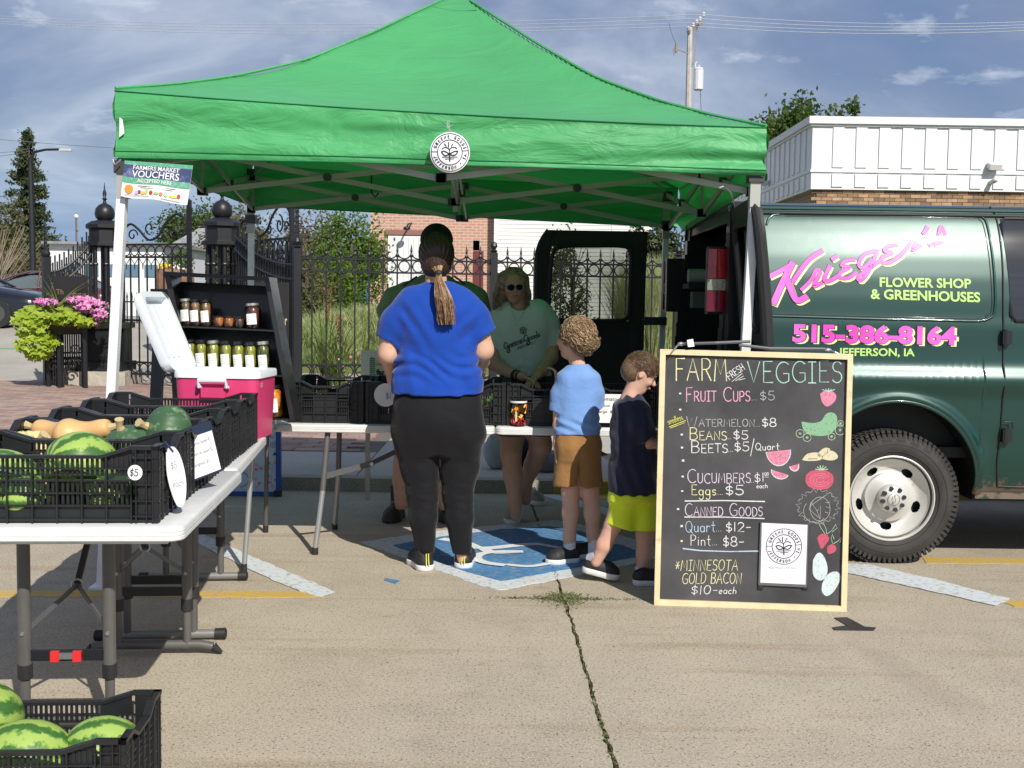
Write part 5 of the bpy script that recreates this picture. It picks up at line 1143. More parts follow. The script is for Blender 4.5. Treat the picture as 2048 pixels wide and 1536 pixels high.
ribbon(mb,[(WX+x*ca-y*sa,WZ+x*sa+y*ca)for x,y in bt],.002,lambda u,v:(u,yl_,v)); ribbon(mb,[(WX+x,WZ+y)for x,y in arc(0,0,.033,.033,0,360,30)],.002,lambda u,v:(u,yl_,v)); mb.build('emblem',M('emblem_line',(.08,.08,.08),.5),wt,world=True)
w2 = copy_tree(wt,van); w2.location = (3.35,0,0)
# passenger door window and hinges
px_,pz_ = P2w(2007,437)
wpts = [(2010,438),(2100,440),(2100,645),(2030,643),(2020,635),(2015,600),(2010,520),(2006,450)]
ww = [P2w(*q)for q in wpts]
def wfn(u,v):
 z = P2w(2050,438)[1]+(P2w(2050,642)[1]-P2w(2050,438)[1])*v; x0 = P2w(2007+10*v,500)[0]; return(x0+(1.2)*u,ys(z)-.004,z)
MB().grid(wfn,8,16).build('door_window',VGL,van,smooth=True,world=True)
MB().tube([Vector(wfn(1,0)),Vector(wfn(.02,0)),Vector(wfn(0,.05)),Vector(wfn(0,.95)),Vector(wfn(.02,1)),Vector(wfn(1,1))],.010,6).build('window_seal',VBK,van,world=True)
for py in(675,870):
 x,z = P2w(2010,py); MB().box((x,ys(z)-.018,z),(.05,.035,.075)).cyl((x-.012,ys(z)-.03,z-.045),(x-.012,ys(z)-.03,z+.045),.011,8).build('door_hinge',VBK,van,world=True)
MB().tube([sp(*P2w(2006,843),.02),sp(*P2w(2020,843),.025),sp(*P2w(2021,856),.025)],.004,6).build('door_check',VBK,van,world=True)
# rear end: frame, inside, lights
xo = VX0
def rxx(z):return VX0-.03+.085*max(0,(z-.9)/1.1)**1.6
mb = MB()
for(ya,yb2)in((YV+.03,YV+.15),(YV+VW-.15,YV+VW-.03)):
 for i in range(16):
  z0,z1 = .45+1.55*i/16,.45+1.55*(i+1)/16
  o = (ys(z0)-YV)*(1 if ya<YV+1 else-1)
  mb.b2((rxx(z0)-.03,ya+o,z0),(rxx(z0)+.12,yb2+o,z1))
mb.b2((rxx(1.9)-.02,YV+.15,1.93),(rxx(2)+.12,YV+VW-.15,2.04)); mb.build('rear_frame',VBK,van,world=True)
MB().b2((VX0-.12,YV+.08,.40),(VX0+.05,YV+VW-.08,.56)).build('rear_bumper',M('bumper_black',(.02,.02,.02),.5),van,world=True)
MB().b2((VX0,YV+.12,.60),(VX1-.3,YV+VW-.12,.66)).build('cargo_floor',VIN,van,world=True)
MB().b2((VX0+.05,YV+.20,.66),(VX1-.3,YV+.22,1.95)).b2((VX0+.05,YV+VW-.22,.66),(VX1-.3,YV+VW-.2,1.95)).b2((VX0+.05,YV+.22,1.93),(VX1-.3,YV+VW-.22,1.95)).b2((4.0,YV+.2,.66),(4.05,YV+VW-.2,1.95)).build('cargo_liner',VIN,van,world=True)
RED = M('tail_red',(.62,.012,.015),.15,coat=1,var=(40,.2)); REDB = M('tail_red_deep',(.34,.006,.02),.2,coat=1); CLR = M('tail_clear',(.62,.57,.42),.2,coat=1,var=(80,.3))
def tail(y0_,sgn):
 t = thing('x','x','x'); bpy.data.objects.remove(t)
 hb = MB().b2((VX0-.125,y0_,1.40),(VX0+.03,y0_+sgn*.10,1.78)).build('tail_light',VBK,van,world=True)
 for z0,z1,mt_ in((1.60,1.765,RED),(1.535,1.597,CLR),(1.415,1.532,REDB)):
  def f(u,v,z0=z0,z1=z1):
   z = z0+(z1-z0)*v; tp = (z-1.4)/.38*.02; a = PI/2*u
   return(VX0-.135+tp*.3+(.125-tp*.6)*u,y0_-sgn*(.004+.022*math.sin(PI*(.2+.6*u))),z)
  MB().grid(f,8,4).build('lens',mt_,hb,smooth=True,world=True)
 return hb
tail(ys(1.6)+.02,1); tail(2*(YV+VW/2)-ys(1.6)-.02,-1)
# near rear door, folded right round (points towards the viewer)
def doorshape(n=24):
 pts = []
 for i in range(n+1):
  z = .52+(1.98-.52)*i/n; pts.append((z,.045*(1-((z-.85)/1.15)**2*1.0)if z>.85 else.045))
 return pts
def reardoor(hx,hy,dx,dy,nx,ny,label=None):
 """hinge line at (hx,hy); leaf runs along (dx,dy); outer skin bulges along (nx,ny)"""
 ds = doorshape(); wd = .80; hb = None; mb = MB(); vs = []; nu = 12
 def pt(u,z,b_,inn):
  r_ = 1.0
  if z>1.78:r_ = 1-.10*((z-1.78)/.2)**2
  return(hx+dx*wd*u*r_+nx*(b_+inn),hy+dy*wd*u*r_+ny*(b_+inn),z)
 win = lambda u,z:.14<u<.88 and 1.33<z<1.86
 for side,inn in((0,.055),(1,-.0)):
  k = len(vs); zs_ = [.52+1.46*j/40 for j in range(41)]
  us = [0,.03,.07,.12,.14,.16,.22,.3,.4,.5,.6,.7,.8,.86,.88,.90,.95,.98,1]
  for z in zs_:
   b_ = .05*(1-max(0,(z-.9)/1.1)**1.7*1.9)
   for u in us:
    q_ = inn-(.012 if(side==1 and(.1<u<.92)and not(1.28<z<1.9))else 0)*-1
    vs.append(pt(u,z,b_,q_))
  n_ = len(us)
  F_ = []
  for j in range(40):
   for i in range(n_-1):
    um = (us[i]+us[i+1])/2; zm_ = (zs_[j]+zs_[j+1])/2
    if not win(um,zm_):F_.append((k+j*n_+i,k+j*n_+i+1,k+(j+1)*n_+i+1,k+(j+1)*n_+i))
  mb.f += F_; mb.mi += [0]*len(F_)
 n_ = 19; m_ = 41*n_
 for j in range(40):
  for i in(0,n_-1):mb.f.append((j*n_+i,(j+1)*n_+i,m_+(j+1)*n_+i,m_+j*n_+i)); mb.mi.append(0)
 for i in range(n_-1):
  for j in(0,40):mb.f.append((j*n_+i,j*n_+i+1,m_+j*n_+i+1,m_+j*n_+i)); mb.mi.append(0)
 mb.v = vs
 d = mb.build('rear_door',VIN,van,smooth=30,world=True)
 g_ = MB(); g_.add([pt(u,z,.05*(1-max(0,(z-.9)/1.1)**1.7*1.9),.03)for u,z in((.13,1.32),(.89,1.32),(.89,1.87),(.13,1.87))],[(0,1,2,3)])
 g_.build('window',TG('tinted_clear_glass',(.34,.36,.34),.25),d,world=True)
 tb2 = MB(); bb = lambda z:.05*(1-max(0,(z-.9)/1.1)**1.7*1.9)
 rr = smoothpts([(.2,1.33),(.5,1.325),(.82,1.33),(.88,1.37),(.88,1.6),(.86,1.8),(.80,1.86),(.5,1.87),(.22,1.87),(.145,1.83),(.14,1.6),(.145,1.38),(.2,1.33)],5)
 tb2.tube([pt(u,z,bb(z),-.002)for u,z in rr],.016,6,False); tb2.tube([pt(u,z,bb(z),.052)for u,z in rr],.012,6,False)
 tb2.build('window_seal',DARKP,d,world=True)
 l_ = MB(); p0 = pt(.93,.98,.05,-.012); l_.box(p0,(.05,.05,.12)); p1 = pt(.5,1.25,.05,-.01); l_.box(p1,(.12 if abs(dx)>.5 else.03,.12 if abs(dy)>.5 else.03,.03)); l_.build('latch',BLACKM,d,world=True)
 m2 = MB(); q_ = pt(.95,1.14,.05,-.014); m2.tube([Vector(q_)+Vector((0,0,.015)),Vector(q_)+Vector((-.006,-.02,0)),Vector(q_)+Vector((0,0,-.012))],.004,6); m2.build('latch_bracket',STEEL,d,world=True)
 edge_ = MB(); edge_.tube([pt(1.0,.52+1.46*j/30,bb(.52+1.46*j/30),.02)for j in range(31)],.02,6); edge_.build('door_seal',DARKP,d,world=True)
 return d
MB().b2((VX0-.035,YV-.055,.50),(VX0+.12,YV+.028,1.97)).build('hinge_gap_filler',VBK,van,world=True)  # filler box added to keep sun from slipping through the hinge gap
a_ = R(-3.5)
reardoor(VX0+.01,YV-.02,math.sin(a_),-math.cos(a_),math.cos(a_),math.sin(a_))
reardoor(VX0-.25,YV+VW+.04,-math.cos(R(1)),-math.sin(R(1)),0,1)
MB().b2((VX0-.28,YV+VW-.04,.9),(VX0-.1,YV+VW+.06,1.0)).b2((VX0-.28,YV+VW-.04,1.3),(VX0-.1,YV+VW+.06,1.36)).b2((VX0-.05,YV-.03,1.0),(VX0+.04,YV+.08,1.08)).build('rear_hinge',VBK,van,world=True)
pr = at(1398,552,7.4); rl = thing('paper_roll','off white paper roll lying inside the open van','roll',tuple(pr)); MB().cyl((-.07,0,0),(.2,0,0),.045,16).build('roll',M('kraft_white',(.4,.4,.36),.8),rl)
MB().b2((-.08,-.1,-.08),(.35,.15,-.05)).build('shelf',VIN,van).location = (pr.x-van.location.x,pr.y-van.location.y,pr.z)
pr = at(1405,600,7.3); MB().box((0,0,0),(.14,.12,.10)).build('supply_box',M('dull_box',(.12,.12,.11),.7),label='dull grey box under the paper roll inside the van',cat='box').location = pr
# ---- lettering
LIME = M('vinyl_lime',(.42,.66,.18),.45,coat=.1); PK = M('vinyl_pink',(.68,.055,.46),.45,coat=.1,two=((.72,.16,.62),2.0,.4,.6)); CREAM = M('vinyl_cream',(.75,.74,.38),.45,coat=.1)
def vtext(txt,pa,pb,hpx,mat,layer=.0035,bold=.0,name='lettering',shift=(0,0),fitx=None,condense=None):
 """pa,pb: pixel baseline start/end"""
 (xa_,za_),(xb_,zb_) = P2w(*pa),P2w(*pb); hh = P2w(pa[0],pa[1]-hpx)[1]-za_
 vs,fs = textmesh(txt,1,bold,1.0); x0 = min(q[0]for q in vs); x1 = max(q[0]for q in vs); cap = .70
 L_ = xb_-xa_
 out = []
 for q in vs:
  s = (q[0]-x0)/(x1-x0); x = xa_+L_*s+shift[0]; z = za_+(zb_-za_)*s+q[1]/cap*hh+shift[1]; out.append((x,ys(z)-layer,z))
 MB().add(out,fs).build(name,mat,van,world=True)
vtext('FLOWER SHOP',(1759,573),(1942,576),18,LIME,bold=.028)
vtext('& GREENHOUSES',(1741,597),(1960,604),19,LIME,bold=.028)
vtext('JEFFERSON, IA',(1676,711),(1829,712),15,LIME,bold=.026)
for lay,mt_,sh,bd in((.0028,CREAM,(.014,-.008),.05),(.0040,INK,(0,0),.062),(.0052,PK,(0,0),.042)):vtext('515-386-8164',(1584,682),(1912,688),33,mt_,lay,bd,shift=sh)
# script name as brush strokes traced at van scale
KR = [([(1540,552),(1562,541),(1584,528)],9),([(1584,527),(1564,567),(1547,605)],13),([(1643,502),(1616,521),(1586,562)],9),([(1574,560),(1586,590),(1596,601),(1611,594)],12),([(1603,579),(1622,560),(1632,540),(1640,545),(1627,572),(1643,566)],7.5),([(1659,532),(1648,558),(1658,562),(1676,552)],8),([(1664,518),(1672,513)],8),([(1708,520),(1691,522),(1683,531),(1698,535),(1681,545),(1679,555),(1696,556),(1712,545)],7),([(1751,502),(1728,509),(1717,528),(1726,536),(1743,520)],7),([(1754,501),(1741,535),(1723,560),(1715,555),(1731,542),(1762,520)],7),([(1793,490),(1776,493),(1768,501),(1783,506),(1766,514),(1763,524),(1779,525),(1801,511)],7),([(1801,511),(1818,490),(1828,475),(1835,480),(1824,500),(1842,490)],7),([(1854,455),(1847,467)],8),([(1858,490),(1874,477),(1881,454),(1889,468),(1884,482),(1868,489)],7)]
for lay,mt_,ex,sh in((.0028,CREAM,1.0,(3.6,4.2)),(.0040,INK,1.16,(0,0)),(.0052,PK,.98,(0,0))):
 mb = MB()
 for i,(pts,w_)in enumerate(KR):
  ww_ = [P2w(x+sh[0],y+sh[1])for x,y in pts]; ww_ = smoothpts(ww_,5); ribbon(mb,ww_,w_/355*ex,lambda u,v,i=i:(u,ys(v)-lay-i*.00003,v))
 mb.build('script_name',mt_,van,world=True)
 # ================================================================== TABLES
TT = .74
DGREY = M('table_leg_grey',(.115,.11,.105),.42,metal=.2,var=(8,.1)); LGREY = M('table_leg_light',(.36,.36,.355),.35,metal=.5)
TOPM = M('table_top_white',(.66,.665,.66),.38,var=(12,.05),bump=(300,.12,.001))
def rrect(x0,y0,x1,y1,r,n=5):
 out = []
 for cx,cy,a in((x1-r,y1-r,0),(x0+r,y1-r,90),(x0+r,y0+r,180),(x1-r,y0+r,270)):out += [(cx+r*math.cos(R(a+90*i/n)),cy+r*math.sin(R(a+90*i/n)))for i in range(n+1)]
 return out
def tabletop(mb,x0,y0,x1,y1,z1=TT,th=.045,r=.05):
 lay = [(.004,z1-th),(0,z1-th+.004),(0,z1-.031),(.0025,z1-.029),(0,z1-.027),(0,z1-.019),(.0025,z1-.017),(0,z1-.015),(0,z1-.012),(.004,z1-.004),(.012,z1)]
 k = None; vs = [];
 for ins,z in lay:
  vs += [(x,y,z)for x,y in rrect(x0+ins,y0+ins,x1-ins,y1-ins,r-ins)]
 n = len(vs)//len(lay); fs = [tuple(range(n-1,-1,-1)),tuple(range((len(lay)-1)*n,len(lay)*n))]
 for l in range(len(lay)-1):fs += [(l*n+i,l*n+(i+1)%n,(l+1)*n+(i+1)%n,(l+1)*n+i)for i in range(n)]
 mb.add(vs,fs)
def htable(corner,rz,w,l,label,near=.24,far_=.10,red=False,arch=(True,False),sh=(0,0)):
 """corner = right front corner; runs back by l"""
 t = thing('folding_table',label,'folding table',(corner[0],corner[1],0),rz,'folding tables of the stall')
 mb = MB(); tabletop(mb,-w,0,0,l); mb.box((-w/2,l/2,TT-.055),(w-.12,l-.14,.02)); mb.build('table_top',TOPM,t,smooth=35)
 MB().box((-.055,.02,TT-.022),(.03,.003,.014)).build('maker_badge',DARKP,t)
 for i,y in enumerate((near,l-far_)):
  st = thing('leg_frame',None,None,(0,0,0)); st.parent = t; st['_l'] = (0,0,0); st.location.x = sh[i]
  for sx in(-1,1):
   x = -w/2+sx*.137
   lg = MB().cyl((x,y,.22),(x,y,TT-.06),.021,14).build('leg',DGREY,st,smooth=40)
   MB().cyl((x,y,.03),(x,y,.21),.0165,12).build('lower_leg',DGREY,st,smooth=40); MB().cyl((x,y,.185),(x,y,.232),.0245,14).build('collar',DARKP,st,smooth=40)
  MB().box((-w/2,y,.262),(.232,.012,.036)).build('crossbar',BLACKM,st)
  if red and i==0:
   for sx in(-.036,.036):MB().box((-w/2+sx,y-.012,.262),(.028,.018,.034)).build('red_clip',M('red_plastic',(.65,.03,.03),.4),st)
   MB().box((-w/2,y-.010,.262),(.10,.012,.02)).build('clip_plate',STEEL,st)
  if arch[i]:
   pts = [(-w/2-.275,y,.006),(-w/2-.24,y,.032),(-w/2-.19,y,.042),(-w/2+.19,y,.042),(-w/2+.24,y,.032),(-w/2+.275,y,.006)]
   MB().tube(pts[1:5],.019,8).build('foot_bar',DGREY,st,smooth=50)
   for e in(0,4):MB().tube([pts[e],pts[e+1]],.018,8,True,[.008,.020]if e==0 else[.020,.008]).build('foot_cap',DARKP,st,smooth=50)
  else:
   MB().cyl((-w/2-.235,y,.027),(-w/2+.235,y,.027),.019,12).build('foot_bar',M('foot_bar_grey',(.22,.215,.21),.4,metal=.3),st,smooth=40)
   for sx in(-1,1):MB().tube([(-w/2+sx*.225,y,.027),(-w/2+sx*.268,y,.027),(-w/2+sx*.274,y,.027)],.024,12,True,[.023,.024,.016]).build('foot_cap',DARKP,st,smooth=40)
  d = .34 if i==0 else-.34
  a,b_,c_ = (-w/2-.137,y,.34),(-w/2+.137,y,.34),(-w/2,y+d*.35,.47)
  MB().bar(a,c_,.006,.016).bar(b_,c_,.006,.016).build('brace',GREYM,st)
  MB().bar(c_,(-w/2,y+d,TT-.06),.02,.012).build('brace_arm',DARKP,st); MB().tube([Vector(c_)+Vector((.018*math.cos(2*PI*q/12),0,.018*math.sin(2*PI*q/12)))for q in range(13)],.004,6).build('lock_ring',STEEL,st)
  for e in(a,b_):MB().cyl((e[0],e[1]-.026,e[2]),(e[0],e[1]+.0,e[2]),.007,8).build('bolt',STEEL,st)
 return t
t1 = htable((-1.015,3.52),R(4.5),.86,1.22,'white folding table nearest the viewer holding squash and melon crates',near=.26,far_=.12,red=True,arch=(True,True),sh=(0,.085))
t2 = htable((-1.145,4.77),R(6.2),.82,1.22,'white folding table behind the first with empty crates',near=.05,far_=.13,arch=(False,False),sh=(.085,.05))
t3 = thing('folding_table','small white folding table under the pink cooler and jar shelf','folding table',(-1.32,6.02,0),R(6),'folding tables of the stall')
mb = MB(); tabletop(mb,-.78,0,0,1.15); mb.build('table_top',TOPM,t3,smooth=35)
for(x,y,dx,dy)in((-.05,.12,-.04,-.10),(-.07,.98,-.02,.10),(-.72,.12,.0,-.10),(-.72,.98,0,.10)):
 lg = MB().cyl((x+dx,y+dy,.02),(x,y,TT-.05),.0135,12).build('leg',LGREY if y<.5 else DGREY,t3,smooth=40); MB().cyl((x+dx,y+dy,0),(x+dx,y+dy,.045),.017,12).build('rubber_foot',DARKP,lg,smooth=40)
 # back row table
BT0,BT1,BY0,BY1 = ax(545,6.53,848),1.30,6.53,7.12
t4 = thing('folding_table','long white fold in half table across the stall behind the customers','folding table',(0,BY0,0),0,'folding tables of the stall')
xsm = ax(990,6.53,860)
for a,b_ in((BT0,xsm-.002),(xsm+.002,BT1)):
 mb = MB(); tabletop(mb,a,0,b_,BY1-BY0,r=.045); mb.build('table_top',TOPM,t4,smooth=35)
MB().box((xsm,.02,TT-.06),(.05,.03,.02)).build('latch',DARKP,t4)
for X_,sp_ in((ax(662,6.7,880),-1),(.92,1)):
 for yy,foot in((.05,-.10),(.50,.18)):
  xf = X_+sp_*.055; lg = MB().tube([(xf,yy+foot,.02),(X_+sp_*.02,yy+foot*.5,.36)],.0155,12).build('leg',LGREY,t4,smooth=40)
  MB().tube([(X_+sp_*.02,yy+foot*.5,.36),(X_,yy,TT-.05)],.0165,12).build('upper_leg',DGREY,t4,smooth=40)
  MB().cyl((xf,yy+foot,0),(xf,yy+foot,.04),.019,12).build('rubber_foot',DARKP,lg,smooth=40)
 MB().bar((X_+sp_*.012,.02,.44),(X_-sp_*.26,.1,.51),.008,.034).bar((X_-sp_*.23,.1,.50),(X_-sp_*.62,.25,TT-.06),.008,.028).build('brace',GREYM,t4)
 MB().cyl((X_-sp_*.25,.08,.505),(X_-sp_*.25,.12,.505),.012,8).build('bolt',STEEL,t4)
 # ================================================================== CRATES
def cratemesh(W,D,H):
 """vented harvest crate, origin at the centre of the base"""
 mb = MB(); mb.b2((-W/2+.01,-D/2+.01,.004),(W/2-.01,D/2-.01,.010))
 def side(L_,H_,rot,off,handle):
  m_ = Matrix.Rotation(rot,4,'Z')@Matrix.Translation((0,off,0)); s = MB(m_); hh = L_/2; e = .085
  dip = H_*.86;
  # corner uprights
  for sx in(-1,1):
   s.b2((sx*hh,-.004,0),(sx*(hh-e*.9),.0,H_)); s.b2((sx*hh,-.020,H_-.012),(sx*(hh-e),.002,H_))
   for k in range(3):s.b2((sx*(hh-.004-k*.032),-.018,0),(sx*(hh-.008-k*.032),-.003,H_-.01))
   for z in(.02,.068,.12,.168,.205):s.b2((sx*hh,-.016,z),(sx*(hh-e*.95),-.003,z+.004))
   # rim with raised corners
  x1 = hh-e; x2 = hh-e-L_*.13
  for sx in(-1,1):s.bar((sx*x1,-.008,H_-.006),(sx*x2,-.008,dip),.024,.010)
  s.b2((-x2,-.02,dip-.006),(x2,.003,dip+.004))
  for sx in(-1,1):s.add([(sx*x1,-.001,H_-.01),(sx*x2,-.001,dip),(sx*x2,-.001,dip-.04),(sx*x1,-.001,dip-.04)],[(0,1,2,3)])
  # horizontals
  for z,t_ in((.006,.008),(.052,.006),(.092,.005),(.132,.005),(.150,.004),(.170,.005)):s.b2((-x1,-.014,z),(x1,.001,z+t_))
  s.b2((-x1,-.003,.0),(x1,-.0005,.052))
  nb = max(2,int(round(L_/.105))); xs = [-x1+2*x1*i/nb for i in range(nb+1)]
  for x in xs:s.b2((x-.0025,-.018,0),(x+.0025,.0,dip))
  for i in range(nb):
   if handle and abs((xs[i]+xs[i+1])/2)<L_*.16:
    s.b2((xs[i],-.010,.055),(xs[i+1],-.003,dip-.05)); continue
   k = 5
   for j in range(1,k):
    x = xs[i]+(xs[i+1]-xs[i])*j/k
    s.b2((x-.0042,-.005,.05),(x+.0042,-.0005,.096)); s.b2((x-.0042,-.005,.096),(x+.0042,-.0005,.134))if j%2 or True else None
    s.b2((x-.0042,-.005,.152),(x+.0042,-.0005,dip))
  mb.v,base = mb.v,len(mb.v); mb.v += s.v; mb.f += [tuple(base+q_ for q_ in f)for f in s.f]; mb.mi += s.mi
 side(W,H,0,-D/2+.02,False); side(W,H,PI,-D/2+.02,False); side(D,H,PI/2,-W/2+.02,True); side(D,H,-PI/2,-W/2+.02,True)
 return mb.mesh('crate')
CRA = cratemesh(.70,.415,.245); CRA.materials.append(BLACKP)
CRB = cratemesh(.56,.44,.245); CRB.materials.append(BLACKP)
def crate(me,loc,rz,label,grp='black plastic harvest crates'):
 o = bpy.data.objects.new('crate',me); C.objects.link(o); o.location = loc; o.rotation_euler = (0,0,rz); return tag(o,label,'crate',grp)
rzc = R(4.2)
c1r = Vector((-1.105,3.575)); ux = Vector((math.cos(rzc),math.sin(rzc))); uy = Vector((-math.sin(rzc),math.cos(rzc)))
def cpos(k):p_ = c1r+uy*(k*.427+.2075)-ux*.35; return p_
labs = ['black crate of watermelons at the front of the nearest table','black crate of mixed winter squash behind the watermelon crate','empty black crate behind the squash crate on the left tables','fourth black crate from the front on the left tables, empty','empty black crate in front of the pink cooler']
for k in range(5):p_ = cpos(k); crate(CRA,(p_.x,p_.y,TT+.001),rzc,labs[k])
gc = crate(CRA,(-1.40,3.235,.002),R(4),'black crate of watermelons standing on the ground at the lower left')
bl = ['black crate beside the jar shelf at the left end of the long table','black crate carrying a white paper plate on the long table','black crate of cucumbers behind the blue shirted woman','black crate right behind the fruit cup','black crate behind the tomato price card','black crate at the right end of the long table behind the chalkboard']
bxs = [-1.075,-.625,-.255,.19,.64,1.05]
for i,x in enumerate(bxs):
 crate(CRB,(x,6.60+.28,TT+.001),PI/2,bl[i])
 # ================================================================== PRODUCE
def melonmat():
 m = bpy.data.materials.new('watermelon_rind'); m.use_nodes = True; t = m.node_tree; ns = t.nodes; lk = t.links; b = ns['Principled BSDF']
 tc = ns.new('ShaderNodeTexCoord'); sp_ = ns.new('ShaderNodeSeparateXYZ'); lk.new(tc.outputs['Object'],sp_.inputs[0])
 at_ = ns.new('ShaderNodeMath'); at_.operation = 'ARCTAN2'; lk.new(sp_.outputs[1],at_.inputs[0]); lk.new(sp_.outputs[2],at_.inputs[1])
 nz = ns.new('ShaderNodeTexNoise'); nz.inputs['Scale'].default_value = 11; nz.inputs['Detail'].default_value = 5; nz.inputs['Roughness'].default_value = .7; lk.new(tc.outputs['Object'],nz.inputs['Vector'])
 mu = ns.new('ShaderNodeMath'); mu.operation = 'MULTIPLY'; mu.inputs[1].default_value = 9; lk.new(at_.outputs[0],mu.inputs[0])
 m2 = ns.new('ShaderNodeMath'); m2.operation = 'MULTIPLY'; m2.inputs[1].default_value = 9.0; lk.new(nz.outputs[0],m2.inputs[0])
 ad = ns.new('ShaderNodeMath'); ad.operation = 'ADD'; lk.new(mu.outputs[0],ad.inputs[0]); lk.new(m2.outputs[0],ad.inputs[1])
 sn = ns.new('ShaderNodeMath'); sn.operation = 'SINE'; lk.new(ad.outputs[0],sn.inputs[0])
 fz = ns.new('ShaderNodeTexNoise'); fz.inputs['Scale'].default_value = 34; fz.inputs['Detail'].default_value = 8; fz.inputs['Roughness'].default_value = .75; lk.new(tc.outputs['Object'],fz.inputs['Vector'])
 a2 = ns.new('ShaderNodeMath'); a2.operation = 'MULTIPLY_ADD'; lk.new(fz.outputs[0],a2.inputs[0]); a2.inputs[1].default_value = 4.2; lk.new(sn.outputs[0],a2.inputs[2])
 r_ = ns.new('ShaderNodeValToRGB'); e = r_.color_ramp.elements; mr_ = ns.new('ShaderNodeMapRange'); mr_.inputs['From Min'].default_value = .7; mr_.inputs['From Max'].default_value = 3.5; lk.new(a2.outputs[0],mr_.inputs[0]); lk.new(mr_.outputs[0],r_.inputs[0])
 e[0].position = .34; e[0].color = (.30,.43,.09,1); e[1].position = .68; e[1].color = (.045,.13,.022,1); x = e.new(.50); x.color = (.14,.27,.05,1)
 lk.new(r_.outputs[0],b.inputs[0]); b.inputs['Roughness'].default_value = .42; b.inputs['Coat Weight'].default_value = .08; return m
MEL = melonmat()
def melon(loc,r,label,rot=(0,0,0),el=1.18):
 o = MB().ell((0,0,0),(r*el,r,r*.96),40,26).build('watermelon',MEL,smooth=True,label=label,cat='watermelon',group='striped watermelons'); o.location = loc; o.rotation_euler = rot; return o
cp = cpos(0)
melon((-1.415,3.76,TT+.155),.116,'largest watermelon heaped in the middle of the table crate',(0.1,.25,.9),1.05)
melon((-1.665,3.72,TT+.105),.11,'watermelon at the left side of the table crate',(0,.1,.3))
melon((-1.285,3.675,TT+.075),.072,'small low watermelon right of the largest in the table crate',(0,0,1.2),1.3)
melon((-1.55,3.62,TT+.07),.068,'small watermelon low at the front of the table crate',(0,0,.2),1.3)
melon((-1.375,3.20,.13),.115,'watermelon in the middle of the ground crate',(0,.0,.25))
melon((-1.175,3.27,.135),.098,'watermelon at the right end of the ground crate',(0,.15,.4))
melon((-1.565,3.32,.20),.115,'watermelon highest at the left of the ground crate',(0,.2,1.0))
melon((-1.60,3.10,.13),.10,'watermelon at the front left of the ground crate',(0,0,0.1))
def squash(loc,prof,mat,label,rot,name='squash',stem=True,ribs=0,stemc=(.48,.38,.2),r0=1.0):
 o = thing(name,label,'squash',loc,0,'winter squash in the crate'); o.rotation_euler = Vector(rot).to_track_quat('Z','Y').to_euler()
 mb = MB(); n = 48; vs = []; pr = smoothpts(prof,5)
 for r_,z in pr:
  for j in range(n):
   a = 2*PI*j/n; q_ = r_*(1+(ribs and.05*math.cos(ribs*a))); vs.append((q_*math.cos(a),q_*math.sin(a),z))
 k = len(pr); fs = [(i*n+j,i*n+(j+1)%n,(i+1)*n+(j+1)%n,(i+1)*n+j)for i in range(k-1)for j in range(n)]+[tuple(range(n-1,-1,-1)),tuple(range((k-1)*n,k*n))]
 mb.add(vs,fs); mb.build('flesh',mat,o,smooth=True)
 zt_ = prof[-1][1]; MB().tube([(0,0,zt_-.01),(.003,0,zt_+.015),(.012,.004,zt_+.04)],.012,8,True,[.020,.012,.017]).build('stem',M('squash_stem_%d'%int(stemc[0]*100),stemc,.85,bump=(80,.4,.003)),o,smooth=40); return o
KAB = M('kabocha_green',(.045,.105,.045),.5,two=((.17,.24,.14),34,.54,.66),coord='obj',bump=(40,.3,.004))
BUT = M('butternut_tan',(.62,.38,.16),.45,var=(6,.1),coord='obj'); DEL = M('carnival_cream',(.66,.55,.27),.5,two=((.04,.10,.02),38,.58,.62),coord='obj')
kb = [(.002,-.078),(.045,-.074),(.085,-.045),(.098,0),(.086,.045),(.05,.072),(.015,.078)]
squash((-1.265,4.20,TT+.215),[(a*1.02,b_)for a,b_ in kb],KAB,'large dark green kabocha highest in the squash crate',(-.75,-.55,.35),ribs=9)
squash((-1.395,4.16,TT+.165),[(a*.92,b_*.95)for a,b_ in kb],KAB,'dark green kabocha left of the highest one',(-.25,-.3,.9),ribs=9)
squash((-1.29,4.11,TT+.105),[(a*.95,b_*.9)for a,b_ in kb],KAB,'dark green kabocha underneath at the right of the squash crate',(.3,-.4,.8),ribs=9)
bn = [(.002,-.105),(.038,-.10),(.062,-.07),(.064,-.04),(.050,-.01),(.038,.03),(.037,.08),(.030,.105),(.012,.112)]
squash((-1.59,4.24,TT+.205),bn,BUT,'tan butternut squash with curled stem lying on top of the crate',(.97,-.1,.22))
squash((-1.70,4.30,TT+.195),bn,BUT,'second butternut squash behind the first',(-.9,.3,.15))
squash((-1.72,4.12,TT+.155),[(a*.72,b_*.8)for a,b_ in kb],DEL,'cream squash flecked with green at the left of the squash crate',(.5,-.6,.6),ribs=10)
squash((-1.60,4.06,TT+.12),[(a*.68,b_*.8)for a,b_ in kb],DEL,'smaller cream flecked squash below the butternut',(.6,-.6,.2),ribs=10)
squash((-1.66,4.02,TT+.06),[(a*.68,b_*.8)for a,b_ in kb],DEL,'cream flecked squash at the bottom of the crate',(-.6,-.5,.2),ribs=10)
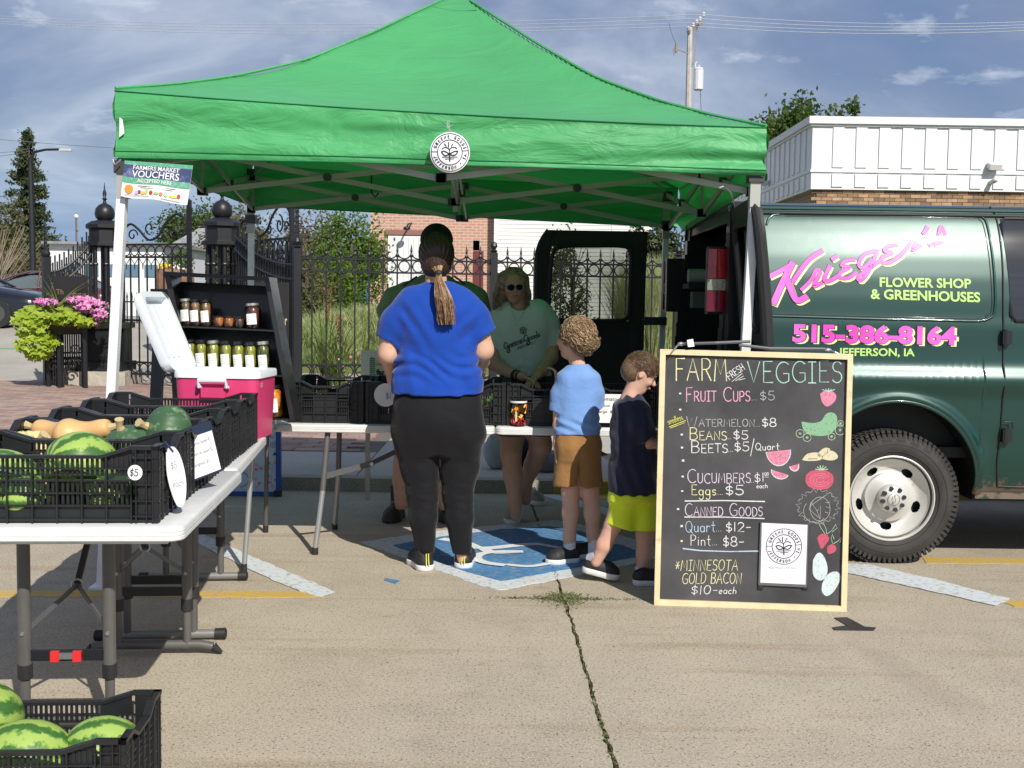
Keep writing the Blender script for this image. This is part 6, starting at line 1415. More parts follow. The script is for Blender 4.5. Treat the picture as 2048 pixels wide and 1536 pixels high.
for i,(x,y,z,m_)in enumerate(((-1.78,4.20,.12,BUT),(-1.50,4.05,.10,DEL),(-1.44,4.30,.12,BUT),(-1.30,4.30,.11,DEL),(-1.75,4.05,.16,DEL))):squash((x,y,TT+z),bn if m_ is BUT else[(a*.72,b_*.8)for a,b_ in kb],m_,['butternut low at the left of the squash crate','cream squash wedged behind the largest watermelon','butternut low between the two kabochas','cream squash low behind the highest kabocha','cream flecked squash at the far left of the squash crate'][i],(random.uniform(-1,1),-.5,.3),ribs=10 if m_ is DEL else 0)
CUC = M('cucumber_green',(.06,.15,.03),.4,var=(20,.2))
for i in range(7):
 x = -.42+.055*i; o = MB().tube([(x,6.78,TT+.05+.04*(i%3)),(x+.02,6.9,TT+.06+.04*(i%3)),(x+.01,7.02,TT+.05+.04*(i%3))],.022,10,True,[.012,.023,.012]).build('cucumber',CUC,smooth=True,label='green cucumber lying in the crate behind the blue shirted woman',cat='cucumber',group='cucumbers in the crate')
TOM = M('tomato_red',(.5,.03,.02),.25,coat=.4)
for i in range(10):
 o = MB().ell((0,0,0),(.035,.035,.03),14,10).build('tomato',TOM,smooth=True,label='red tomato in the crate behind the tomato price card',cat='tomato',group='tomatoes in the crate'); o.location = (.50+.075*(i%4),6.80+.07*(i//4),TT+.045+.05*(i%2))
 # price signs on the left crates
def facer(o_,n_,up_=(0,0,1)):
 n_ = Vector(n_).normalized(); x_ = Vector(up_).cross(n_).normalized(); y_ = n_.cross(x_); return lambda u,v,off=0:tuple(Vector(o_)+x_*u+y_*v+n_*off)
 # round five dollar tag on the front right corner of the first crate
p0 = at(271,945,3.50); fn = facer(p0,(-.12,-1,.05)); t = thing('price_tag','round white five dollar tag on the front watermelon crate','price tag',tuple(p0))
rr_ = 15.5/FPX*3.5; mb = MB(); pts = arc(0,0,rr_,rr_,0,360,28)[:-1]; k = len(pts)
mb.add([fn(a,b_,.004)for a,b_ in pts]+[fn(a,b_,.002)for a,b_ in pts],[tuple(range(k)),tuple(range(2*k-1,k-1,-1))]+[(i,i+k,(i+1)%k+k,(i+1)%k)for i in range(k)]); mb.build('disc',PAPER,t,world=True)
mb = MB(); st_,_ = strokes('$5',-.0155,-.010,.021,sp=.14,slant=.1)
for s_ in st_:ribbon(mb,s_,.0026,lambda u,v:fn(u,v,.0052))
mb.build('lettering',INK,t,world=True)
p0 = at(350,955,3.72); fn = facer(p0,(.9,-.42,.12)); t = thing('paddle_tag','long white oval tag hanging on the side of the front crate','price tag',tuple(p0))
mb = MB(); pts = [(-.028,.085),(-.012,.10),(.012,.098),(.034,.07),(.048,.02),(.050,-.03),(.038,-.08),(.018,-.098),(-.004,-.09),(-.024,-.04),(-.034,.02)]; pts = smoothpts(pts+[pts[0]],4)[:-1]; k = len(pts)
mb.add([fn(a,b_,.0)for a,b_ in pts]+[fn(a,b_,-.002)for a,b_ in pts],[tuple(range(k-1,-1,-1)),tuple(range(k,2*k))]+[(i,(i+1)%k,(i+1)%k+k,i+k)for i in range(k)]); mb.build('board',PAPER,t,world=True)
mb = MB()
for txt,y_ in(('$5',.03),('each',-.03)):
 st_,_ = strokes(txt,-.014,y_,.022,sp=.14)
 for s_ in st_:ribbon(mb,s_,.0016,lambda u,v:fn(u,v,.0012))
mb.build('lettering',M('faint_ink',(.25,.25,.3),.6),t,world=True); MB().tube([fn(-.03,.12,.0),fn(-.01,.095,.004),fn(0,.085,.003)],.003,6).build('clip',M('blue_clip',(.03,.05,.2),.4),t,world=True)
p0 = at(404,905,4.20); fn = facer(p0,(.78,-.62,.10),(-.20,-.1,1)); t = thing('price_card','white card with three typed squash prices on the crate side','price card',tuple(p0))
mb = MB(); mb.add([fn(*q_)for q_ in((-.063,-.085,.002),(.063,-.085,.002),(.063,.085,.002),(-.063,.085,.002),(-.063,-.085,0),(.063,-.085,0),(.063,.085,0),(-.063,.085,0))],[(0,1,2,3),(7,6,5,4),(0,4,5,1),(1,5,6,2),(2,6,7,3),(3,7,4,0)]); mb.build('card',PAPER,t,world=True)
mb = MB(); mb.add([fn(*q_)for q_ in((-.066,.068,.004),(.066,.068,.004),(.066,.105,.004),(-.066,.105,.004))],[(0,1,2,3)]); mb.add([fn(*q_)for q_ in((-.066,-.09,.003),(.066,-.09,.003),(.066,-.083,.003),(-.066,-.083,.003))],[(0,1,2,3)]); mb.build('sleeve_edge',M('navy_plastic',(.02,.03,.06),.3),t,world=True)
mb = MB()
for txt,y_ in(('Butternut Squash $2',.035),('Buttercup Squash $2',-.003),('Spaghetti $2',-.042)):addtext(mb,txt,.018,lambda u,v:fn(-.048+u,y_+v,.0035),fit=.096 if len(txt)>14 else.07)
mb.build('lettering',M('faint_ink',(0,0,0)),t,world=True)
# white paper plate on the crate
p0 = at(772,790,6.57); t = thing('paper_plate','white paper plate sign clipped to the second crate','paper plate',tuple(p0)); MB().lathe([(.001,0),(.045,.001),(.052,.006),(.066,.010),(.067,.012),(.05,.008),(.001,.004)],n=30,m=Matrix.Rotation(R(84),4,'X')).build('plate',PAPER,t,smooth=50)
mb = MB()
for txt,y_ in(('$1',.0),):
 st_,_ = strokes(txt,.0,-.02,.035)
 for s_ in st_:ribbon(mb,s_,.003,lambda u,v:(u,-.015,v))
mb.build('lettering',M('blue_ink',(.1,.12,.4),.6),t)
# tomato price card
p0 = at(1219,817,6.565); t = thing('tomato_card','white tomato price card standing on the long table','price card',tuple(p0)); wq = .20; MB().box((0,0,0),(wq,.003,.165)).build('card',PAPER,t)
mb = MB(); addtext(mb,'Tomatoes',.03,lambda u,v:(-.06+u,-.003,.045+v),fit=.13); addtext(mb,'Medium  $1',.02,lambda u,v:(-.08+u,-.003,.01+v),fit=.12); addtext(mb,'Large  $2',.02,lambda u,v:(-.07+u,-.003,-.025+v),fit=.10); mb.build('lettering',INK,t)
# fruit cup
p0 = at(1036,852,6.66); t = thing('fruit_cup','clear plastic cup of cut fruit with a wooden spoon on the table edge','fruit cup',(p0.x,6.59,TT+.001))
CLEAR = TG('clear_plastic',(.93,.94,.95),.5)
MB().lathe([(.036,0),(.047,.135),(.049,.137),(.049,.150),(.03,.153),(.001,.153)],n=28).build('cup',CLEAR,t,smooth=50)
mb = MB(); mm = [M('melon_red',(.75,.06,.05),.4),M('melon_orange',(.85,.30,.03),.4),M('melon_yellow',(.85,.55,.08),.4)]
for i in range(95):
 a = random.uniform(0,2*PI); z = random.uniform(.012,.118); r_ = (.034+.009*z/.13)*math.sqrt(random.uniform(.5,1))-.006; mb.cur = 0 if z<.05 or random.random()<.35 else random.choice((1,1,2)); s_ = random.uniform(.012,.024)
 mb.box((r_*math.cos(a),r_*math.sin(a),z),(s_,s_,s_),Quaternion((random.random(),random.random(),random.random(),random.random())).normalized().to_matrix())
mb.build('cut_fruit',mm,t,kind='stuff'); MB().box((-.012,-.040,.085),(.012,.004,.11)).build('wooden_spoon',M('spoon_wood',(.62,.45,.28),.7),t); MB().lathe([(.048,.135),(.0505,.137),(.0505,.146),(.048,.148)],n=28,cap=False).build('lid_rim',M('milky_plastic',(.7,.72,.73),.3),t)
# ================================================================== COOLER
CX,CY = -1.475,5.93; cl = thing('cooler','open pink picnic cooler with white lid and handle on the left tables','cooler',(CX,CY,TT),R(-5))
PKM = M('cooler_pink',(.62,.05,.165),.38,var=(3,.05)); CW = M('cooler_white',(.74,.79,.84),.4)
cw,cdp,ch = .215,.18,.315
def rbox(mb,w_,d_,z0,z1,r,t0=1.0,t1=1.0,open_=False,inner=None):
 lv_ = [(t0,z0),(t1,z1)]; vs = []
 for s_,z in lv_:vs += [(x*s_,y*s_,z)for x,y in rrect(-w_,-d_,w_,d_,r)]
 n = len(vs)//2; fs = [(i,(i+1)%n,(i+1)%n+n,i+n)for i in range(n)]+[tuple(range(n-1,-1,-1))]
 if not open_:fs.append(tuple(range(n,2*n)))
 mb.add(vs,fs)
mb = MB(); rbox(mb,cw,cdp,.0,ch,.05,.93,1.0,True); mb.build('body',PKM,cl,smooth=40)
mb = MB(); ou = rrect(-cw-.008,-cdp-.008,cw+.008,cdp+.008,.055); inn = rrect(-cw+.03,-cdp+.03,cw-.03,cdp-.03,.035); n = len(ou)
vs = [(x,y,ch-.004)for x,y in ou]+[(x*1.0,y,ch+.022)for x,y in ou]+[(x*.985,y*.98,ch+.032)for x,y in ou]+[(x,y,ch+.032)for x,y in inn]+[(x*.95,y*.95,ch-.05)for x,y in inn]+[(x*.9,y*.9,.03)for x,y in inn]
fs = [(l*n+i,l*n+(i+1)%n,(l+1)*n+(i+1)%n,(l+1)*n+i)for l in range(5)for i in range(n)]+[tuple(range(5*n,6*n)),tuple(range(n-1,-1,-1))]
mb.add(vs,fs); mb.build('rim',CW,cl,smooth=40)
MB().b2((-cw+.06,-.02,ch-.03),(cw-.04,.11,ch-.012)).build('tray',CW,cl)
h_ = MB(); h_.tube([(-.07,-cdp-.01,ch-.05),(-.07,-cdp-.035,ch-.045),(-.07,-cdp-.038,ch-.012),(.07,-cdp-.038,ch-.012),(.07,-cdp-.035,ch-.045),(.07,-cdp-.01,ch-.05)],.011,8); h_.build('handle',CW,cl,smooth=50)
MB().box((0,-cdp-.012,ch-.075),(.125,.03,.05)).build('handle_boss',PKM,cl)
lid = bpy.data.objects.new('lid',None); C.objects.link(lid); lid.parent = cl; lid.location = (-cw-.004,0,ch+.03); lid.rotation_euler = (0,R(-113),0)
# lid modelled lying flat over the box (inner face down), hinged on the left edge
mb = MB(); ou = [(x+cw,y)for x,y in rrect(-cw,-cdp,cw,cdp,.05)]; inn = [(x+cw,y)for x,y in rrect(-cw+.03,-cdp+.03,cw-.03,cdp-.03,.03)]
vs = [(x,y,0)for x,y in ou]+[(x,y,.036)for x,y in ou]+[((x-cw)*.95+cw,y*.95,.052)for x,y in ou]; fs = [(l*n+i,l*n+(i+1)%n,(l+1)*n+(i+1)%n,(l+1)*n+i)for l in range(2)for i in range(n)]+[tuple(range(2*n,3*n))]
b0 = len(vs); vs += [(x,y,0)for x,y in inn]+[((x-cw)*.95+cw,y*.95,.036)for x,y in inn]; fs += [(i,b0+i,b0+(i+1)%n,(i+1)%n)for i in range(n)]+[(b0+i,b0+n+i,b0+n+(i+1)%n,b0+(i+1)%n)for i in range(n)]+[tuple(range(b0+2*n-1,b0+n-1,-1))]
mb.add(vs,fs); sh = mb.build('lid_shell',CW,lid,smooth=35)
for y_ in(-.07,.0,.07):MB().b2((.08,y_-.012,.029),(.36,y_+.012,.037)).build('lid_rib',CW,lid)
st_,_ = strokes('1.00',.0,0,.022); mb = MB()
for s_ in st_:ribbon(mb,[(x,y)for x,y in s_],.0018,lambda u,v:(cw+.0015,-.13+u,ch-.05+v))
mb.build('scribble',PAPER,cl)
# ================================================================== JAR SHELF
SB = M('shelf_black',(.012,.012,.012),.32,var=(6,.2),coat=.3); shf = thing('jar_shelf','black slanted display shelf of canned jars behind the pink cooler','shelf',(-1.6,6.8,TT))
BLc,BRc,TLc,TRc = at(398,832,6.17),at(580,838,6.17),at(343,562,6.32),at(532,572,6.32)
def shp(u,v,d):p = BLc.lerp(BRc,u).lerp(TLc.lerp(TRc,u),v); return Vector((p.x,p.y+d,p.z))
def sbox(name,u0,u1,v0,v1,d0,d1,mat=SB):
 vs = [shp(u,v,d)for d in(d0,d1)for v in(v0,v1)for u in(u0,u1)]
 return MB().add(vs,[(0,1,3,2),(5,4,6,7),(4,0,2,6),(1,5,7,3),(2,3,7,6),(4,5,1,0)]).build(name,mat,shf,world=True)
sbox('side',-.06,0,-.01,1.04,-.005,.20); sbox('side',1.0,1.05,-.01,1.04,-.005,.20); sbox('back',0,1,0,1,.19,.20)
sbox('top',-.06,1.05,1.04,1.07,-.01,.21); VS = [0.0,.325,.665]
for v in VS:sbox('shelf_board',0.001,.999,v-.012,v,-.0,.19)
a = at(322,600,7.35); b_ = at(300,860,7.30)
MB().bar(a,(b_.x,7.3,.02),.07,.05).bar(at(352,700,7.3),Vector((ax(366,7.3),7.3,.02)),.06,.05).b2((at(306,606,7.3).x,7.25,az(330,612,7.3)),(at(350,600,7.3).x,7.36,az(330,578,7.3))).build('stand',SB,shf,world=True)
GLS = TG('jar_glass',(.93,.95,.94),.55); LIDB = M('jar_lid_dark',(.05,.05,.055),.25,metal=.8); LIDS = M('jar_lid_silver',(.55,.53,.47),.3,metal=.8)
def jar(px,v,r,h,mat,lid_,label,d=.05,y0f=0,lab=True,tilt_=True):
 u = .5
 for _ in range(20):
  p = shp(u,v,d); cpx = (CAMM.to_3x3().transposed()@(p-CAMP)); x_ = 1024-FPX*cpx.x/cpx.z; u += (px-x_)/190
 p = shp(u,v,d); t = thing('jar',label,'jar',tuple(p),0,'canned jars on the black shelf'); t.rotation_euler = (R(-3),R(-5),0)
 MB().lathe([(r*.92,.001),(r,.008),(r,h*.70),(r*.93,h*.78),(r*.74,h*.86)],n=20).build('contents',mat,t,smooth=50)
 MB().lathe([(r*.95,0),(r*1.04,.008),(r*1.04,h*.72),(r*.97,h*.80),(r*.78,h*.89),(r*.78,h*.97)],n=24,cap=False).build('glass',GLS,t,smooth=60)
 MB().lathe([(r*.84,h*.895),(r*.86,h*.90),(r*.86,h*.985),(r*.80,h),(.001,h)],n=24).build('lid',lid_,t,smooth=30)
 if lab:
  mb = MB();
  def f(a_,b2_,o_=.0):an = R(-128+72*a_); q_ = r*1.05+.001+o_; return(q_*math.cos(an),q_*math.sin(an),h*(.16+.42*b2_)if h>.08 else h*(.2+.4*b2_))
  MB().grid(lambda a_,b2_:f(a_,b2_),8,1).build('label',PAPER,t)
  for k_ in range(4):ribbon(mb,[(.15+.1*q_,.82-k_*.17)for q_ in range(8)],.02,lambda a_,b2_:f(a_,b2_,.0008))
  mb.build('print',M('faint_ink',(0,0,0)),t)
 return t
PIK = M('pickle_green',(.36,.34,.035),.3,two=((.13,.17,.02),24,.45,.6),coat=.6,coord='obj'); BRN = M('salsa_brown',(.26,.12,.05),.35,two=((.10,.08,.04),40,.4,.6),coat=.6); DRK = M('dark_preserve',(.11,.025,.018),.3,two=((.05,.04,.02),40,.5,.6),coat=.6)
ORG = M('peach_orange',(.72,.28,.02),.3,two=((.48,.12,.01),30,.45,.58),coat=.6); AMB = M('amber_jam',(.42,.13,.03),.25,var=(30,.4),coat=.6)
for i,(px,lid_)in enumerate(((374,LIDS),(393,LIDB),(414,LIDB))):jar(px,VS[2],.034,.148,BRN,lid_,['left','middle','right'][i]+' of the three brown relish jars on the top shelf',.07)
for i,px in enumerate((439,459,480)):jar(px,VS[2],.030,.062,AMB if i<2 else DRK,LIDB,['first small amber jam jar from the left on the top shelf','second small amber jam jar on the top shelf','small dark jam jar beside the tall dark one'][i],.06,lab=False)
jar(508,VS[2],.043,.140,DRK,LIDS,'wide dark preserve jar at the right end of the top shelf',.06)
pl_ = ['half hidden behind the cooler lid','first full one from the left','with a silver lid','in the middle of the row','fifth from the left','sixth from the left']
for i,px in enumerate((383,405,430,455,480,504)):jar(px,VS[1],.036,.172,PIK,LIDS if i==2 else LIDB,'pickle jar on the second shelf, '+pl_[i],.06)
jar(530,VS[1],.037,.178,M('dark_pickle',(.14,.14,.03),.3,two=((.05,.06,.01),30,.45,.6),coat=.6),LIDS,'darker pickle jar at the right end of the second shelf',.06)
jar(549,VS[0],.052,.175,ORG,LIDB,'jar of orange peaches on the bottom shelf',.06)
# ================================================================== SIGNS BEHIND
ez = thing('whiteboard','blue framed whiteboard with marker doodles standing under the tables','whiteboard',(ax(500,8.4),8.4,.0))
xa,xb_ = ax(395,8.4,900),ax(562,8.4,900); zt_ = .80
BLF = M('blue_frame',(.02,.07,.30),.35)
MB().b2((xa,8.405,.03),(xb_-.02,8.42,zt_)).build('board',M('whiteboard_pale',(.48,.58,.68),.3),ez,world=True)
MB().b2((xa,8.385,.0),(xb_,8.425,.034)).b2((xb_-.036,8.385,.036),(xb_,8.425,zt_)).b2((xa,8.385,zt_),(xb_,8.425,zt_+.034)).build('frame',BLF,ez,world=True)
MB().b2((xb_-.05,8.38,-.0),(xb_+.003,8.43,.045)).build('corner_cap',DARKP,ez,world=True)
def ew(mb,pts,w_):ribbon(mb,[(lambda p:(p.x,p.z))(at(x,y,8.4))for x,y in pts],w_,lambda u,v:(u,8.4035,v))
mb = MB(); ew(mb,[(548+(8.5-i*.33)*math.cos(i*.55+1.6),889+(7-i*.27)*math.sin(i*.55+1.6))for i in range(24)],.003); ew(mb,arc(480,959,17,15,-90,90),.005);
for x,y in((492,934),(500,934),(523,985)):ew(mb,[(x,y),(x+1.5,y)],.006)
p_ = [at(x,y,8.4)for x,y in((549,903),(553,911),(545,911))]; mb.add([(q_.x,8.4035,q_.z)for q_ in p_],[(0,2,1)])
st_,_ = strokes('greenegoods.com',0,0,11,sp=.12,slant=.12)
for s_ in st_:ew(mb,[(428+x*.93,989-y)for x,y in s_],.0022)
mb.build('doodles',M('marker_navy',(.02,.06,.12),.5),ez,world=True)
mb = MB()
for x,y in((538,926),(522,937),(512,939),(537,952),(538,965),(518,967),(551,960)):p_ = at(x,y,8.4); mb.box((p_.x,8.4025,p_.z),(.02,.002,.018))
mb.build('pink_dabs',M('marker_pink',(.75,.12,.3),.5),ez,world=True); mb = MB()
for x,y in((548,925),(506,945),(510,958),(512,973),(544,972),(538,937),(512,929)):p_ = at(x,y,8.4); mb.box((p_.x,8.4025,p_.z),(.02,.002,.018))
mb.build('orange_dabs',M('marker_orange',(.75,.4,.2),.5),ez,world=True); mb = MB(); ew(mb,[(516,934),(545,929),(542,968)],.003); ew(mb,[(516,934),(525,952)],.002); mb.build('cup_outline',M('marker_blue',(.15,.25,.6),.5),ez,world=True)
mb = MB(); ew(mb,[(538,873),(543,867),(540,874),(546,875)],.007); mb.build('purple_mark',M('marker_purple',(.25,.1,.45),.5),ez,world=True)
p0 = at(762,740,7.7); t = thing('market_poster','white farmers market poster with a green silo behind the crates','poster',tuple(p0)); xa,xb_ = ax(722,7.7,730),ax(806,7.7,730); za_,zb_ = az(760,790,7.7),az(760,701,7.7)
MB().b2((xa,7.7,za_),(xb_,7.71,zb_)).build('board',M('poster_white',(.78,.79,.74),.6),t,world=True)
MB().b2((xa+.03,7.715,.1),(xa+.06,7.74,za_+.1)).b2((xb_-.06,7.715,.1),(xb_-.03,7.74,za_+.1)).build('stake',WOOD,t,world=True)
def pw(mb,poly):mb.add([(lambda p:(p.x,7.6975,p.z))(at(x,y,7.7))for x,y in poly],[tuple(range(len(poly)))[::-1]])
mb = MB()
for k_ in range(11):pw(mb,[(739,716+k_*4),(750+(k_>1)*.5,715.5+k_*4),(750.5+(k_>1)*.5,718.6+k_*4),(739.2,719.1+k_*4)])
pw(mb,[(742,713),(744,713),(744,716),(742,716)]); mb.build('silo_print',M('poster_green',(.10,.32,.2),.6),t,world=True)
mb = MB(); pw(mb,[(750,722),(762,719),(785,722),(785,738),(751,740)]); mb.build('barn_print',M('poster_cream',(.75,.72,.45),.6),t,world=True)
mb = MB(); addtext(mb,'farmers',.05,lambda u,v:(ax(752,7.7,748)+u,7.697,az(752,749,7.7)+v),bold=.003,fit=.17); addtext(mb,'market',.05,lambda u,v:(ax(758,7.7,755)+u,7.697,az(758,757,7.7)+v),bold=.003,fit=.15); addtext(mb,'Greene County',.03,lambda u,v:(ax(752,7.7,730)+u,7.696,az(752,731,7.7)+v),fit=.13); mb.build('lettering',M('poster_dark',(.03,.08,.05),.6),t,world=True)
# bags on the pavement behind the table
def blob(mb,c,r,n=22,k=14,amp=.08,sc=6):
 m0 = MB(); m0.ell((0,0,0),(1,1,1),n,k); vs = []
 for v in m0.v:q_ = 1+amp*wr(v[0],v[1],v[2],sc/5,3); vs.append((c[0]+v[0]*r[0]*q_,c[1]+v[1]*r[1]*q_,max(c[2]-r[2]*.92,c[2]+v[2]*r[2]*q_)))
 mb.add(vs,m0.f)
mb = MB(); blob(mb,(ax(992,9.3,905),9.3,.24),(.10,.10,.15)); mb.build('sack',M('pale_cloth',(.36,.37,.38),.9),smooth=True,label='pale grey cloth sack on the pavement behind the table',cat='bag')
mb = MB(); blob(mb,(ax(1052,9.5,905),9.5,.23),(.20,.14,.15)); mb.build('duffel_bag',M('navy_cloth',(.015,.018,.035),.8),smooth=True,label='dark navy duffel bag behind the woman legs',cat='bag')
mb = MB(); blob(mb,(ax(1092,9.2,930),9.2,.18),(.13,.12,.10)); mb.build('grey_bundle',M('grey_cloth',(.2,.2,.2),.9),smooth=True,label='grey rolled bundle behind the curly haired boy',cat='bag')
# ================================================================== CHALKBOARD
BL_,BR_ = gnd(1308,1209),gnd(1692,1222); TL_ = at(1320,698,5.52); TR_ = at(1705,708,5.52)
xb = (BR_-BL_).normalized(); nb_ = xb.cross((TL_-BL_).normalized()).normalized();
if nb_.y>0:nb_ = -nb_
zb_ = nb_.cross(xb)*-1
if zb_.z<0:zb_ = -zb_
def bp(px,py,off=0.0):
 d = ray(px,py); k_ = (BL_-CAMP).dot(nb_)/d.dot(nb_); return CAMP+d*k_+nb_*off
cbd_ = thing('chalkboard','tall wood framed chalkboard with handwritten farm prices strapped to the tent leg','chalkboard',tuple(BL_))
CHB = bpy.data.materials.new('chalkboard_slate'); CHB.use_nodes = True; _t = CHB.node_tree; _n = _t.nodes; _l = _t.links; _b = _n['Principled BSDF']
_g = _n.new('ShaderNodeNewGeometry'); _x = _n.new('ShaderNodeTexNoise'); _x.inputs['Scale'].default_value = 2.6; _x.inputs['Detail'].default_value = 7; _x.inputs['Roughness'].default_value = .6; _l.new(_g.outputs['Position'],_x.inputs['Vector'])
_y = _n.new('ShaderNodeTexNoise'); _y.inputs['Scale'].default_value = 38; _y.inputs['Detail'].default_value = 4; _l.new(_g.outputs['Position'],_y.inputs['Vector'])
_r = _n.new('ShaderNodeValToRGB'); _r.color_ramp.elements[0].position = .3; _r.color_ramp.elements[0].color = (.024,.024,.027,1); _r.color_ramp.elements[1].position = .75; _r.color_ramp.elements[1].color = (.085,.085,.09,1); _l.new(_x.outputs[0],_r.inputs[0])
_q = _n.new('ShaderNodeMapRange'); _q.inputs['From Min'].default_value = .72; _q.inputs['From Max'].default_value = .8; _q.inputs['To Max'].default_value = .4; _l.new(_y.outputs[0],_q.inputs[0]); _m = _n.new('ShaderNodeMix'); _m.data_type = 'RGBA'; _l.new(_q.outputs[0],_m.inputs[0]); _l.new(_r.outputs[0],_m.inputs[6]); _m.inputs[7].default_value = (.2,.2,.2,1); _l.new(_m.outputs[2],_b.inputs[0]); _b.inputs['Roughness'].default_value = .55
def bquad(name,c,mat,o0,o1,parent=cbd_):
 vs = [bp(x,y,o1)for x,y in c]+[bp(x,y,o0)for x,y in c]; n = len(c)
 return MB().add(vs,[tuple(range(n))[::-1],tuple(range(n,2*n))]+[(i,(i+1)%n,(i+1)%n+n,i+n)for i in range(n)]).build(name,mat,parent,world=True)
bquad('slate',[(1324,703),(1700,713),(1687,1216),(1313,1203)],CHB,-.010,0)
PINE = M('pine_frame',(.72,.58,.36),.55,two=((.50,.33,.16),9,.62,.75),var=(14,.1),coord='pos')
TLp,TRp,BRp,BLp = (1320,698),(1705,708),(1692,1222),(1308,1209)
fw = 11
bquad('frame_rail',[TLp,TRp,(TRp[0]-fw,TRp[1]+fw),(TLp[0]+fw,TLp[1]+fw)],PINE,-.014,.016); bquad('frame_rail',[(BLp[0]+fw,BLp[1]-fw),(BRp[0]-fw,BRp[1]-fw),BRp,BLp],PINE,-.014,.016)
bquad('frame_stile',[TLp,(TLp[0]+fw,TLp[1]+fw),(BLp[0]+fw,BLp[1]-fw),BLp],PINE,-.0135,.0165); bquad('frame_stile',[(TRp[0]-fw,TRp[1]+fw),TRp,BRp,(BRp[0]-fw,BRp[1]-fw)],PINE,-.0135,.0165)
CHK = {}
CUR = ['title_writing']; CM = {}
def chm(n,c):CM[n] = M('chalk_'+n,c,.9,two=(tuple(x*.42 for x in c),120,.54,.76))
def cmb(n):return CHK.setdefault((CUR[0],n),MB())
def item(n):CUR[0] = n
chm('white',(.66,.66,.66)); chm('grey',(.38,.39,.38)); chm('pink',(.72,.36,.50)); chm('cream',(.70,.66,.36)); chm('mint',(.34,.58,.50)); chm('blue',(.42,.55,.70)); chm('yellow',(.70,.68,.12)); chm('lilac',(.60,.50,.60))
chm('green',(.22,.42,.25)); chm('red',(.50,.09,.14)); chm('rose',(.62,.22,.32)); chm('sand',(.60,.55,.38)); chm('egg',(.55,.64,.66)); chm('dark',(.05,.05,.05)); chm('palegreen',(.38,.52,.35))
LAY = [0]
def cst(col,pts,w_=2.2):
 LAY[0] += 1; off = .0012+(LAY[0]%40)*.00002; ribbon(cmb(col),pts,w_*.82,lambda u,v:bp(u,v,off),.22)
def ctext(txt,x,y,h,col,w_=2.0,end=None,small=False,slant=0.0,rot=0.0,jit=.03,sp=.16):
 segs = []; cx = 0
 for ch in txt:
  hh = h
  if small and ch.islower():ch = ch.upper(); hh = h*.72
  wd,pl = GL.get(ch,GL[' ']); dy = random.uniform(-jit,jit)*h
  for p in pl:segs.append([(cx+(q_[0]+q_[1]*slant)*hh,q_[1]*hh+dy)for q_ in p])
  cx += (wd+sp)*hh
 s_ = (end-x)/(cx-sp*h)if end else 1; ca,sa = math.cos(R(rot)),math.sin(R(rot))
 for p in segs:p = [(a*s_,b_)for a,b_ in p]; cst(col,[(x+a*ca+b_*sa*1.0,y+a*sa*1-b_*ca)if rot else(x+a,y-b_)for a,b_ in p],w_)
def cfill(col,pts,off=.0009):
 pts = smoothpts(pts+[pts[0]],4)[:-1]; cx = sum(p[0]for p in pts)/len(pts); cy = sum(p[1]for p in pts)/len(pts); n = len(pts)
 cmb(col).add([bp(cx,cy,off)]+[bp(x,y,off)for x,y in pts],[(0,1+i,1+(i+1)%n)for i in range(n)])
ctext('FARM',1351,762,44,'cream',2.6,1454); ctext('VEGGIES',1495,765,42,'mint',2.6,1684); ctext('FRESH',1459,760,14,'white',1.7,1497,rot=-35)
for i in range(3):cst('white',[(1464+i*7,763-i*1.5),(1484+i*3,747+i*5)],1.3)
def bul(x,y):item('bullet'); cst('white',[(x-1,y),(x+1.4,y)],4.4)
for q_ in((1360,787),(1360,819),(1363,869),(1364,895),(1366,921),(1365,953),(1364,982),(1356,1018),(1363,1052),(1363,1082)):bul(*q_)
item('fruit_cups_line'); ctext('Fruit Cups',1372,803,28,'pink',2.3,1499,True); ctext('....',1501,800,12,'grey',1.6,1514); ctext('$5',1520,800,18,'grey',1.8,1549)
item('watermelon_line'); ctext('Watermelon',1373,853,20,'grey',1.8,1508,True); ctext('....',1511,853,8,'grey',1.4,1520); ctext('$8',1524,853,17,'white',2.2,1552)
item('seedless_note'); ctext('seedless',1337,849,12,'yellow',1.1,1368,rot=-19); cst('yellow',[(1338,854),(1371,841)],1.8); cst('yellow',[(1341,856),(1370,845)],1.4)
item('beans_line'); ctext('Beans',1379,880,24,'cream',2.0,1452,True); ctext('...',1453,878,9,'white',1.5,1462); ctext('$5',1467,878,17,'white',2.2,1496)
item('beets_line'); ctext('Beets',1382,905,24,'white',2.1,1454,True); ctext('...',1456,903,9,'white',1.5,1466); ctext('$5',1469,902,18,'white',2.1,1498); cst('white',[(1501,912),(1508,877)],1.8); ctext('Quart',1511,900,14,'white',1.8,1558)
item('cucumbers_line'); ctext('Cucumbers',1375,966,27,'lilac',2.1,1500,True); ctext('..',1502,965,9,'white',1.4,1508); ctext('$1',1509,964,18,'white',1.9,1528); ctext('00',1529,951,6,'white',1.4,1537); cst('white',[(1529,954),(1537,954)],1.2); ctext('each',1513,976,9,'white',1.6,1535)
item('eggs_line'); ctext('Eggs',1383,990,20,'cream',2.0,1432); ctext('....',1433,989,9,'white',1.5,1446); ctext('$5',1451,990,19,'white',2.4,1487)
item('canned_goods_line'); cst('white',[(1370,1002),(1450,1001),(1529,1003)],2.8); ctext('Canned Goods',1370,1032,25,'lilac',2.0,1524,True); cst('white',[(1369,1034),(1450,1034),(1528,1037)],2.2)
item('quart_line'); ctext('Quart',1371,1064,22,'blue',1.7,1430); ctext('...',1432,1062,9,'white',1.4,1443); ctext('$12-',1452,1063,18,'white',2.1,1502)
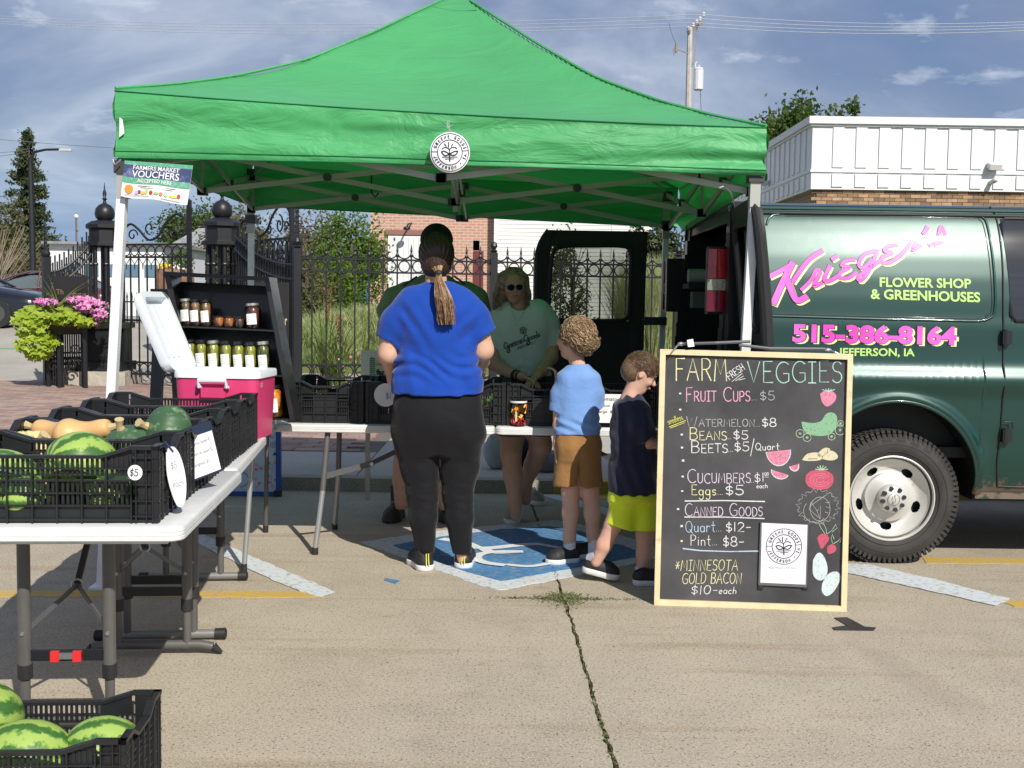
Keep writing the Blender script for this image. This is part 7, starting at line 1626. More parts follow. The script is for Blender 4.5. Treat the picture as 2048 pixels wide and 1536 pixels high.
item('pint_line'); ctext('Pint',1381,1091,21,'white',1.7,1421); ctext('...',1424,1090,9,'white',1.4,1434); ctext('$8-',1446,1092,19,'white',2.1,1488)
cst('blue',[(1366,1097),(1400,1101),(1460,1103),(1518,1102)],3.0)
item('bacon_lines'); ctext('*MINNESOTA',1350,1141,21,'cream',1.7,1475,slant=.12); ctext('GOLD BACON',1364,1167,21,'cream',1.7,1482,slant=.12); ctext('$10-',1382,1188,17,'white',1.9,1435,slant=.08); ctext('each',1437,1187,13,'white',1.7,1472,slant=.15)
# drawings
item('strawberry_drawing'); cfill('rose',[(1640,788),(1650,781),(1662,781),(1672,790),(1670,802),(1656,813),(1645,806)])
for i in range(5):cst('mint',[(1656,784),(1645+i*6,777+abs(i-2))],1.8)
for i in range(26):a = random.uniform(0,6.28); r_ = random.uniform(2,12); cst('pink',[(1656+r_*math.cos(a),796+r_*.95*math.sin(a)),(1657+r_*math.cos(a),796+r_*.95*math.sin(a))],1.2)
item('cucumber_drawing'); cfill('green',[(1603,843),(1625,846),(1642,842),(1652,828),(1665,825),(1674,834),(1672,854),(1660,868),(1640,872),(1616,868),(1606,858)])
for x,y,r_ in((1600,867,8),(1614,875,8),(1663,873,7),(1680,860,10),(1681,847,6)):
 cst('palegreen',arc(x,y,r_,r_,0,360,16),1.4)
 for k_ in range(4):a = k_*PI/4; cst('palegreen',[(x-3*math.cos(a),y-3*math.sin(a)),(x+3*math.cos(a),y+3*math.sin(a))],.9)
item('beans_drawing'); cfill('sand',[(1604,920),(1614,908),(1634,905),(1644,912),(1640,920),(1618,922)]); cfill('sand',[(1634,908),(1648,896),(1660,898),(1654,908),(1640,914)]); cfill('sand',[(1644,918),(1652,902),(1668,903),(1676,914),(1664,921)],.0013)
cst('dark',[(1645,913),(1655,905),(1655,899)],1.4); cst('dark',[(1616,918),(1634,917)],1.2)
item('tomato_drawing'); cfill('red',[(1612,950),(1625,941),(1650,941),(1665,950),(1666,965),(1656,977),(1636,979),(1618,974),(1611,962)])
for k_ in range(3):cst('rose',arc(1640,960,20-k_*6,13-k_*4,20,330,18),1.2)
for k_ in range(6):a = R(200+k_*28); cst('palegreen',[(1643,940),(1643+13*math.cos(a),942+11*math.sin(a))],2.2)
def slice_(a,b_,d,col='rose'):
 m_ = ((a[0]+b_[0])/2,(a[1]+b_[1])/2); v = (b_[0]-a[0],b_[1]-a[1]); L_ = math.hypot(*v); n_ = (-v[1]/L_,v[0]/L_); pts = [(m_[0]+v[0]/2*math.cos(R(t_))+n_[0]*d*math.sin(R(t_)),m_[1]+v[1]/2*math.cos(R(t_))+n_[1]*d*math.sin(R(t_)))for t_ in range(0,181,15)]
 k_ = len(pts); cmb(col).add([bp(x,y,.0009)for x,y in pts],[tuple(range(k_))]); cst('egg',pts,2.0);
 for _ in range(int(L_/2.5)):x = m_[0]+v[0]*random.uniform(-.3,.3)+n_[0]*random.uniform(2,d*.6); y = m_[1]+v[1]*random.uniform(-.3,.3)+n_[1]*random.uniform(2,d*.6); cst('dark',[(x,y),(x+.8,y)],1.0)
item('melon_drawing'); slice_((1532,904),(1581,899),30); slice_((1543,939),(1576,950),13); slice_((1579,933),(1597,928),12)
item('cabbage_drawing'); cb_ = []
for i in range(60):a = 2*PI*i/60; r_ = 34+4*math.sin(i*2.1)+(i%2)*3; cb_.append((1636+r_*1.12*math.cos(a),1013+r_*.92*math.sin(a)))
cst('grey',cb_+[cb_[0]],1.2); cst('grey',arc(1640,1018,20,24,0,360,26),1.2); cst('grey',arc(1630,1022,23,23,40,220,16),1.2)
for q_ in(([(1622,1004),(1634,1022),(1640,1038)]),([(1622,1004),(1618,1018),(1640,1038)]),([(1620,1012),(1640,998),(1652,990)]),([(1634,1022),(1641,1012),(1640,1036)]),([(1650,1004),(1655,1006),(1660,1004)]),([(1652,1013),(1656,1016),(1660,1014)]),([(1650,1024),(1656,1026)])):cst('grey',q_,1.1)
item('radish_drawing'); cfill('red',[(1634,1076),(1642,1068),(1653,1069),(1658,1078),(1652,1088),(1643,1098),(1638,1088)]); cfill('red',[(1655,1093),(1664,1088),(1672,1094),(1670,1103),(1658,1108),(1654,1101)])
for q_ in([(1650,1068),(1642,1056),(1638,1048),(1646,1045),(1652,1058),(1653,1067)],[(1654,1068),(1664,1060),(1672,1048),(1674,1056),(1664,1064)],[(1665,1087),(1662,1076),(1664,1068),(1668,1078)],[(1667,1087),(1676,1082),(1683,1074),(1680,1084)]):cst('palegreen',q_,1.4)
item('egg_drawing'); cfill('egg',[(1626,1120),(1634,1107),(1643,1107),(1652,1122),(1655,1142),(1648,1158),(1636,1160),(1626,1148)]); cfill('egg',[(1644,1168),(1654,1150),(1668,1143),(1678,1146),(1680,1160),(1668,1182),(1654,1192),(1644,1184)])
for(n_,c_),mb_ in CHK.items():mb_.build(n_,CM[c_],cbd_,world=True)
t = thing('flyer_holder','white flyer with the round shop badge clipped low on the chalkboard','flyer',tuple(bp(1567,1108)))
bquad('holder',[(1520,1044),(1616,1048),(1613,1174),(1516,1169)],M('holder_grey',(.12,.12,.13),.3),.003,.012,t); bquad('sheet',[(1523,1045),(1614,1049),(1610,1168),(1520,1164)],M('flyer_white',(.74,.75,.82),.4),.0121,.0135,t)
for x in(1516,1605):bquad('clip',[(x,1168),(x+10,1168),(x+10,1178),(x,1177)],DARKP,.002,.011,t)
mb = MB(); c0 = bp(1567,1092,.0145); kx = (bp(1568,1092,.0145)-c0); ky = (bp(1567,1091,.0145)-c0); emblem(mb,0,0,38,lambda u,v:tuple(c0+kx*u+ky*v)); mb.build('badge_print',INK,t,world=True)
mb = MB(); addtext(mb,'Where WE grow it, YOU know it',5,lambda u,v:tuple(bp(1536,1136,.0143)+kx*u+ky*v),fit=58); mb.build('small_print',M('faint_ink',(0,0,0)),t,world=True)
# strap between the leg and the board corners
sl_ = thing('strap','black bungee strap tying the chalkboard corners to the tent leg','strap',tuple(at(1490,690,5.55)))
def strap(pts,w_=.016):MB().tube([at(*q_)for q_ in pts],w_/2,6).build('webbing',M('strap_grey',(.10,.10,.11),.5),sl_,world=True)
strap([(1362,688,5.50),(1430,686,5.48),(1500,683,5.50)]); strap([(1478,690,5.50),(1540,697,5.49),(1650,698,5.49)])
for a,b_ in(((1362,688,5.50),(1345,703,5.47)),((1656,700,5.49),(1684,711,5.47))):MB().tube([at(*a),at((a[0]+b_[0])/2,a[1]+4,5.47),at(*b_)],.004,6).ell(at(*a),(.018,.008,.01),10,6).build('hook',STEEL,sl_,world=True)
MB().add([tuple(at(x,y,5.475))for x,y in((1374,680),(1386,678),(1389,693),(1376,694))],[(0,1,2,3)]).build('strap_label',PAPER,sl_,world=True)
# ================================================================== PEOPLE
class SDF:
 """signed distance field on a grid, smooth unions, meshed with surface nets"""
 def __init__(s,lo,hi,h):
  s.lo = np.array(lo,float); s.h = h; n = np.ceil((np.array(hi)-s.lo)/h).astype(int)+1
  s.ax = [s.lo[i]+h*np.arange(n[i])for i in range(3)]; s.X,s.Y,s.Z = [a.astype(np.float32)for a in np.meshgrid(*s.ax,indexing='ij')]; s.d = np.full(tuple(n),1e3,np.float32)
 def win(s,a,b):
  i0 = [max(0,int((a[i]-s.lo[i])/s.h)-1)for i in range(3)]; i1 = [min(s.d.shape[i],int((b[i]-s.lo[i])/s.h)+2)for i in range(3)]
  return tuple(slice(i0[i],max(i0[i],i1[i]))for i in range(3))
 def join(s,w,d,k,op='u'):
  o = s.d[w]
  if op=='u':
   if k<=0:s.d[w] = np.minimum(o,d)
   else:q = np.clip(.5+.5*(o-d)/k,0,1); s.d[w] = o*(1-q)+d*q-k*q*(1-q)
  elif op=='s':
   d = -d
   if k<=0:s.d[w] = np.maximum(o,d)
   else:q = np.clip(.5-.5*(o-d)/k,0,1); s.d[w] = o*(1-q)+d*q+k*q*(1-q)
 def limb(s,pts,rs,k=.02,flat=None,op='u'):
  """chain of round cones; flat=(axis vector, ratio) squashes the section along the axis"""
  for(a,b),(ra,rb)in zip(zip(pts[:-1],pts[1:]),zip(rs[:-1],rs[1:])):
   a = np.array(a,float); b = np.array(b,float); m = max(ra,rb)*(1/(flat[1]if flat else 1))+k*2+.02
   w = s.win(np.minimum(a,b)-m,np.maximum(a,b)+m); P = [s.X[w]-a[0],s.Y[w]-a[1],s.Z[w]-a[2]]; v = b-a; L2 = float(v@v)or 1e-9
   t = np.clip((P[0]*v[0]+P[1]*v[1]+P[2]*v[2])/L2,0,1); q = [P[i]-v[i]*t for i in range(3)]
   if flat:
    f = np.array(flat[0],float); f/=np.linalg.norm(f); c = q[0]*f[0]+q[1]*f[1]+q[2]*f[2]; g = (1/flat[1]-1); q = [q[i]+f[i]*c*g for i in range(3)]
   d = np.sqrt(q[0]**2+q[1]**2+q[2]**2)-(ra+(rb-ra)*t); s.join(w,d.astype(np.float32),k,op)
 def group(s,fn,k):
  o = s.d; s.d = np.full(o.shape,1e3,np.float32); fn(); d = s.d; s.d = o; s.join(tuple(slice(None)for _ in range(3)),d,k)
 def sleeve(s,pts,rs,k,n=None,c=0,flat=((0,1,0),.95)):
  o = s.d; s.d = np.full(o.shape,1e3,np.float32); s.limb(pts,rs,.02,flat)
  if n is None:n = np.array(pts[-1])-np.array(pts[-2]); n = n/np.linalg.norm(n); c = n@np.array(pts[-1])
  s.cut(n,c); d = s.d; s.d = o; s.join(tuple(slice(None)for _ in range(3)),d,k)
 def ell(s,c,r,k=.02,rot=None,op='u'):
  c = np.array(c,float); m = max(r)+k*2+.02; w = s.win(c-m,c+m); P = np.stack([s.X[w]-c[0],s.Y[w]-c[1],s.Z[w]-c[2]],-1)
  if rot is not None:P = P@np.array(rot)
  q = P/np.array(r); l = np.sqrt((q**2).sum(-1)); d = (l-1)*l*1.0/np.maximum(np.sqrt(((P/np.array(r)**2)**2).sum(-1)),1e-6); s.join(w,d.astype(np.float32),k,op)
 def loft(s,lv,k=.02,p=2.2,op='u'):
  """horizontal sections: (z, cx, cy, rx, ry)"""
  lv = sorted(lv); zs = [l[0]for l in lv]; w = s.win((min(l[1]-l[3]for l in lv)-.08,min(l[2]-l[4]for l in lv)-.08,zs[0]-.06),(max(l[1]+l[3]for l in lv)+.08,max(l[2]+l[4]for l in lv)+.08,zs[-1]+.06))
  Z = s.Z[w]; f = lambda i:np.interp(Z,zsm,[l[i]for l in lm])
  sm = smoothpts(lv,4); lm = sorted(sm); zsm = [l[0]for l in lm]
  cx,cy,rx,ry = f(1),f(2),f(3),f(4); l = ((np.abs(s.X[w]-cx)/rx)**p+(np.abs(s.Y[w]-cy)/ry)**p)**(1/p)
  d = (l-1)*np.minimum(rx,ry); dz = np.maximum(zs[0]-Z,Z-zs[-1]); d = np.where(dz>0,np.sqrt(np.maximum(d,0)**2+dz**2),np.maximum(d,dz)); s.join(w,d.astype(np.float32),k,op)
 def cut(s,n,c):
  n = np.array(n,float); n/=np.linalg.norm(n); s.d = np.maximum(s.d,(s.X*n[0]+s.Y*n[1]+s.Z*n[2]-c).astype(np.float32))
 def disp(s,fn):s.d = s.d-fn(s.X,s.Y,s.Z).astype(np.float32)
 def mesh(s):
  F = s.d; A = F<0; nx,ny,nz = F.shape
  sl = lambda a,i,j,k:a[i:nx-1+i,j:ny-1+j,k:nz-1+k]
  cnt = sum(sl(A,i,j,k).astype(np.int8)for i in(0,1)for j in(0,1)for k in(0,1)); act = (cnt>0)&(cnt<8); I = np.argwhere(act)
  idx = -np.ones(act.shape,np.int64); idx[act] = np.arange(len(I)); P = np.zeros((len(I),3)); n = np.zeros(len(I)); cs = [(i,j,k)for i in(0,1)for j in(0,1)for k in(0,1)]
  for a in cs:
   for ax_ in range(3):
    if a[ax_]:continue
    b = list(a); b[ax_] = 1; fa = F[I[:,0]+a[0],I[:,1]+a[1],I[:,2]+a[2]]; fb = F[I[:,0]+b[0],I[:,1]+b[1],I[:,2]+b[2]]; m = (fa<0)!=(fb<0)
    t = np.where(m,fa/np.where(m,fa-fb,1),0); q = np.tile(np.array(a,float),(len(I),1)); q[:,ax_] += t; P[m] += q[m]; n[m] += 1
  V = s.lo+(I+P/n[:,None])*s.h; Q = []
  for ax_ in range(3):
   o1,o2 = [(1,2),(2,0),(0,1)][ax_]; sh = list(F.shape); sh[ax_]-=1; G = np.argwhere(np.take(A,range(0,F.shape[ax_]-1),ax_)!=np.take(A,range(1,F.shape[ax_]),ax_))
   G = G[(G[:,o1]>0)&(G[:,o2]>0)&(G[:,o1]<F.shape[o1]-1)&(G[:,o2]<F.shape[o2]-1)]
   if not len(G):continue
   ins = A[G[:,0],G[:,1],G[:,2]]; e1 = np.zeros(3,int); e1[o1] = 1; e2 = np.zeros(3,int); e2[o2] = 1
   c = [G-e1-e2,G-e2,G,G-e1]; q = np.stack([idx[tuple(x.T)]for x in c],1); q[~ins] = q[~ins][:,::-1]; Q.append(q)
  return V,np.concatenate(Q)
 def build(s,name,mat,parent,world=False,relax=1,**k):
  V,Q = s.mesh()
  for _ in range(relax):
   acc = np.zeros_like(V); c = np.zeros(len(V))
   for i in range(4):
    np.add.at(acc,Q[:,i],V[Q[:,(i+1)%4]]); np.add.at(acc,Q[:,i],V[Q[:,(i+3)%4]]); np.add.at(c,Q[:,i],2)
   V = V*.5+acc/np.maximum(c,1)[:,None]*.5
  return rawmesh(name,V,Q,mat,parent,True,world,**k)
def rotz(a):return np.array(Matrix.Rotation(R(a),3,'Z'))
def skinm(name,c,two=None):
 if name in MATS:return MATS[name]
 m = M(name,c,.55,var=(25,.06),two=two or((c[0]*1.05,c[1]*.82,c[2]*.78),9,.5,.8),spec=.35)
 b = m.node_tree.nodes['Principled BSDF']; b.inputs['Subsurface Weight'].default_value = .12; b.inputs['Subsurface Radius'].default_value = (.012,.005,.003); b.inputs['Subsurface Scale'].default_value = 1.0; return m
SK1 = skinm('skin_fair',(.60,.37,.27)); SK2 = skinm('skin_tan',(.52,.31,.21)); SK3 = skinm('skin_child',(.62,.38,.29))
def foldfn(amp,sc,seed,zdir=(1,1,1)):
 """soft cloth folds from a few warped sine waves"""
 rg = np.random.default_rng(seed); ws = [(rg.normal(size=3)*np.array(zdir),rg.uniform(0,6.28),rg.uniform(.7,1.4))for _ in range(7)]
 def f(X,Y,Z):
  o = 0
  for i,(w,p,q)in enumerate(ws):o = o+np.sin((X*w[0]+Y*w[1]+Z*w[2])*sc*q+p+1.6*np.sin(Z*sc*.5*q+X*sc*.3+i))/7*2
  return o*amp
 return f
def hand(s,w,d,up,L=.17,curl=.5,side=1,k=.008,spread=.2):
 """five fingered hand: wrist point, direction, palm normal; side = +1 thumb towards up x d"""
 w = np.array(w,float); d = np.array(d,float); d/=np.linalg.norm(d); up = np.array(up,float); up-=d*(up@d); up/=np.linalg.norm(up); sd = np.cross(d,up)*side
 pl = L*.5; pw = L*.21
 for o in(-.75,-.25,.25,.75):s.limb([w+sd*pw*o*.6,w+d*pl+sd*pw*o*1.05],[L*.085,L*.08],k*1.6,(up,.75))
 for i,(o,l)in enumerate(((-.95,.36),(-.33,.47),(.3,.50),(.9,.40))):
  p = w+d*pl+sd*pw*o*1.05; dd = d+sd*o*spread*.3; dd/=np.linalg.norm(dd); a1,a2,a3 = curl*.5,curl*1.2,curl*1.7; pts = [p]
  for a,f in((a1,.42),(a2,.32),(a3,.26)):p = p+(dd*math.cos(a)+up*math.sin(a))*L*l*f; pts.append(p)
  s.limb(pts,[L*.052,L*.047,L*.042,L*.034],.002)
 p = w+d*pl*.25+sd*pw*-1.0; q = p+(d*.55-sd*.75+up*.25)*L*.2; r_ = q+(d*.85-sd*.25+up*.3)*L*.17; s.limb([w+d*pl*.2,p,q,r_],[L*.08,L*.075,L*.055,L*.04],k)
def shoe(parent,c,ang,L,mats,roll=0,lift=0,laces=False,wd=.38):
 """c = heel centre on the ground, ang = heading from +x"""
 up_,sole = mats; h = L*.4; W_ = L*wd/2
 def grid():return SDF((-.05,-W_-.03,-.02),(L+.05,W_+.03,h+.06),.0045)
 a = grid(); a.limb([(.02+W_*.6,0,.035),(L*.45,0,.038),(L*.72,W_*.1,.036),(L-W_*.8,W_*.1,.032)],[W_*.82,W_*.78,W_*.98,W_*.8],.02); a.limb([(.02+W_*.55,0,.05),(.03+W_*.55,0,h*.80)],[W_*.75,W_*.78],.02); a.limb([(L*.25,0,h*.7),(L*.62,0,.055)],[W_*.66,W_*.72],.02)
 a.cut((0,0,-1),-.018); a.ell((.02+W_*.62,0,h*.98),(W_*.68,W_*.56,h*.30),.006,op='s')
 b = grid(); b.limb([(.02+W_*.6,0,.02),(L*.45,0,.02),(L*.72,W_*.1,.02),(L-W_*.8,W_*.1,.022)],[W_*.93,W_*.84,W_*1.06,W_*.9],.02); b.cut((0,0,1),.033); b.cut((0,0,-1),.001)
 m = Matrix.Translation(c)@Matrix.Rotation(R(ang),4,'Z')@Matrix.Rotation(R(roll),4,'Y'); out = []
 for g_,mt,nm in((a,up_,'shoe'),(b,sole,'sole')):
  V,Q = g_.mesh(); V = V@np.array(m)[:3,:3].T+np.array(m)[:3,3]; out.append(rawmesh(nm,V,Q,mt,parent if nm=='shoe' else out[0],True))
 if laces:
  mb = MB(m)
  for i in range(5):x = L*(.36+.07*i); z = h*(.80-.12*i)+.012; mb.tube([(x,-W_*.45,z),(x+.01,0,z+.008),(x,W_*.45,z)],.004,5)
  mb.build('laces',M('lace_grey',(.3,.3,.3),.8),out[0])
 return out[0]
def strandset(mb,n,fn,r0=.0016,seg=7,sides=3):
 for i in range(n):
  pts = fn(i)
  if len(pts)>=2:mb.tube(pts,r0,sides,False,[r0*(1-.6*j/(len(pts)-1))for j in range(len(pts))])
def hairmat(name,c1,c2,sc=60):
 return M(name,c1,.42,two=(c2,sc,.4,.62),spec=.5)
def headsdf(s,c,hgt,face,tilt_=0.0,k=.012,ears=True):
 """c = centre of skull, hgt = head height; face = unit heading (2D)"""
 f = np.array([face[0],face[1],0.0]); f/=np.linalg.norm(f); ct,st = math.cos(R(tilt_)),math.sin(R(tilt_)); F_ = f*ct+np.array([0,0,-st]); U = np.array([0,0,ct])+f*st; Rr = np.cross(F_,U); c = np.array(c,float); u = hgt/2
 rot = np.stack([Rr,F_,U],1)
 P = lambda r,fw,up_:c+Rr*r*u+F_*fw*u+U*up_*u
 s.ell(P(0,-.04,.18),(u*.64,u*.80,u*.74),k,rot); s.ell(P(0,.16,-.30),(u*.50,u*.56,u*.60),u*.25,rot); s.ell(P(0,.42,-.72),(u*.26,u*.26,u*.22),u*.2,rot)
 for sx in(-1,1):
  s.ell(P(sx*.26,.58,-.20),(u*.20,u*.17,u*.18),u*.14,rot)
  s.ell(P(sx*.23,.78,.06),(u*.13,u*.10,u*.075),u*.04,rot,'s')
  s.ell(P(sx*.22,.68,.05),(u*.10,u*.09,u*.075),u*.02,rot)
  if ears:s.ell(P(sx*.66,-.02,-.04),(u*.07,u*.15,u*.21),u*.04,rot); s.ell(P(sx*.72,.03,-.03),(u*.04,u*.07,u*.11),u*.02,rot,'s')
 s.limb([P(0,.76,.10),P(0,.93,-.16)],[u*.065,u*.10],u*.07); s.ell(P(0,.90,-.20),(u*.12,u*.08,u*.07),u*.05,rot)
 s.ell(P(0,.76,.24),(u*.36,u*.08,u*.07),u*.10,rot)
 s.ell(P(0,.76,-.41),(u*.17,u*.08,u*.035),u*.035,rot); s.ell(P(0,.75,-.50),(u*.15,u*.08,u*.04),u*.035,rot); s.ell(P(0,.86,-.455),(u*.17,u*.05,u*.010),u*.02,rot,'s')
 return P
def features(P,parent,u,rot_=None,brow=(.1,.06,.04),lips=(.42,.16,.14)):
 mb = MB()
 for sx in(-1,1):mb.tube([P(sx*.38,.72,.20),P(sx*.24,.80,.25),P(sx*.10,.80,.22)],u*.03,5)
 mb.build('eyebrow',M('brow_%d'%int(brow[0]*100),brow,.8),parent,smooth=True)
 for sx in(-1,1):
  mb = MB(); mb.ell(tuple(P(sx*.22,.735,.05)),(u*.065,u*.045,u*.045),10,8); mb.build('eye',M('eye_dark',(.05,.035,.03),.2),parent,smooth=True)
 mb = MB(); mb.tube([P(-.14,.80,-.455),P(0,.855,-.44),P(.14,.80,-.455)],u*.028,6); mb.build('lips',M('lips_%d'%int(lips[0]*100),lips,.5),parent,smooth=True)
def S3(px,py,Y):
 p = at(px,py,Y); return np.array([p.x,p.y,p.z])
def ptsP(root,*q):
 o = np.array(root.location); return[S3(*a)-o for a in q]
def box3(s_):return s_
# ---------------------------------------------------------------- woman in blue
LY = 6.18; g0 = gnd(884,1139); Lr = thing('person','woman in royal blue top and black trousers seen from behind, brown ponytail','person',(at(876,800,LY).x,LY,0)); o_ = np.array(Lr.location)
def lp(px,py,dy=0.0):return S3(px,py,LY+dy)-o_
z_ = lambda py:lp(876,py)[2]
BLU = M('royal_blue_knit',(.007,.052,.34),.85,spec=.25,bump=(17,.6,.012),sheen=.2,var=(5,.08)); BPT_ = M('black_stretch',(.007,.0068,.009),.8,spec=.25,bump=(20,.5,.012),sheen=.1)
s = SDF((-.40,-.30,.02),(.40,.42,1.86),.008)
s.loft([(z_(860),.0,.0,.20,.13),(z_(780),0,.0,.18,.115),(z_(700),-.01,.01,.15,.10),(z_(640),-.01,.01,.16,.10),(z_(600),-.01,.01,.14,.085),(z_(580),-.01,.01,.08,.06)],.03)
for sx,hx,kx,ax_ in((-1,838,848,849),(1,918,914,924)):s.limb([lp(hx,860),lp(kx,975,.0),lp(ax_,1060,.0),lp(ax_,1108,.0),lp(ax_,1128,.01)],[.085,.055,.036,.026,.028],.02)
s.limb([lp(872,585),lp(872,545,.01)],[.062,.056],.02)
s.limb([lp(818,612,.0),lp(784,662,.0),lp(777,708,.0),lp(790,758,.14),lp(815,768,.28)],[.05,.060,.054,.040,.028],.025); s.limb([lp(926,612,.0),lp(956,658,.0),lp(965,700,.02),lp(962,722,.22),lp(944,728,.36)],[.05,.060,.058,.044,.03],.025)
hd = headsdf(s,lp(873,516,.03),.235,(.05,1)); hand(s,lp(817,768,.29),(.3,1,.1),(0,0,1),.16,.4,1); hand(s,lp(942,728,.36),(-.3,1,.1),(0,0,1),.16,.4,-1)
s.build('body',SK1,Lr)
s = SDF((-.36,-.26,.06),(.36,.26,1.10),.007)
s.loft([(z_(905),0,.0,.20,.12),(z_(865),0,-.01,.246,.158),(z_(820),0,-.008,.244,.165),(z_(785),0,.005,.232,.15),(z_(752),0,.01,.215,.14)],.05,2.3)
def legs():
 s.limb([lp(836,872),lp(841,935,.01),lp(845,985,.0),lp(846,1035,-.010),lp(851,1112)],[.130,.108,.085,.076,.048],.02)
 o = s.d; s.d = np.full(o.shape,1e3,np.float32); s.limb([lp(922,872),lp(919,935,.01),lp(916,985,.0),lp(919,1035,-.010),lp(924,1110)],[.130,.106,.083,.074,.048],.02); d = s.d; s.d = np.maximum(o,s.X-lp(880,900)[0]+.004); d = np.maximum(d,lp(880,900)[0]+.004-s.X); s.d = np.minimum(s.d,d)
s.group(legs,.05)
s.cut((0,0,-1),-z_(1106)); s.disp(foldfn(.0030,26,3,(.5,.5,1.5)))
kn = [z_(985),z_(1000),z_(1012),z_(968)]
s.disp(lambda X,Y,Z:sum(.0035*np.exp(-((Z-a+.05*(X%.1))/.012)**2)*np.sin(X*30+i)for i,a in enumerate(kn))+.004*np.sin((Z*18+np.abs(X)*46))*np.exp(-((Z-z_(895))/.10)**2)); s.build('trousers',BPT_,Lr,relax=1)
s = SDF((-.42,-.28,.90),(.42,.28,1.62),.007)
s.loft([(z_(792),0,.0,.252,.168),(z_(765),0,.0,.245,.162),(z_(735),.0,.0,.232,.150),(z_(705),-.005,.0,.218,.145),(z_(670),-.008,.0,.212,.150),(z_(635),-.008,.0,.212,.152),(z_(605),-.008,.005,.205,.135),(z_(586),-.005,.01,.165,.11),(z_(572),-.0,.015,.11,.085),(z_(563),0,.02,.075,.07)],.02,2.4)
s.sleeve([lp(826,604),lp(796,640,-.0),lp(777,684,-.0)],[.082,.086,.080],.045); s.sleeve([lp(918,604),lp(946,640,-.0),lp(968,674,-.0)],[.082,.088,.084],.045)
s.cut((0,0,-1),-z_(786)); s.limb([lp(872,545,.03),lp(872,572,.03)],[.062,.058],.01,op='s')
s.disp(foldfn(.0060,15,8,(.7,.7,1.3))); s.disp(lambda X,Y,Z:.0045*np.sin((Z-np.abs(X)*1.1)*48+2*np.sin(X*11))*np.exp(-((np.abs(X)-.10)/.09)**2-((Z-z_(655))/.11)**2)+.004*np.sin((X+Z*.25)*60)*(Z<z_(700))*np.exp(-((np.abs(X)-.16)/.08)**2))
s.disp(lambda X,Y,Z:.0065*np.sin(Z*95+7*np.sin(X*7)+2*np.sin(X*17))*np.exp(-((Z-z_(733))/.055)**2)+.0055*np.sin((Z*.8-np.abs(X)*.9)*70)*np.exp(-((np.abs(X)-.17)/.05)**2-((Z-z_(640))/.09)**2))
s.build('shirt',BLU,Lr,relax=1)
HB = hairmat('hair_brown_shaded',(.026,.013,.008),(.055,.028,.015),90); HL = hairmat('hair_brown_sunlit',(.20,.105,.05),(.36,.22,.12),70); HL2 = hairmat('hair_blond_streak',(.40,.26,.15),(.5,.36,.24),70)  # shade painted into the dark head hair, sunlight into the brighter ponytail brown
s = SDF((-.14,-.14,1.5),(.13,.2,1.84),.005); hc = lp(873,513,.03); s.ell(hc+np.array([0,-.012,.018]),(.094,.112,.112),.01); s.ell(hc+np.array([0,-.045,-.05]),(.078,.075,.07),.03)
s.cut((0,1,-.55),(hc[1]+.055)*.876-.48*(hc[2]-.0)); s.disp(lambda X,Y,Z:.0022*np.sin(np.arctan2(X-hc[0],(Z-hc[2]+.12))*46+2*np.sin(Z*40))); s.build('hair',HB,Lr,relax=0)
mb = MB(); rg = random.Random(12); tq = lp(877,546,-.095)
def cap(i):
 a = rg.uniform(-1.9,1.9); st = hc+np.array([.092*math.sin(a)*.95,.03+.02*rg.random(),.012+.112*math.cos(a)]); o = []
 for j in range(6):
  t = j/5; p = st*(1-t)+tq*t; v = (p-hc-np.array([0,-.012,.0])); q = v/np.array([.0965,.1145,.1145]); l = np.linalg.norm(q); o.append(tuple(hc+np.array([0,-.012,.018])*1+v/l*(1.0 if t<.85 else.97)))
 return o
strandset(mb,330,cap,.0022); mb.build('hair_strands',HB,Lr,smooth=True,kind='stuff')
tie = lp(877,546,-.105); MB().ell(tuple(tie),(.022,.02,.016),14,10).build('hair_tie',INK,Lr,smooth=True)
for mt_,n_,sd in((HL,240,1),(HL2,90,2),(HB,50,3)):
 mb = MB(); rg = random.Random(sd)
 def pony(i):
  a = rg.uniform(0,6.28); q = math.sqrt(rg.random()); ex = lp(893+17*q*math.cos(a)+rg.gauss(0,2),650-34*q*rg.random()**1.5,-.175+.03*q*math.sin(a)); mx_ = lp(886+17*q*math.cos(a),592,-.185+.022*q*math.sin(a)); p1 = lp(879+9*q*math.cos(a),562,-.155+.018*q*math.sin(a))
  st = tie+np.array([.014*q*math.cos(a),.0,.010*q*math.sin(a)]); return smoothpts([tuple(hc+np.array([.05*math.cos(a)*q,-.09,-.03+.03*math.sin(a)])),tuple(st),tuple(p1),tuple(mx_),tuple((mx_+ex)/2+np.array([rg.uniform(-.006,.006),0,0])),tuple(ex)],3)
 strandset(mb,n_+60,pony,.0030); mb.build('ponytail',mt_,Lr,smooth=True,kind='stuff')
SHB = M('shoe_black',(.02,.02,.022),.6,bump=(200,.3,.001)); SOLW = M('sole_white',(.70,.70,.69),.5); GLD = M('gold_stripe',(.62,.60,.08),.5)
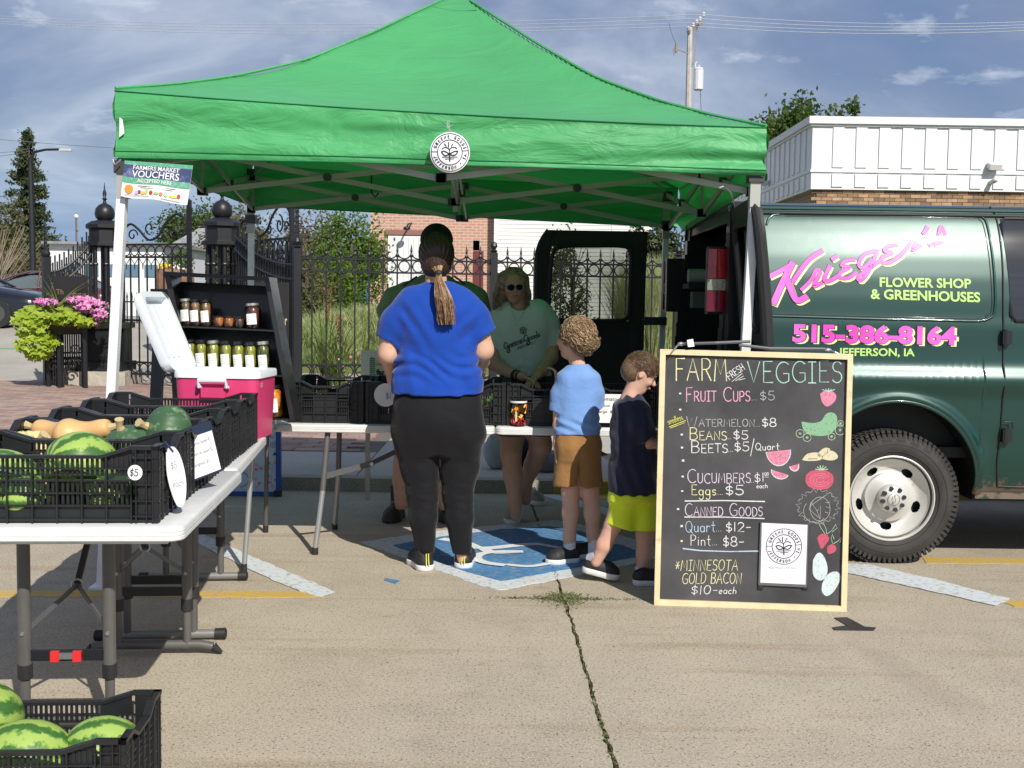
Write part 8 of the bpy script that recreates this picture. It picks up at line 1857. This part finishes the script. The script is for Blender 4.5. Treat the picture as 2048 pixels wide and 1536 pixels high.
for px,ang,hx in((846,108,-.0),(924,86,.0)):
 g1 = gnd(px,1139 if px<900 else 1135)-Vector(o_); sh = shoe(Lr,(g1.x+.005+(.02 if px<900 else 0),g1.y-.052,.0),ang,.265,(SHB,SOLW),laces=False,wd=.42)
 for dx in(-.006,.006):MB(Matrix.Translation((g1.x+.008+(.02 if px<900 else 0),g1.y-.054,0))@Matrix.Rotation(R(ang-90),4,'Z')).tube([(dx*1.2,-.005,.034),(dx,.004,.07),(dx,.006,.098)],.0035,5).build('heel_stripe',GLD,sh)
 q_ = lp(px+(2 if px>900 else 5),1116,.01); MB().cyl((q_[0],q_[1]+.015,.06),(q_[0],q_[1]+.0,.125),.036,14).build('sock',M('sock_grey',(.35,.35,.37),.9),Lr,smooth=40)
 # ---------------------------------------------------------------- man behind her
MY = 7.5; Mr = thing('person','man in dark cap and green shirt mostly hidden behind the blue shirted woman','person',(at(866,800,MY).x,MY,0)); om = np.array(Mr.location)
def mp_(px,py,dy=0.0):return S3(px,py,MY+dy)-om
zm_ = lambda py:mp_(866,py)[2]
s = SDF((-.42,-.32,.08),(.42,.25,1.96),.009)
s.loft([(zm_(830),0,0,.17,.12),(zm_(740),0,0,.17,.12),(zm_(640),0,0,.19,.12),(zm_(590),0,0,.20,.11),(zm_(560),0,0,.15,.09)],.03)
for hx,kx,ax_ in((818,806,803),(884,888,890)):s.limb([mp_(hx,830),mp_(kx,930,-.02),mp_(ax_,960),mp_(ax_,1010)],[.09,.062,.058,.045],.02)
s.limb([mp_(870,560),mp_(872,520)],[.07,.065],.02)
s.limb([mp_(792,592),mp_(772,650),mp_(776,715,-.03),mp_(800,770,-.16)],[.06,.055,.048,.034],.02); s.limb([mp_(945,592),mp_(962,650),mp_(958,715,-.03),mp_(930,765,-.16)],[.06,.055,.048,.034],.02)
P = headsdf(s,mp_(873,492),.25,(0,-1),8); hand(s,mp_(800,770,-.16),(.6,-.6,-.3),(0,0,-1),.18,.5,1); hand(s,mp_(930,765,-.16),(-.6,-.6,-.3),(0,0,-1),.18,.5,-1)
s.build('body',SK2,Mr); features(P,Mr,.125)
s = SDF((-.46,-.25,.85),(.46,.25,1.66),.009); s.loft([(zm_(790),0,0,.225,.15),(zm_(700),0,0,.225,.15),(zm_(630),0,0,.24,.15),(zm_(590),0,0,.235,.135),(zm_(568),0,0,.18,.11),(zm_(550),.01,0,.09,.08)],.02,2.4)
s.limb([mp_(812,588),mp_(790,600),mp_(774,622)],[.085,.083,.070],.03); s.limb([mp_(930,588),mp_(950,602),mp_(962,640)],[.09,.085,.08],.03)
s.disp(foldfn(.004,18,21)); s.build('shirt',M('olive_green_shirt',(.17,.25,.13),.8,sheen=.1),Mr)
mb = MB();
for a,b_ in(((806,572),(834,553)),((908,552),(930,568))):mb.bar(mp_(*a,-.128),mp_(*b_,-.135),.012,.012)
mb.build('shirt_stripe',INK,Mr)
s = SDF((-.2,-.26,1.72),(.22,.2,2.0),.006); cc = mp_(873,487); s.ell(cc+np.array([0,.01,.02]),(.107,.125,.112),.01); s.cut((0,0,-1),-(cc[2]+.005)); s.ell(cc+np.array([0,-.13,.01]),(.085,.09,.014),.012); s.build('cap',M('cap_black',(.018,.014,.015),.8),Mr)
s = SDF((-.34,-.2,.62),(.34,.2,1.05),.009); s.loft([(zm_(840),0,0,.20,.14),(zm_(770),0,0,.20,.14)],.03); s.limb([mp_(822,830),mp_(812,880)],[.105,.10],.03); s.limb([mp_(888,830),mp_(892,880)],[.105,.10],.03); s.build('shorts',M('grey_shorts',(.10,.10,.11),.85),Mr)
BOOT = M('brown_boot',(.035,.024,.018),.6,bump=(120,.5,.003)); BSOL = M('boot_sole',(.03,.028,.027),.6)
for px,a in((800,-100),(888,-82)):
 g1 = gnd(px,1030)-Vector(om); sh = shoe(Mr,(g1.x,g1.y-.02,0),a,.30,(BOOT,BSOL),laces=True); q_ = mp_(px,1010); MB().lathe([(.055,.06),(.058,.14),(.060,.215),(.052,.22)],(g1.x+(.0),g1.y-.07,0),16).build('boot_shaft',BOOT,sh,smooth=50)
 # ---------------------------------------------------------------- woman behind the table
WY = 7.42; Wr = thing('person','blond woman in sunglasses and mint shirt leaning on the crates','person',(at(1045,800,WY).x,WY,0)); ow = np.array(Wr.location)
def wp(px,py,dy=0.0):return S3(px,py,WY+dy)-ow
zw = lambda py:wp(1045,py)[2]
s = SDF((-.34,-.62,.04),(.34,.30,1.74),.0075)
s.loft([(zw(850),.0,.10,.16,.12),(zw(780),.0,.06,.145,.11),(zw(700),.0,-.02,.13,.10),(zw(650),.0,-.06,.15,.10),(zw(620),.0,-.07,.13,.09)],.03)
s.limb([wp(1026,850,.1),wp(1022,905,.04),wp(1026,950,.03),wp(1030,1005,.0),wp(1032,1040,-.01)],[.095,.068,.062,.042,.035],.02)
s.limb([wp(1072,850,.1),wp(1082,890,.10),wp(1066,930,.18),wp(1052,965,.26),wp(1052,1000,.28)],[.095,.072,.060,.040,.035],.02)
s.limb([wp(1040,622,-.07),wp(1032,596,-.10)],[.055,.05],.02)
s.limb([wp(1002,634,-.06),wp(984,690,-.05),wp(988,728,-.10),wp(1025,748,-.28),wp(1046,754,-.36)],[.050,.044,.042,.034,.027],.02)
s.limb([wp(1084,634,-.06),wp(1106,682,-.05),wp(1102,715,-.10),wp(1084,742,-.27),wp(1074,752,-.34)],[.050,.044,.042,.033,.027],.02)
fdirv = (-.02,-1); P = headsdf(s,wp(1027,572,-.12),.215,(.12,-1),10)
s.build('body',SK2,Wr)
s = SDF((-.15,-.65,.8),(.22,-.2,1.1),.0042); hand(s,wp(1044,753,-.35),(.75,-.45,-.25),(-.1,-.2,-1),.165,.55,-1,spread=.1); hand(s,wp(1076,751,-.34),(-.45,-.65,-.35),(.1,-.3,-1),.165,.45,1,spread=.1); s.limb([wp(1030,750,-.30),wp(1046,754,-.355)],[.031,.026],.01); s.limb([wp(1082,743,-.28),wp(1075,752,-.345)],[.031,.026],.01); s.build('hands',SK2,Wr)
mb = MB();
for sx in(-1,1):
 pts = [P(sx*(.25+.215*math.cos(a)),.91-.06*abs(math.cos(a)),.05+.165*math.sin(a))for a in[2*PI*i/16 for i in range(16)]]; c_ = P(sx*.25,.92,.05); mb.add([tuple(c_)]+[tuple(p)for p in pts],[(0,1+i,1+(i+1)%16)for i in range(16)]); mb.tube(pts+[pts[0]],.0028,5)
mb.tube([P(-.06,.93,.08),P(.06,.93,.08)],.0028,5)
for sx in(-1,1):mb.tube([P(sx*.45,.85,.08),P(sx*.66,.5,.08),P(sx*.68,.05,.05)],.0028,5)
mb.build('sunglasses',M('glasses_black',(.012,.010,.010),.12,coat=1),Wr)
mb = MB(); mb.tube([P(-.15,.80,-.455),P(0,.865,-.435),P(.15,.80,-.455)],.0032,6); mb.build('lips',M('lips_rose',(.34,.12,.11),.5),Wr,smooth=True)
MINT = M('mint_cotton',(.50,.64,.54),.85,bump=(19,.55,.012),sheen=.2)
s = SDF((-.36,-.36,.88),(.36,.22,1.54),.007)
s.loft([(zw(752),.005,.03,.185,.13),(zw(725),.0,.0,.18,.13),(zw(690),.0,-.03,.175,.13),(zw(650),.0,-.06,.185,.125),(zw(622),.0,-.07,.175,.11),(zw(608),.0,-.075,.12,.09),(zw(600),.0,-.08,.085,.075)],.02,2.4)
s.sleeve([wp(1008,622,-.06),wp(990,650,-.05),wp(983,694,-.05)],[.066,.066,.060],.035); s.sleeve([wp(1080,620,-.06),wp(1098,645,-.05),wp(1109,690,-.05)],[.068,.067,.062],.035)
s.cut((0,0,-1),-zw(750)); s.ell(wp(1038,608,-.14),(.062,.075,.042),.01,op='s');
s.disp(foldfn(.0045,16,31)); s.disp(lambda X,Y,Z:.006*np.sin((Z+np.abs(X)*.5)*60)*np.exp(-((Z-zw(732))/.05)**2)); so = s; s.build('shirt',MINT,Wr)
# collar and chest print laid on the shirt surface by ray marching the field
def surf_y(sd,x,z,o=.003):
 ix = int(round((x-sd.lo[0])/sd.h)); iz = int(round((z-sd.lo[2])/sd.h)); ix = min(max(ix,0),sd.d.shape[0]-1); iz = min(max(iz,0),sd.d.shape[2]-1); col = sd.d[ix,:,iz]; k = np.argmax(col<0)
 return sd.ax[1][k]-(0 if k==0 else sd.h*float(col[k])/float(col[k]-col[k-1]+1e-9)*1.0)-o if(col<0).any()else sd.ax[1][0]
YS_ = {}
def sy(x,z):
 v = 0
 for dx in(-.01,0,.01):
  for dz in(-.01,0,.01):v = min(v,surf_y(so,x+dx,z+dz,.0035))
 return v
mb = MB(); W0 = wp(1014,702); W1 = wp(1082,668)
def wfn2(u,v):return(u,sy(u,v),v)
bx = wp(1014,695); ang = R(21); ca,sa = math.cos(ang),math.sin(ang)
GR = [([(4,9),(1,12),(-3,8),(-4,2),(-1,0),(3,3),(4,6),(4,-4),(1,-9),(-2,-6),(4,-1)],1.2),([(6,0),(7,6),(10,5),(9,1),(12,0)],1.0),([(12,3),(16,5),(14,7),(12,4),(13,0),(17,1)],1.0),([(18,3),(22,5),(20,7),(18,4),(19,0),(23,1)],1.0),([(24,0),(25,6),(28,6),(28,0),(30,1)],1.0),([(30,3),(34,5),(32,7),(30,4),(31,0),(38,4)],1.0),([(46,10),(43,13),(39,9),(38,3),(41,1),(45,4),(46,7),(46,-3),(43,-8),(40,-4),(46,0)],1.2),([(50,6),(47,3),(50,0),(53,3),(50,6)],1.0),([(56,6),(53,3),(56,0),(59,3),(56,6)],1.0),([(64,4),(60,5),(60,1),(64,1),(66,13),(64,0)],1.0),([(70,6),(67,4),(70,2),(68,0),(66,1)],1.0)]
sc_ = 1/311
for pts,w_ in GR:
 q_ = [(bx[0]+(x*ca-y*sa)*sc_,bx[2]+(x*sa+y*ca)*sc_)for x,y in smoothpts(pts,4)]; ribbon(mb,q_,1.5*w_*sc_,wfn2)
st_,_ = strokes('-ROOTED IN 1946-',0,0,4.2,sp=.3)
for s1 in st_:ribbon(mb,[(bx[0]+((x+17)*ca-(y-9)*sa)*sc_,bx[2]+((x+17)*sa+(y-9)*ca)*sc_)for x,y in s1],.8*sc_,wfn2)
ec = wp(1046,660)
for i in range(7):a = R(20+i*23); ribbon(mb,[(ec[0]+4*math.cos(a)*sc_,ec[2]+4*math.sin(a)*sc_),(ec[0]+8*math.cos(a)*sc_,ec[2]+8*math.sin(a)*sc_)],1.1*sc_,wfn2)
for sx in(-1,1):ribbon(mb,[(ec[0]+(sx*3+3*math.cos(a))*sc_,ec[2]+(-1+2.4*math.sin(a))*sc_)for a in[2*PI*i/12 for i in range(13)]],1.2*sc_,wfn2)
ribbon(mb,[(ec[0],ec[2]+2*sc_),(ec[0],ec[2]-7*sc_)],1.3*sc_,wfn2); ribbon(mb,[(ec[0]-5*sc_,ec[2]-5*sc_),(ec[0]+5*sc_,ec[2]-5*sc_)],1.0*sc_,wfn2)
mb.build('chest_print',M('print_black',(.02,.03,.025),.7),Wr)
s = SDF((-.26,-.2,.58),(.26,.30,1.02),.008); s.loft([(zw(850),0,.09,.17,.14),(zw(790),0,.06,.16,.13),(zw(745),0,.03,.15,.12)],.03); s.limb([wp(1024,850,.1),wp(1024,872,.07)],[.11,.105],.02); s.limb([wp(1074,850,.1),wp(1078,868,.1)],[.11,.105],.02); s.build('shorts',M('navy_shorts',(.02,.022,.035),.85),Wr)
WH = hairmat('hair_ash_blond',(.20,.125,.085),(.36,.26,.18),40); s = SDF((-.24,-.34,1.22),(.16,.12,1.76),.006); c_ = P(0,-.02,.22); s.ell(c_+np.array([0,.025,.004]),(.088,.096,.094),.01); s.ell(c_+np.array([-.0,.075,-.11]),(.085,.055,.13),.04)
s.limb([c_+np.array([-.065,.0,.02]),wp(1000,590,-.10),wp(992,614,-.10)],[.045,.040,.026],.03,((0,1,0),1)); s.limb([c_+np.array([.06,.0,.02]),wp(1052,590,-.10),wp(1057,608,-.10)],[.036,.030,.02],.03)
s.ell(P(.04,.75,-.25),(.064,.075,.10),.01,op='s'); s.disp(lambda X,Y,Z:.0012*np.sin(X*420+Y*200+2*np.sin(Z*12))); s.build('hair',WH,Wr,relax=0)
mb = MB(); rg = random.Random(9)
def wh(i):
 sd = -1 if i%5<3 else 1; a = rg.uniform(-1.0,1.2); top = c_+np.array([.0+.03*sd*rg.random(),.02+.04*a,.094]); r1 = .092 if sd<0 else.080; mid = c_+np.array([sd*(r1+rg.uniform(-.012,.006)),.02+.05*a,-.02]); e = wp((rg.uniform(984,1004)if sd<0 else rg.uniform(1050,1062)),rg.uniform(604,622),-.12+.06*a); return smoothpts([tuple(top),tuple(c_+np.array([sd*.066,.02+.05*a,.06])),tuple(mid),tuple((mid+e)/2),tuple(e)],3)
strandset(mb,260,wh,.0020); mb.build('hair_strands',WH,Wr,smooth=True,kind='stuff')
q_ = [wp(1030,750,-.30),wp(1034,751,-.32)]; d_ = (q_[1]-q_[0]); d_/=np.linalg.norm(d_); MB().cyl(tuple(q_[0]-d_*.0),tuple(q_[0]+d_*.026),.036,16).build('wristwatch',INK,Wr,smooth=40); MB().cyl(tuple(q_[0]+d_*.046),tuple(q_[0]+d_*.052),.031,16).build('bracelet',INK,Wr,smooth=40)
mb = MB(); mb.tube([wp(1020,606,-.17),wp(1028,632,-.215),wp(1033,648,-.215),wp(1044,632,-.215),wp(1056,606,-.17)],.0011,4,False).ell(wp(1033,648,-.215),(.004,.002,.007),8,6); mb.build('necklace',M('silver',(.7,.7,.7),.2,metal=1),Wr)
SG = M('shoe_taupe',(.30,.27,.24),.75,bump=(200,.4,.001)); SCK = M('sock_white',(.70,.71,.74),.9,bump=(150,.3,.001))
for px,py,yy,a in((1030,1038,-.0,-98),(1056,1005,.28,-70)):
 g1 = gnd(px,1035 if px<1040 else 1000)-Vector(ow); sh = shoe(Wr,(g1.x,g1.y,0),a,.255,(SG,SOLW),laces=True); tpz = wp(px,988 if px<1040 else 955,yy); MB().tube([(g1.x-.0,g1.y-.04,.07),(tpz[0],g1.y-.04,.13),(tpz[0],tpz[1]-.0,tpz[2])],.041,14,True,[.038,.040,.044]).build('sock',SCK,Wr,smooth=50)
 # ---------------------------------------------------------------- curly haired boy
KY = 6.36; Kr = thing('person','boy with curly light brown hair in light blue shirt and brown shorts','person',(at(1156,800,KY).x,KY,0)); ok = np.array(Kr.location)
def kp(px,py,dy=0.0):return S3(px,py,KY+dy)-ok
zk = lambda py:kp(1156,py)[2]
s = SDF((-.26,-.25,.03),(.24,.36,1.40),.0062)
s.loft([(zk(880),0,0,.11,.085),(zk(820),0,0,.105,.08),(zk(770),-.005,0,.115,.078),(zk(742),-.01,0,.09,.06)],.025)
s.limb([kp(1138,900),kp(1141,985),kp(1141,1025,-.005),kp(1139,1075),kp(1138,1108)],[.075,.048,.046,.034,.030],.02); s.limb([kp(1174,900),kp(1180,985),kp(1184,1025,-.005),kp(1186,1068),kp(1188,1098)],[.075,.048,.045,.034,.030],.02)
s.limb([kp(1158,745),kp(1152,715)],[.045,.043],.02)
s.limb([kp(1130,772),kp(1117,810),kp(1117,850),kp(1116,885,-.01),kp(1114,900,-.015)],[.032,.032,.031,.026,.021],.012); s.limb([kp(1190,765),kp(1192,810,.05),kp(1150,800,.20),kp(1116,765,.22)],[.038,.034,.03,.022],.012)
P = headsdf(s,kp(1148,680),.222,(-.84,.54),0); hand(s,kp(1114,900,-.015),(-.02,-.05,-1),(1,.1,0),.125,.25,1); hand(s,kp(1116,765,.22),(-.25,.1,1),(-.9,0,.2),.125,.9,-1); s.build('body',SK3,Kr)
SKB = M('sky_blue_cotton',(.16,.30,.62),.85,bump=(19,.55,.012),sheen=.2)
s = SDF((-.22,-.2,.66),(.22,.2,1.18),.0055)
s.loft([(zk(872),.0,0,.130,.100),(zk(845),.0,0,.122,.095),(zk(810),.0,0,.113,.09),(zk(775),-.0,0,.120,.088),(zk(752),-.0,0,.122,.085),(zk(738),-.0,0,.085,.07),(zk(728),0,0,.055,.055)],.02,2.4)
s.sleeve([kp(1130,764),kp(1119,788),kp(1114,822)],[.046,.050,.046],.03); s.sleeve([kp(1182,764),kp(1190,788,.02),kp(1194,814,.03)],[.050,.050,.044],.03); s.cut((0,0,-1),-zk(868)); s.limb([kp(1154,700),kp(1156,738)],[.052,.050],.008,op='s')
s.disp(foldfn(.0038,24,41)); s.disp(lambda X,Y,Z:.005*np.sin(Z*110+6*np.sin(X*9))*np.exp(-((Z-zk(850))/.04)**2)); s.build('shirt',SKB,Kr)
s = SDF((-.2,-.2,.40),(.2,.2,.78),.0055); s.loft([(zk(915),0,0,.10,.085),(zk(890),0,0,.124,.10),(zk(860),0,0,.112,.088)],.02,2.4)
def legs():
 s.limb([kp(1139,895),kp(1136,965)],[.074,.083],.02); o = s.d; s.d = np.full(o.shape,1e3,np.float32); s.limb([kp(1174,895),kp(1178,965)],[.074,.081],.02); c = kp(1157,900)[0]; d = np.maximum(s.d,c+.003-s.X); s.d = np.minimum(np.maximum(o,s.X-c+.003),d)
s.group(legs,.045)
s.cut((0,0,-1),-zk(972)); s.disp(foldfn(.0042,24,52,(1,1,.6))); s.build('shorts',M('rust_brown_cotton',(.27,.135,.042),.85,bump=(19,.5,.012),sheen=.15),Kr)
CH = hairmat('hair_curly',(.17,.10,.055),(.30,.19,.11),55); CHL = hairmat('hair_curly_sunlit',(.38,.26,.15),(.50,.37,.23),60); s = SDF((-.2,-.2,1.05),(.16,.2,1.4),.006); hc = kp(1157,671,-.005); s.ell(hc,(.088,.092,.090),.01); s.ell(hc+np.array([.022,-.022,-.05]),(.072,.070,.060),.02)  # second, paler curl colour paints in the sun highlights
fa = P(0,.72,-.30); s.ell(fa,(.055,.055,.070),.01,op='s'); s.disp(lambda X,Y,Z:.006*np.sin(X*95+3*np.sin(Z*60))*np.sin(Z*90+3*np.sin(Y*60))*np.sin(Y*80+1)); s.build('hair',CH,Kr,relax=0)
for mt_,cnt,sd in((CH,1200,4),(CHL,1000,5)):
 mb = MB(); rg = random.Random(sd)
 def curl(i):
  th = rg.uniform(0,2*PI); ph = math.acos(rg.uniform(-.88,1)); n_ = np.array([math.sin(ph)*math.cos(th),math.sin(ph)*math.sin(th),math.cos(ph)]); p = hc+n_*np.array([.088,.092,.092])*rg.uniform(.97,1.13)+(np.array([.016,-.014,-.006])if n_[2]<0 else 0)
  if np.linalg.norm(p-fa)<.064 or(n_[2]<-.15 and n_[0]<-.30):return[]
  dn = np.array([rg.gauss(0,.6),rg.gauss(0,.6),-1.0]); a = dn-n_*(dn@n_); a/=np.linalg.norm(a); b_ = np.cross(n_,a); L_ = rg.uniform(.028,.06); am = rg.uniform(.006,.013); t0 = rg.uniform(0,6.28); w_ = rg.uniform(5,9)
  return[tuple(p+a*L_*t+b_*am*math.sin(t0+w_*t)+n_*(.007*math.sin(PI*t)+am*.5*math.cos(t0+w_*t)-L_*L_*t*t*4.0))for t in[k/8 for k in range(9)]]
 strandset(mb,cnt,curl,.0025,sides=3); mb.build('hair_curls',mt_,Kr,smooth=True,kind='stuff')
for px,py,hx,a in((1139,1128,1160,200),(1188,1118,1204,196)):
 g1 = gnd(hx,py-4)-Vector(ok); sh = shoe(Kr,(g1.x,g1.y,0),a,.205,(SHB,SOLW),wd=.44); q_ = kp(px,1100); MB().tube([(q_[0],0,.055),(q_[0],0,zk(1080)if px<1160 else zk(1078))],.033,14,True,[.034,.035]).build('sock',SCK,Kr,smooth=50)
 # ---------------------------------------------------------------- boy in navy
BY = 5.92; Br = thing('person','small boy in navy shirt and neon yellow shorts stepping behind the chalkboard','person',(at(1268,800,BY).x,BY,0)); ob = np.array(Br.location)
def np_(px,py,dy=0.0):return S3(px,py,BY+dy)-ob
zn = lambda py:np_(1268,py)[2]
s = SDF((-.34,-.22,.02),(.26,.25,1.24),.006)
s.loft([(zn(960),0,0,.10,.085),(zn(900),0,0,.095,.08),(zn(830),-.01,0,.10,.075),(zn(805),-.01,0,.08,.06)],.025)
s.limb([np_(1252,985),np_(1226,1050,-.01),np_(1208,1090,-.01),np_(1192,1124)],[.072,.045,.041,.028],.015); s.limb([np_(1286,985),np_(1290,1070,.03),np_(1288,1110,.03),np_(1284,1150,.02)],[.072,.046,.041,.029],.015)
s.limb([np_(1258,800),np_(1270,772,.0)],[.048,.044],.02)
s.limb([np_(1270,826,-.035),np_(1285,860,-.075),np_(1296,884,-.07),np_(1326,888,-.02),np_(1340,886,.0)],[.040,.036,.036,.028,.022],.012); s.limb([np_(1270,815,.08),np_(1300,870,.10),np_(1335,868,.08)],[.038,.032,.024],.012)
P = headsdf(s,np_(1280,747,0),.20,(1,.05),28); hand(s,np_(1340,886,0),(1,.1,.1),(0,0,1),.12,.5,1); hand(s,np_(1335,868,.08),(1,-.1,0),(0,0,1),.12,.5,-1)
s.build('body',SK3,Br); features(P,Br,.1025,brow=(.22,.14,.09),lips=(.5,.22,.2))
NV = M('navy_cotton',(.010,.012,.038),.85,bump=(19,.55,.012),sheen=.25)
s = SDF((-.2,-.2,.40),(.2,.2,1.06),.0055)
s.loft([(zn(985),.0,0,.125,.11),(zn(940),-.0,0,.125,.11),(zn(890),-.005,0,.118,.105),(zn(840),-.008,0,.115,.10),(zn(812),-.012,0,.10,.09),(zn(798),-.012,0,.07,.07),(zn(788),-.01,0,.045,.05)],.02,2.4)
s.sleeve([np_(1268,820,-.055),np_(1280,850,-.085),np_(1292,876,-.08)],[.052,.056,.056],.03); s.limb([np_(1270,820,.07),np_(1290,860,.09)],[.05,.052],.025); s.cut((0,0,-1),-zn(988)); s.limb([np_(1272,760),np_(1262,795)],[.05,.048],.008,op='s')
s.disp(foldfn(.0042,22,61)); s.disp(lambda X,Y,Z:.004*np.sin((X*1.2+Z*.25)*80+2*np.sin(Z*12))); s.build('shirt',NV,Br)
s = SDF((-.22,-.2,.28),(.22,.22,.66),.0055); s.loft([(zn(1000),0,0,.118,.105),(zn(975),0,0,.11,.095)],.02,2.4); s.limb([np_(1254,1000),np_(1240,1052,-.01)],[.085,.078],.03); s.limb([np_(1286,1000,.01),np_(1290,1062,.02)],[.088,.082],.03)
a1 = np_(1236,1062)-np_(1254,1000); a1/=np.linalg.norm(a1); e_ = np_(1241,1052); s.d = np.where(s.X<-.015,np.maximum(s.d,(s.X-e_[0])*a1[0]+(s.Z-e_[2])*a1[2]),np.maximum(s.d,zn(1070)-s.Z))
s.disp(foldfn(.0035,26,71)); s.build('shorts',M('neon_yellow_nylon',(.66,.80,.015),.6,bump=(17,.6,.012),sheen=.2),Br)
BH = hairmat('hair_short_brown',(.13,.08,.045),(.19,.125,.075),60); s = SDF((-.14,-.14,.96),(.16,.14,1.24),.0042); s.ell(P(0,-.09,.26),(.078,.092,.082),.01,np.stack([np.array([0,1,0]),np.array([.94,0,-.34]),np.array([.34,0,.94])],1)); s.ell(P(0,-.40,-.10),(.060,.060,.055),.03)
s.ell(P(0,.70,-.18),(.066,.075,.070),.006,op='s');
for sx in(-1,1):s.ell(P(sx*.72,.10,-.20),(.03,.042,.05),.008,op='s')
s.disp(lambda X,Y,Z:.0013*np.sin(X*500+3*np.sin(Z*200))*np.sin(Z*420+Y*200)); s.build('hair',BH,Br,relax=0)
mb = MB(); rg = random.Random(6); hq = P(0,-.09,.26); fq = P(0,.70,-.18); uu = .1025
def short(i):
 th = rg.uniform(0,2*PI); cz = rg.uniform(-.45,1); sz = math.sqrt(1-cz*cz); n_ = np.array([sz*math.cos(th),sz*math.sin(th),cz]); q = hq+(np.array([.94,0,-.34])*n_[0]*.0935+np.array([0,1,0])*n_[1]*.0795+np.array([.34,0,.94])*n_[2]*.0835)
 if np.linalg.norm((q-fq)/np.array([.066,.075,.07]))<1.02 or abs(n_[1])>.6 and np.linalg.norm(q-P(np.sign(-n_[1])*.72,.10,-.20))<.05:return[]
 d = np.array([.75,0,-.25])+np.array([rg.gauss(0,.25),rg.gauss(0,.25),rg.gauss(0,.2)]); d-=n_*(d@n_)*.8; d/=np.linalg.norm(d); return[tuple(q),tuple(q+d*.009+n_*.0015),tuple(q+d*.019+n_*.0008)]
strandset(mb,3200,short,.0009); mb.build('hair_strands',BH,Br,smooth=True,kind='stuff')
NVS = M('sock_pale_blue',(.55,.57,.66),.9)
g1 = gnd(1160,1160)-Vector(ob); sh = shoe(Br,(g1.x,g1.y,.050),-8,.205,(SHB,SOLW),roll=12,wd=.42); MB().tube([(g1.x+.055,g1.y-.0,.11),tuple(np_(1196,1112))],.032,14,True,[.034,.033]).build('sock',NVS,Br,smooth=50)
g1 = gnd(1262,1170)-Vector(ob); sh = shoe(Br,(g1.x,g1.y,0),2,.20,(SHB,SOLW),wd=.42); q_ = np_(1284,1140,.02); MB().tube([(g1.x+.05,q_[1],.05),(q_[0],q_[1],zn(1140))],.033,14,True,[.034,.034]).build('sock',NVS,Br,smooth=50)
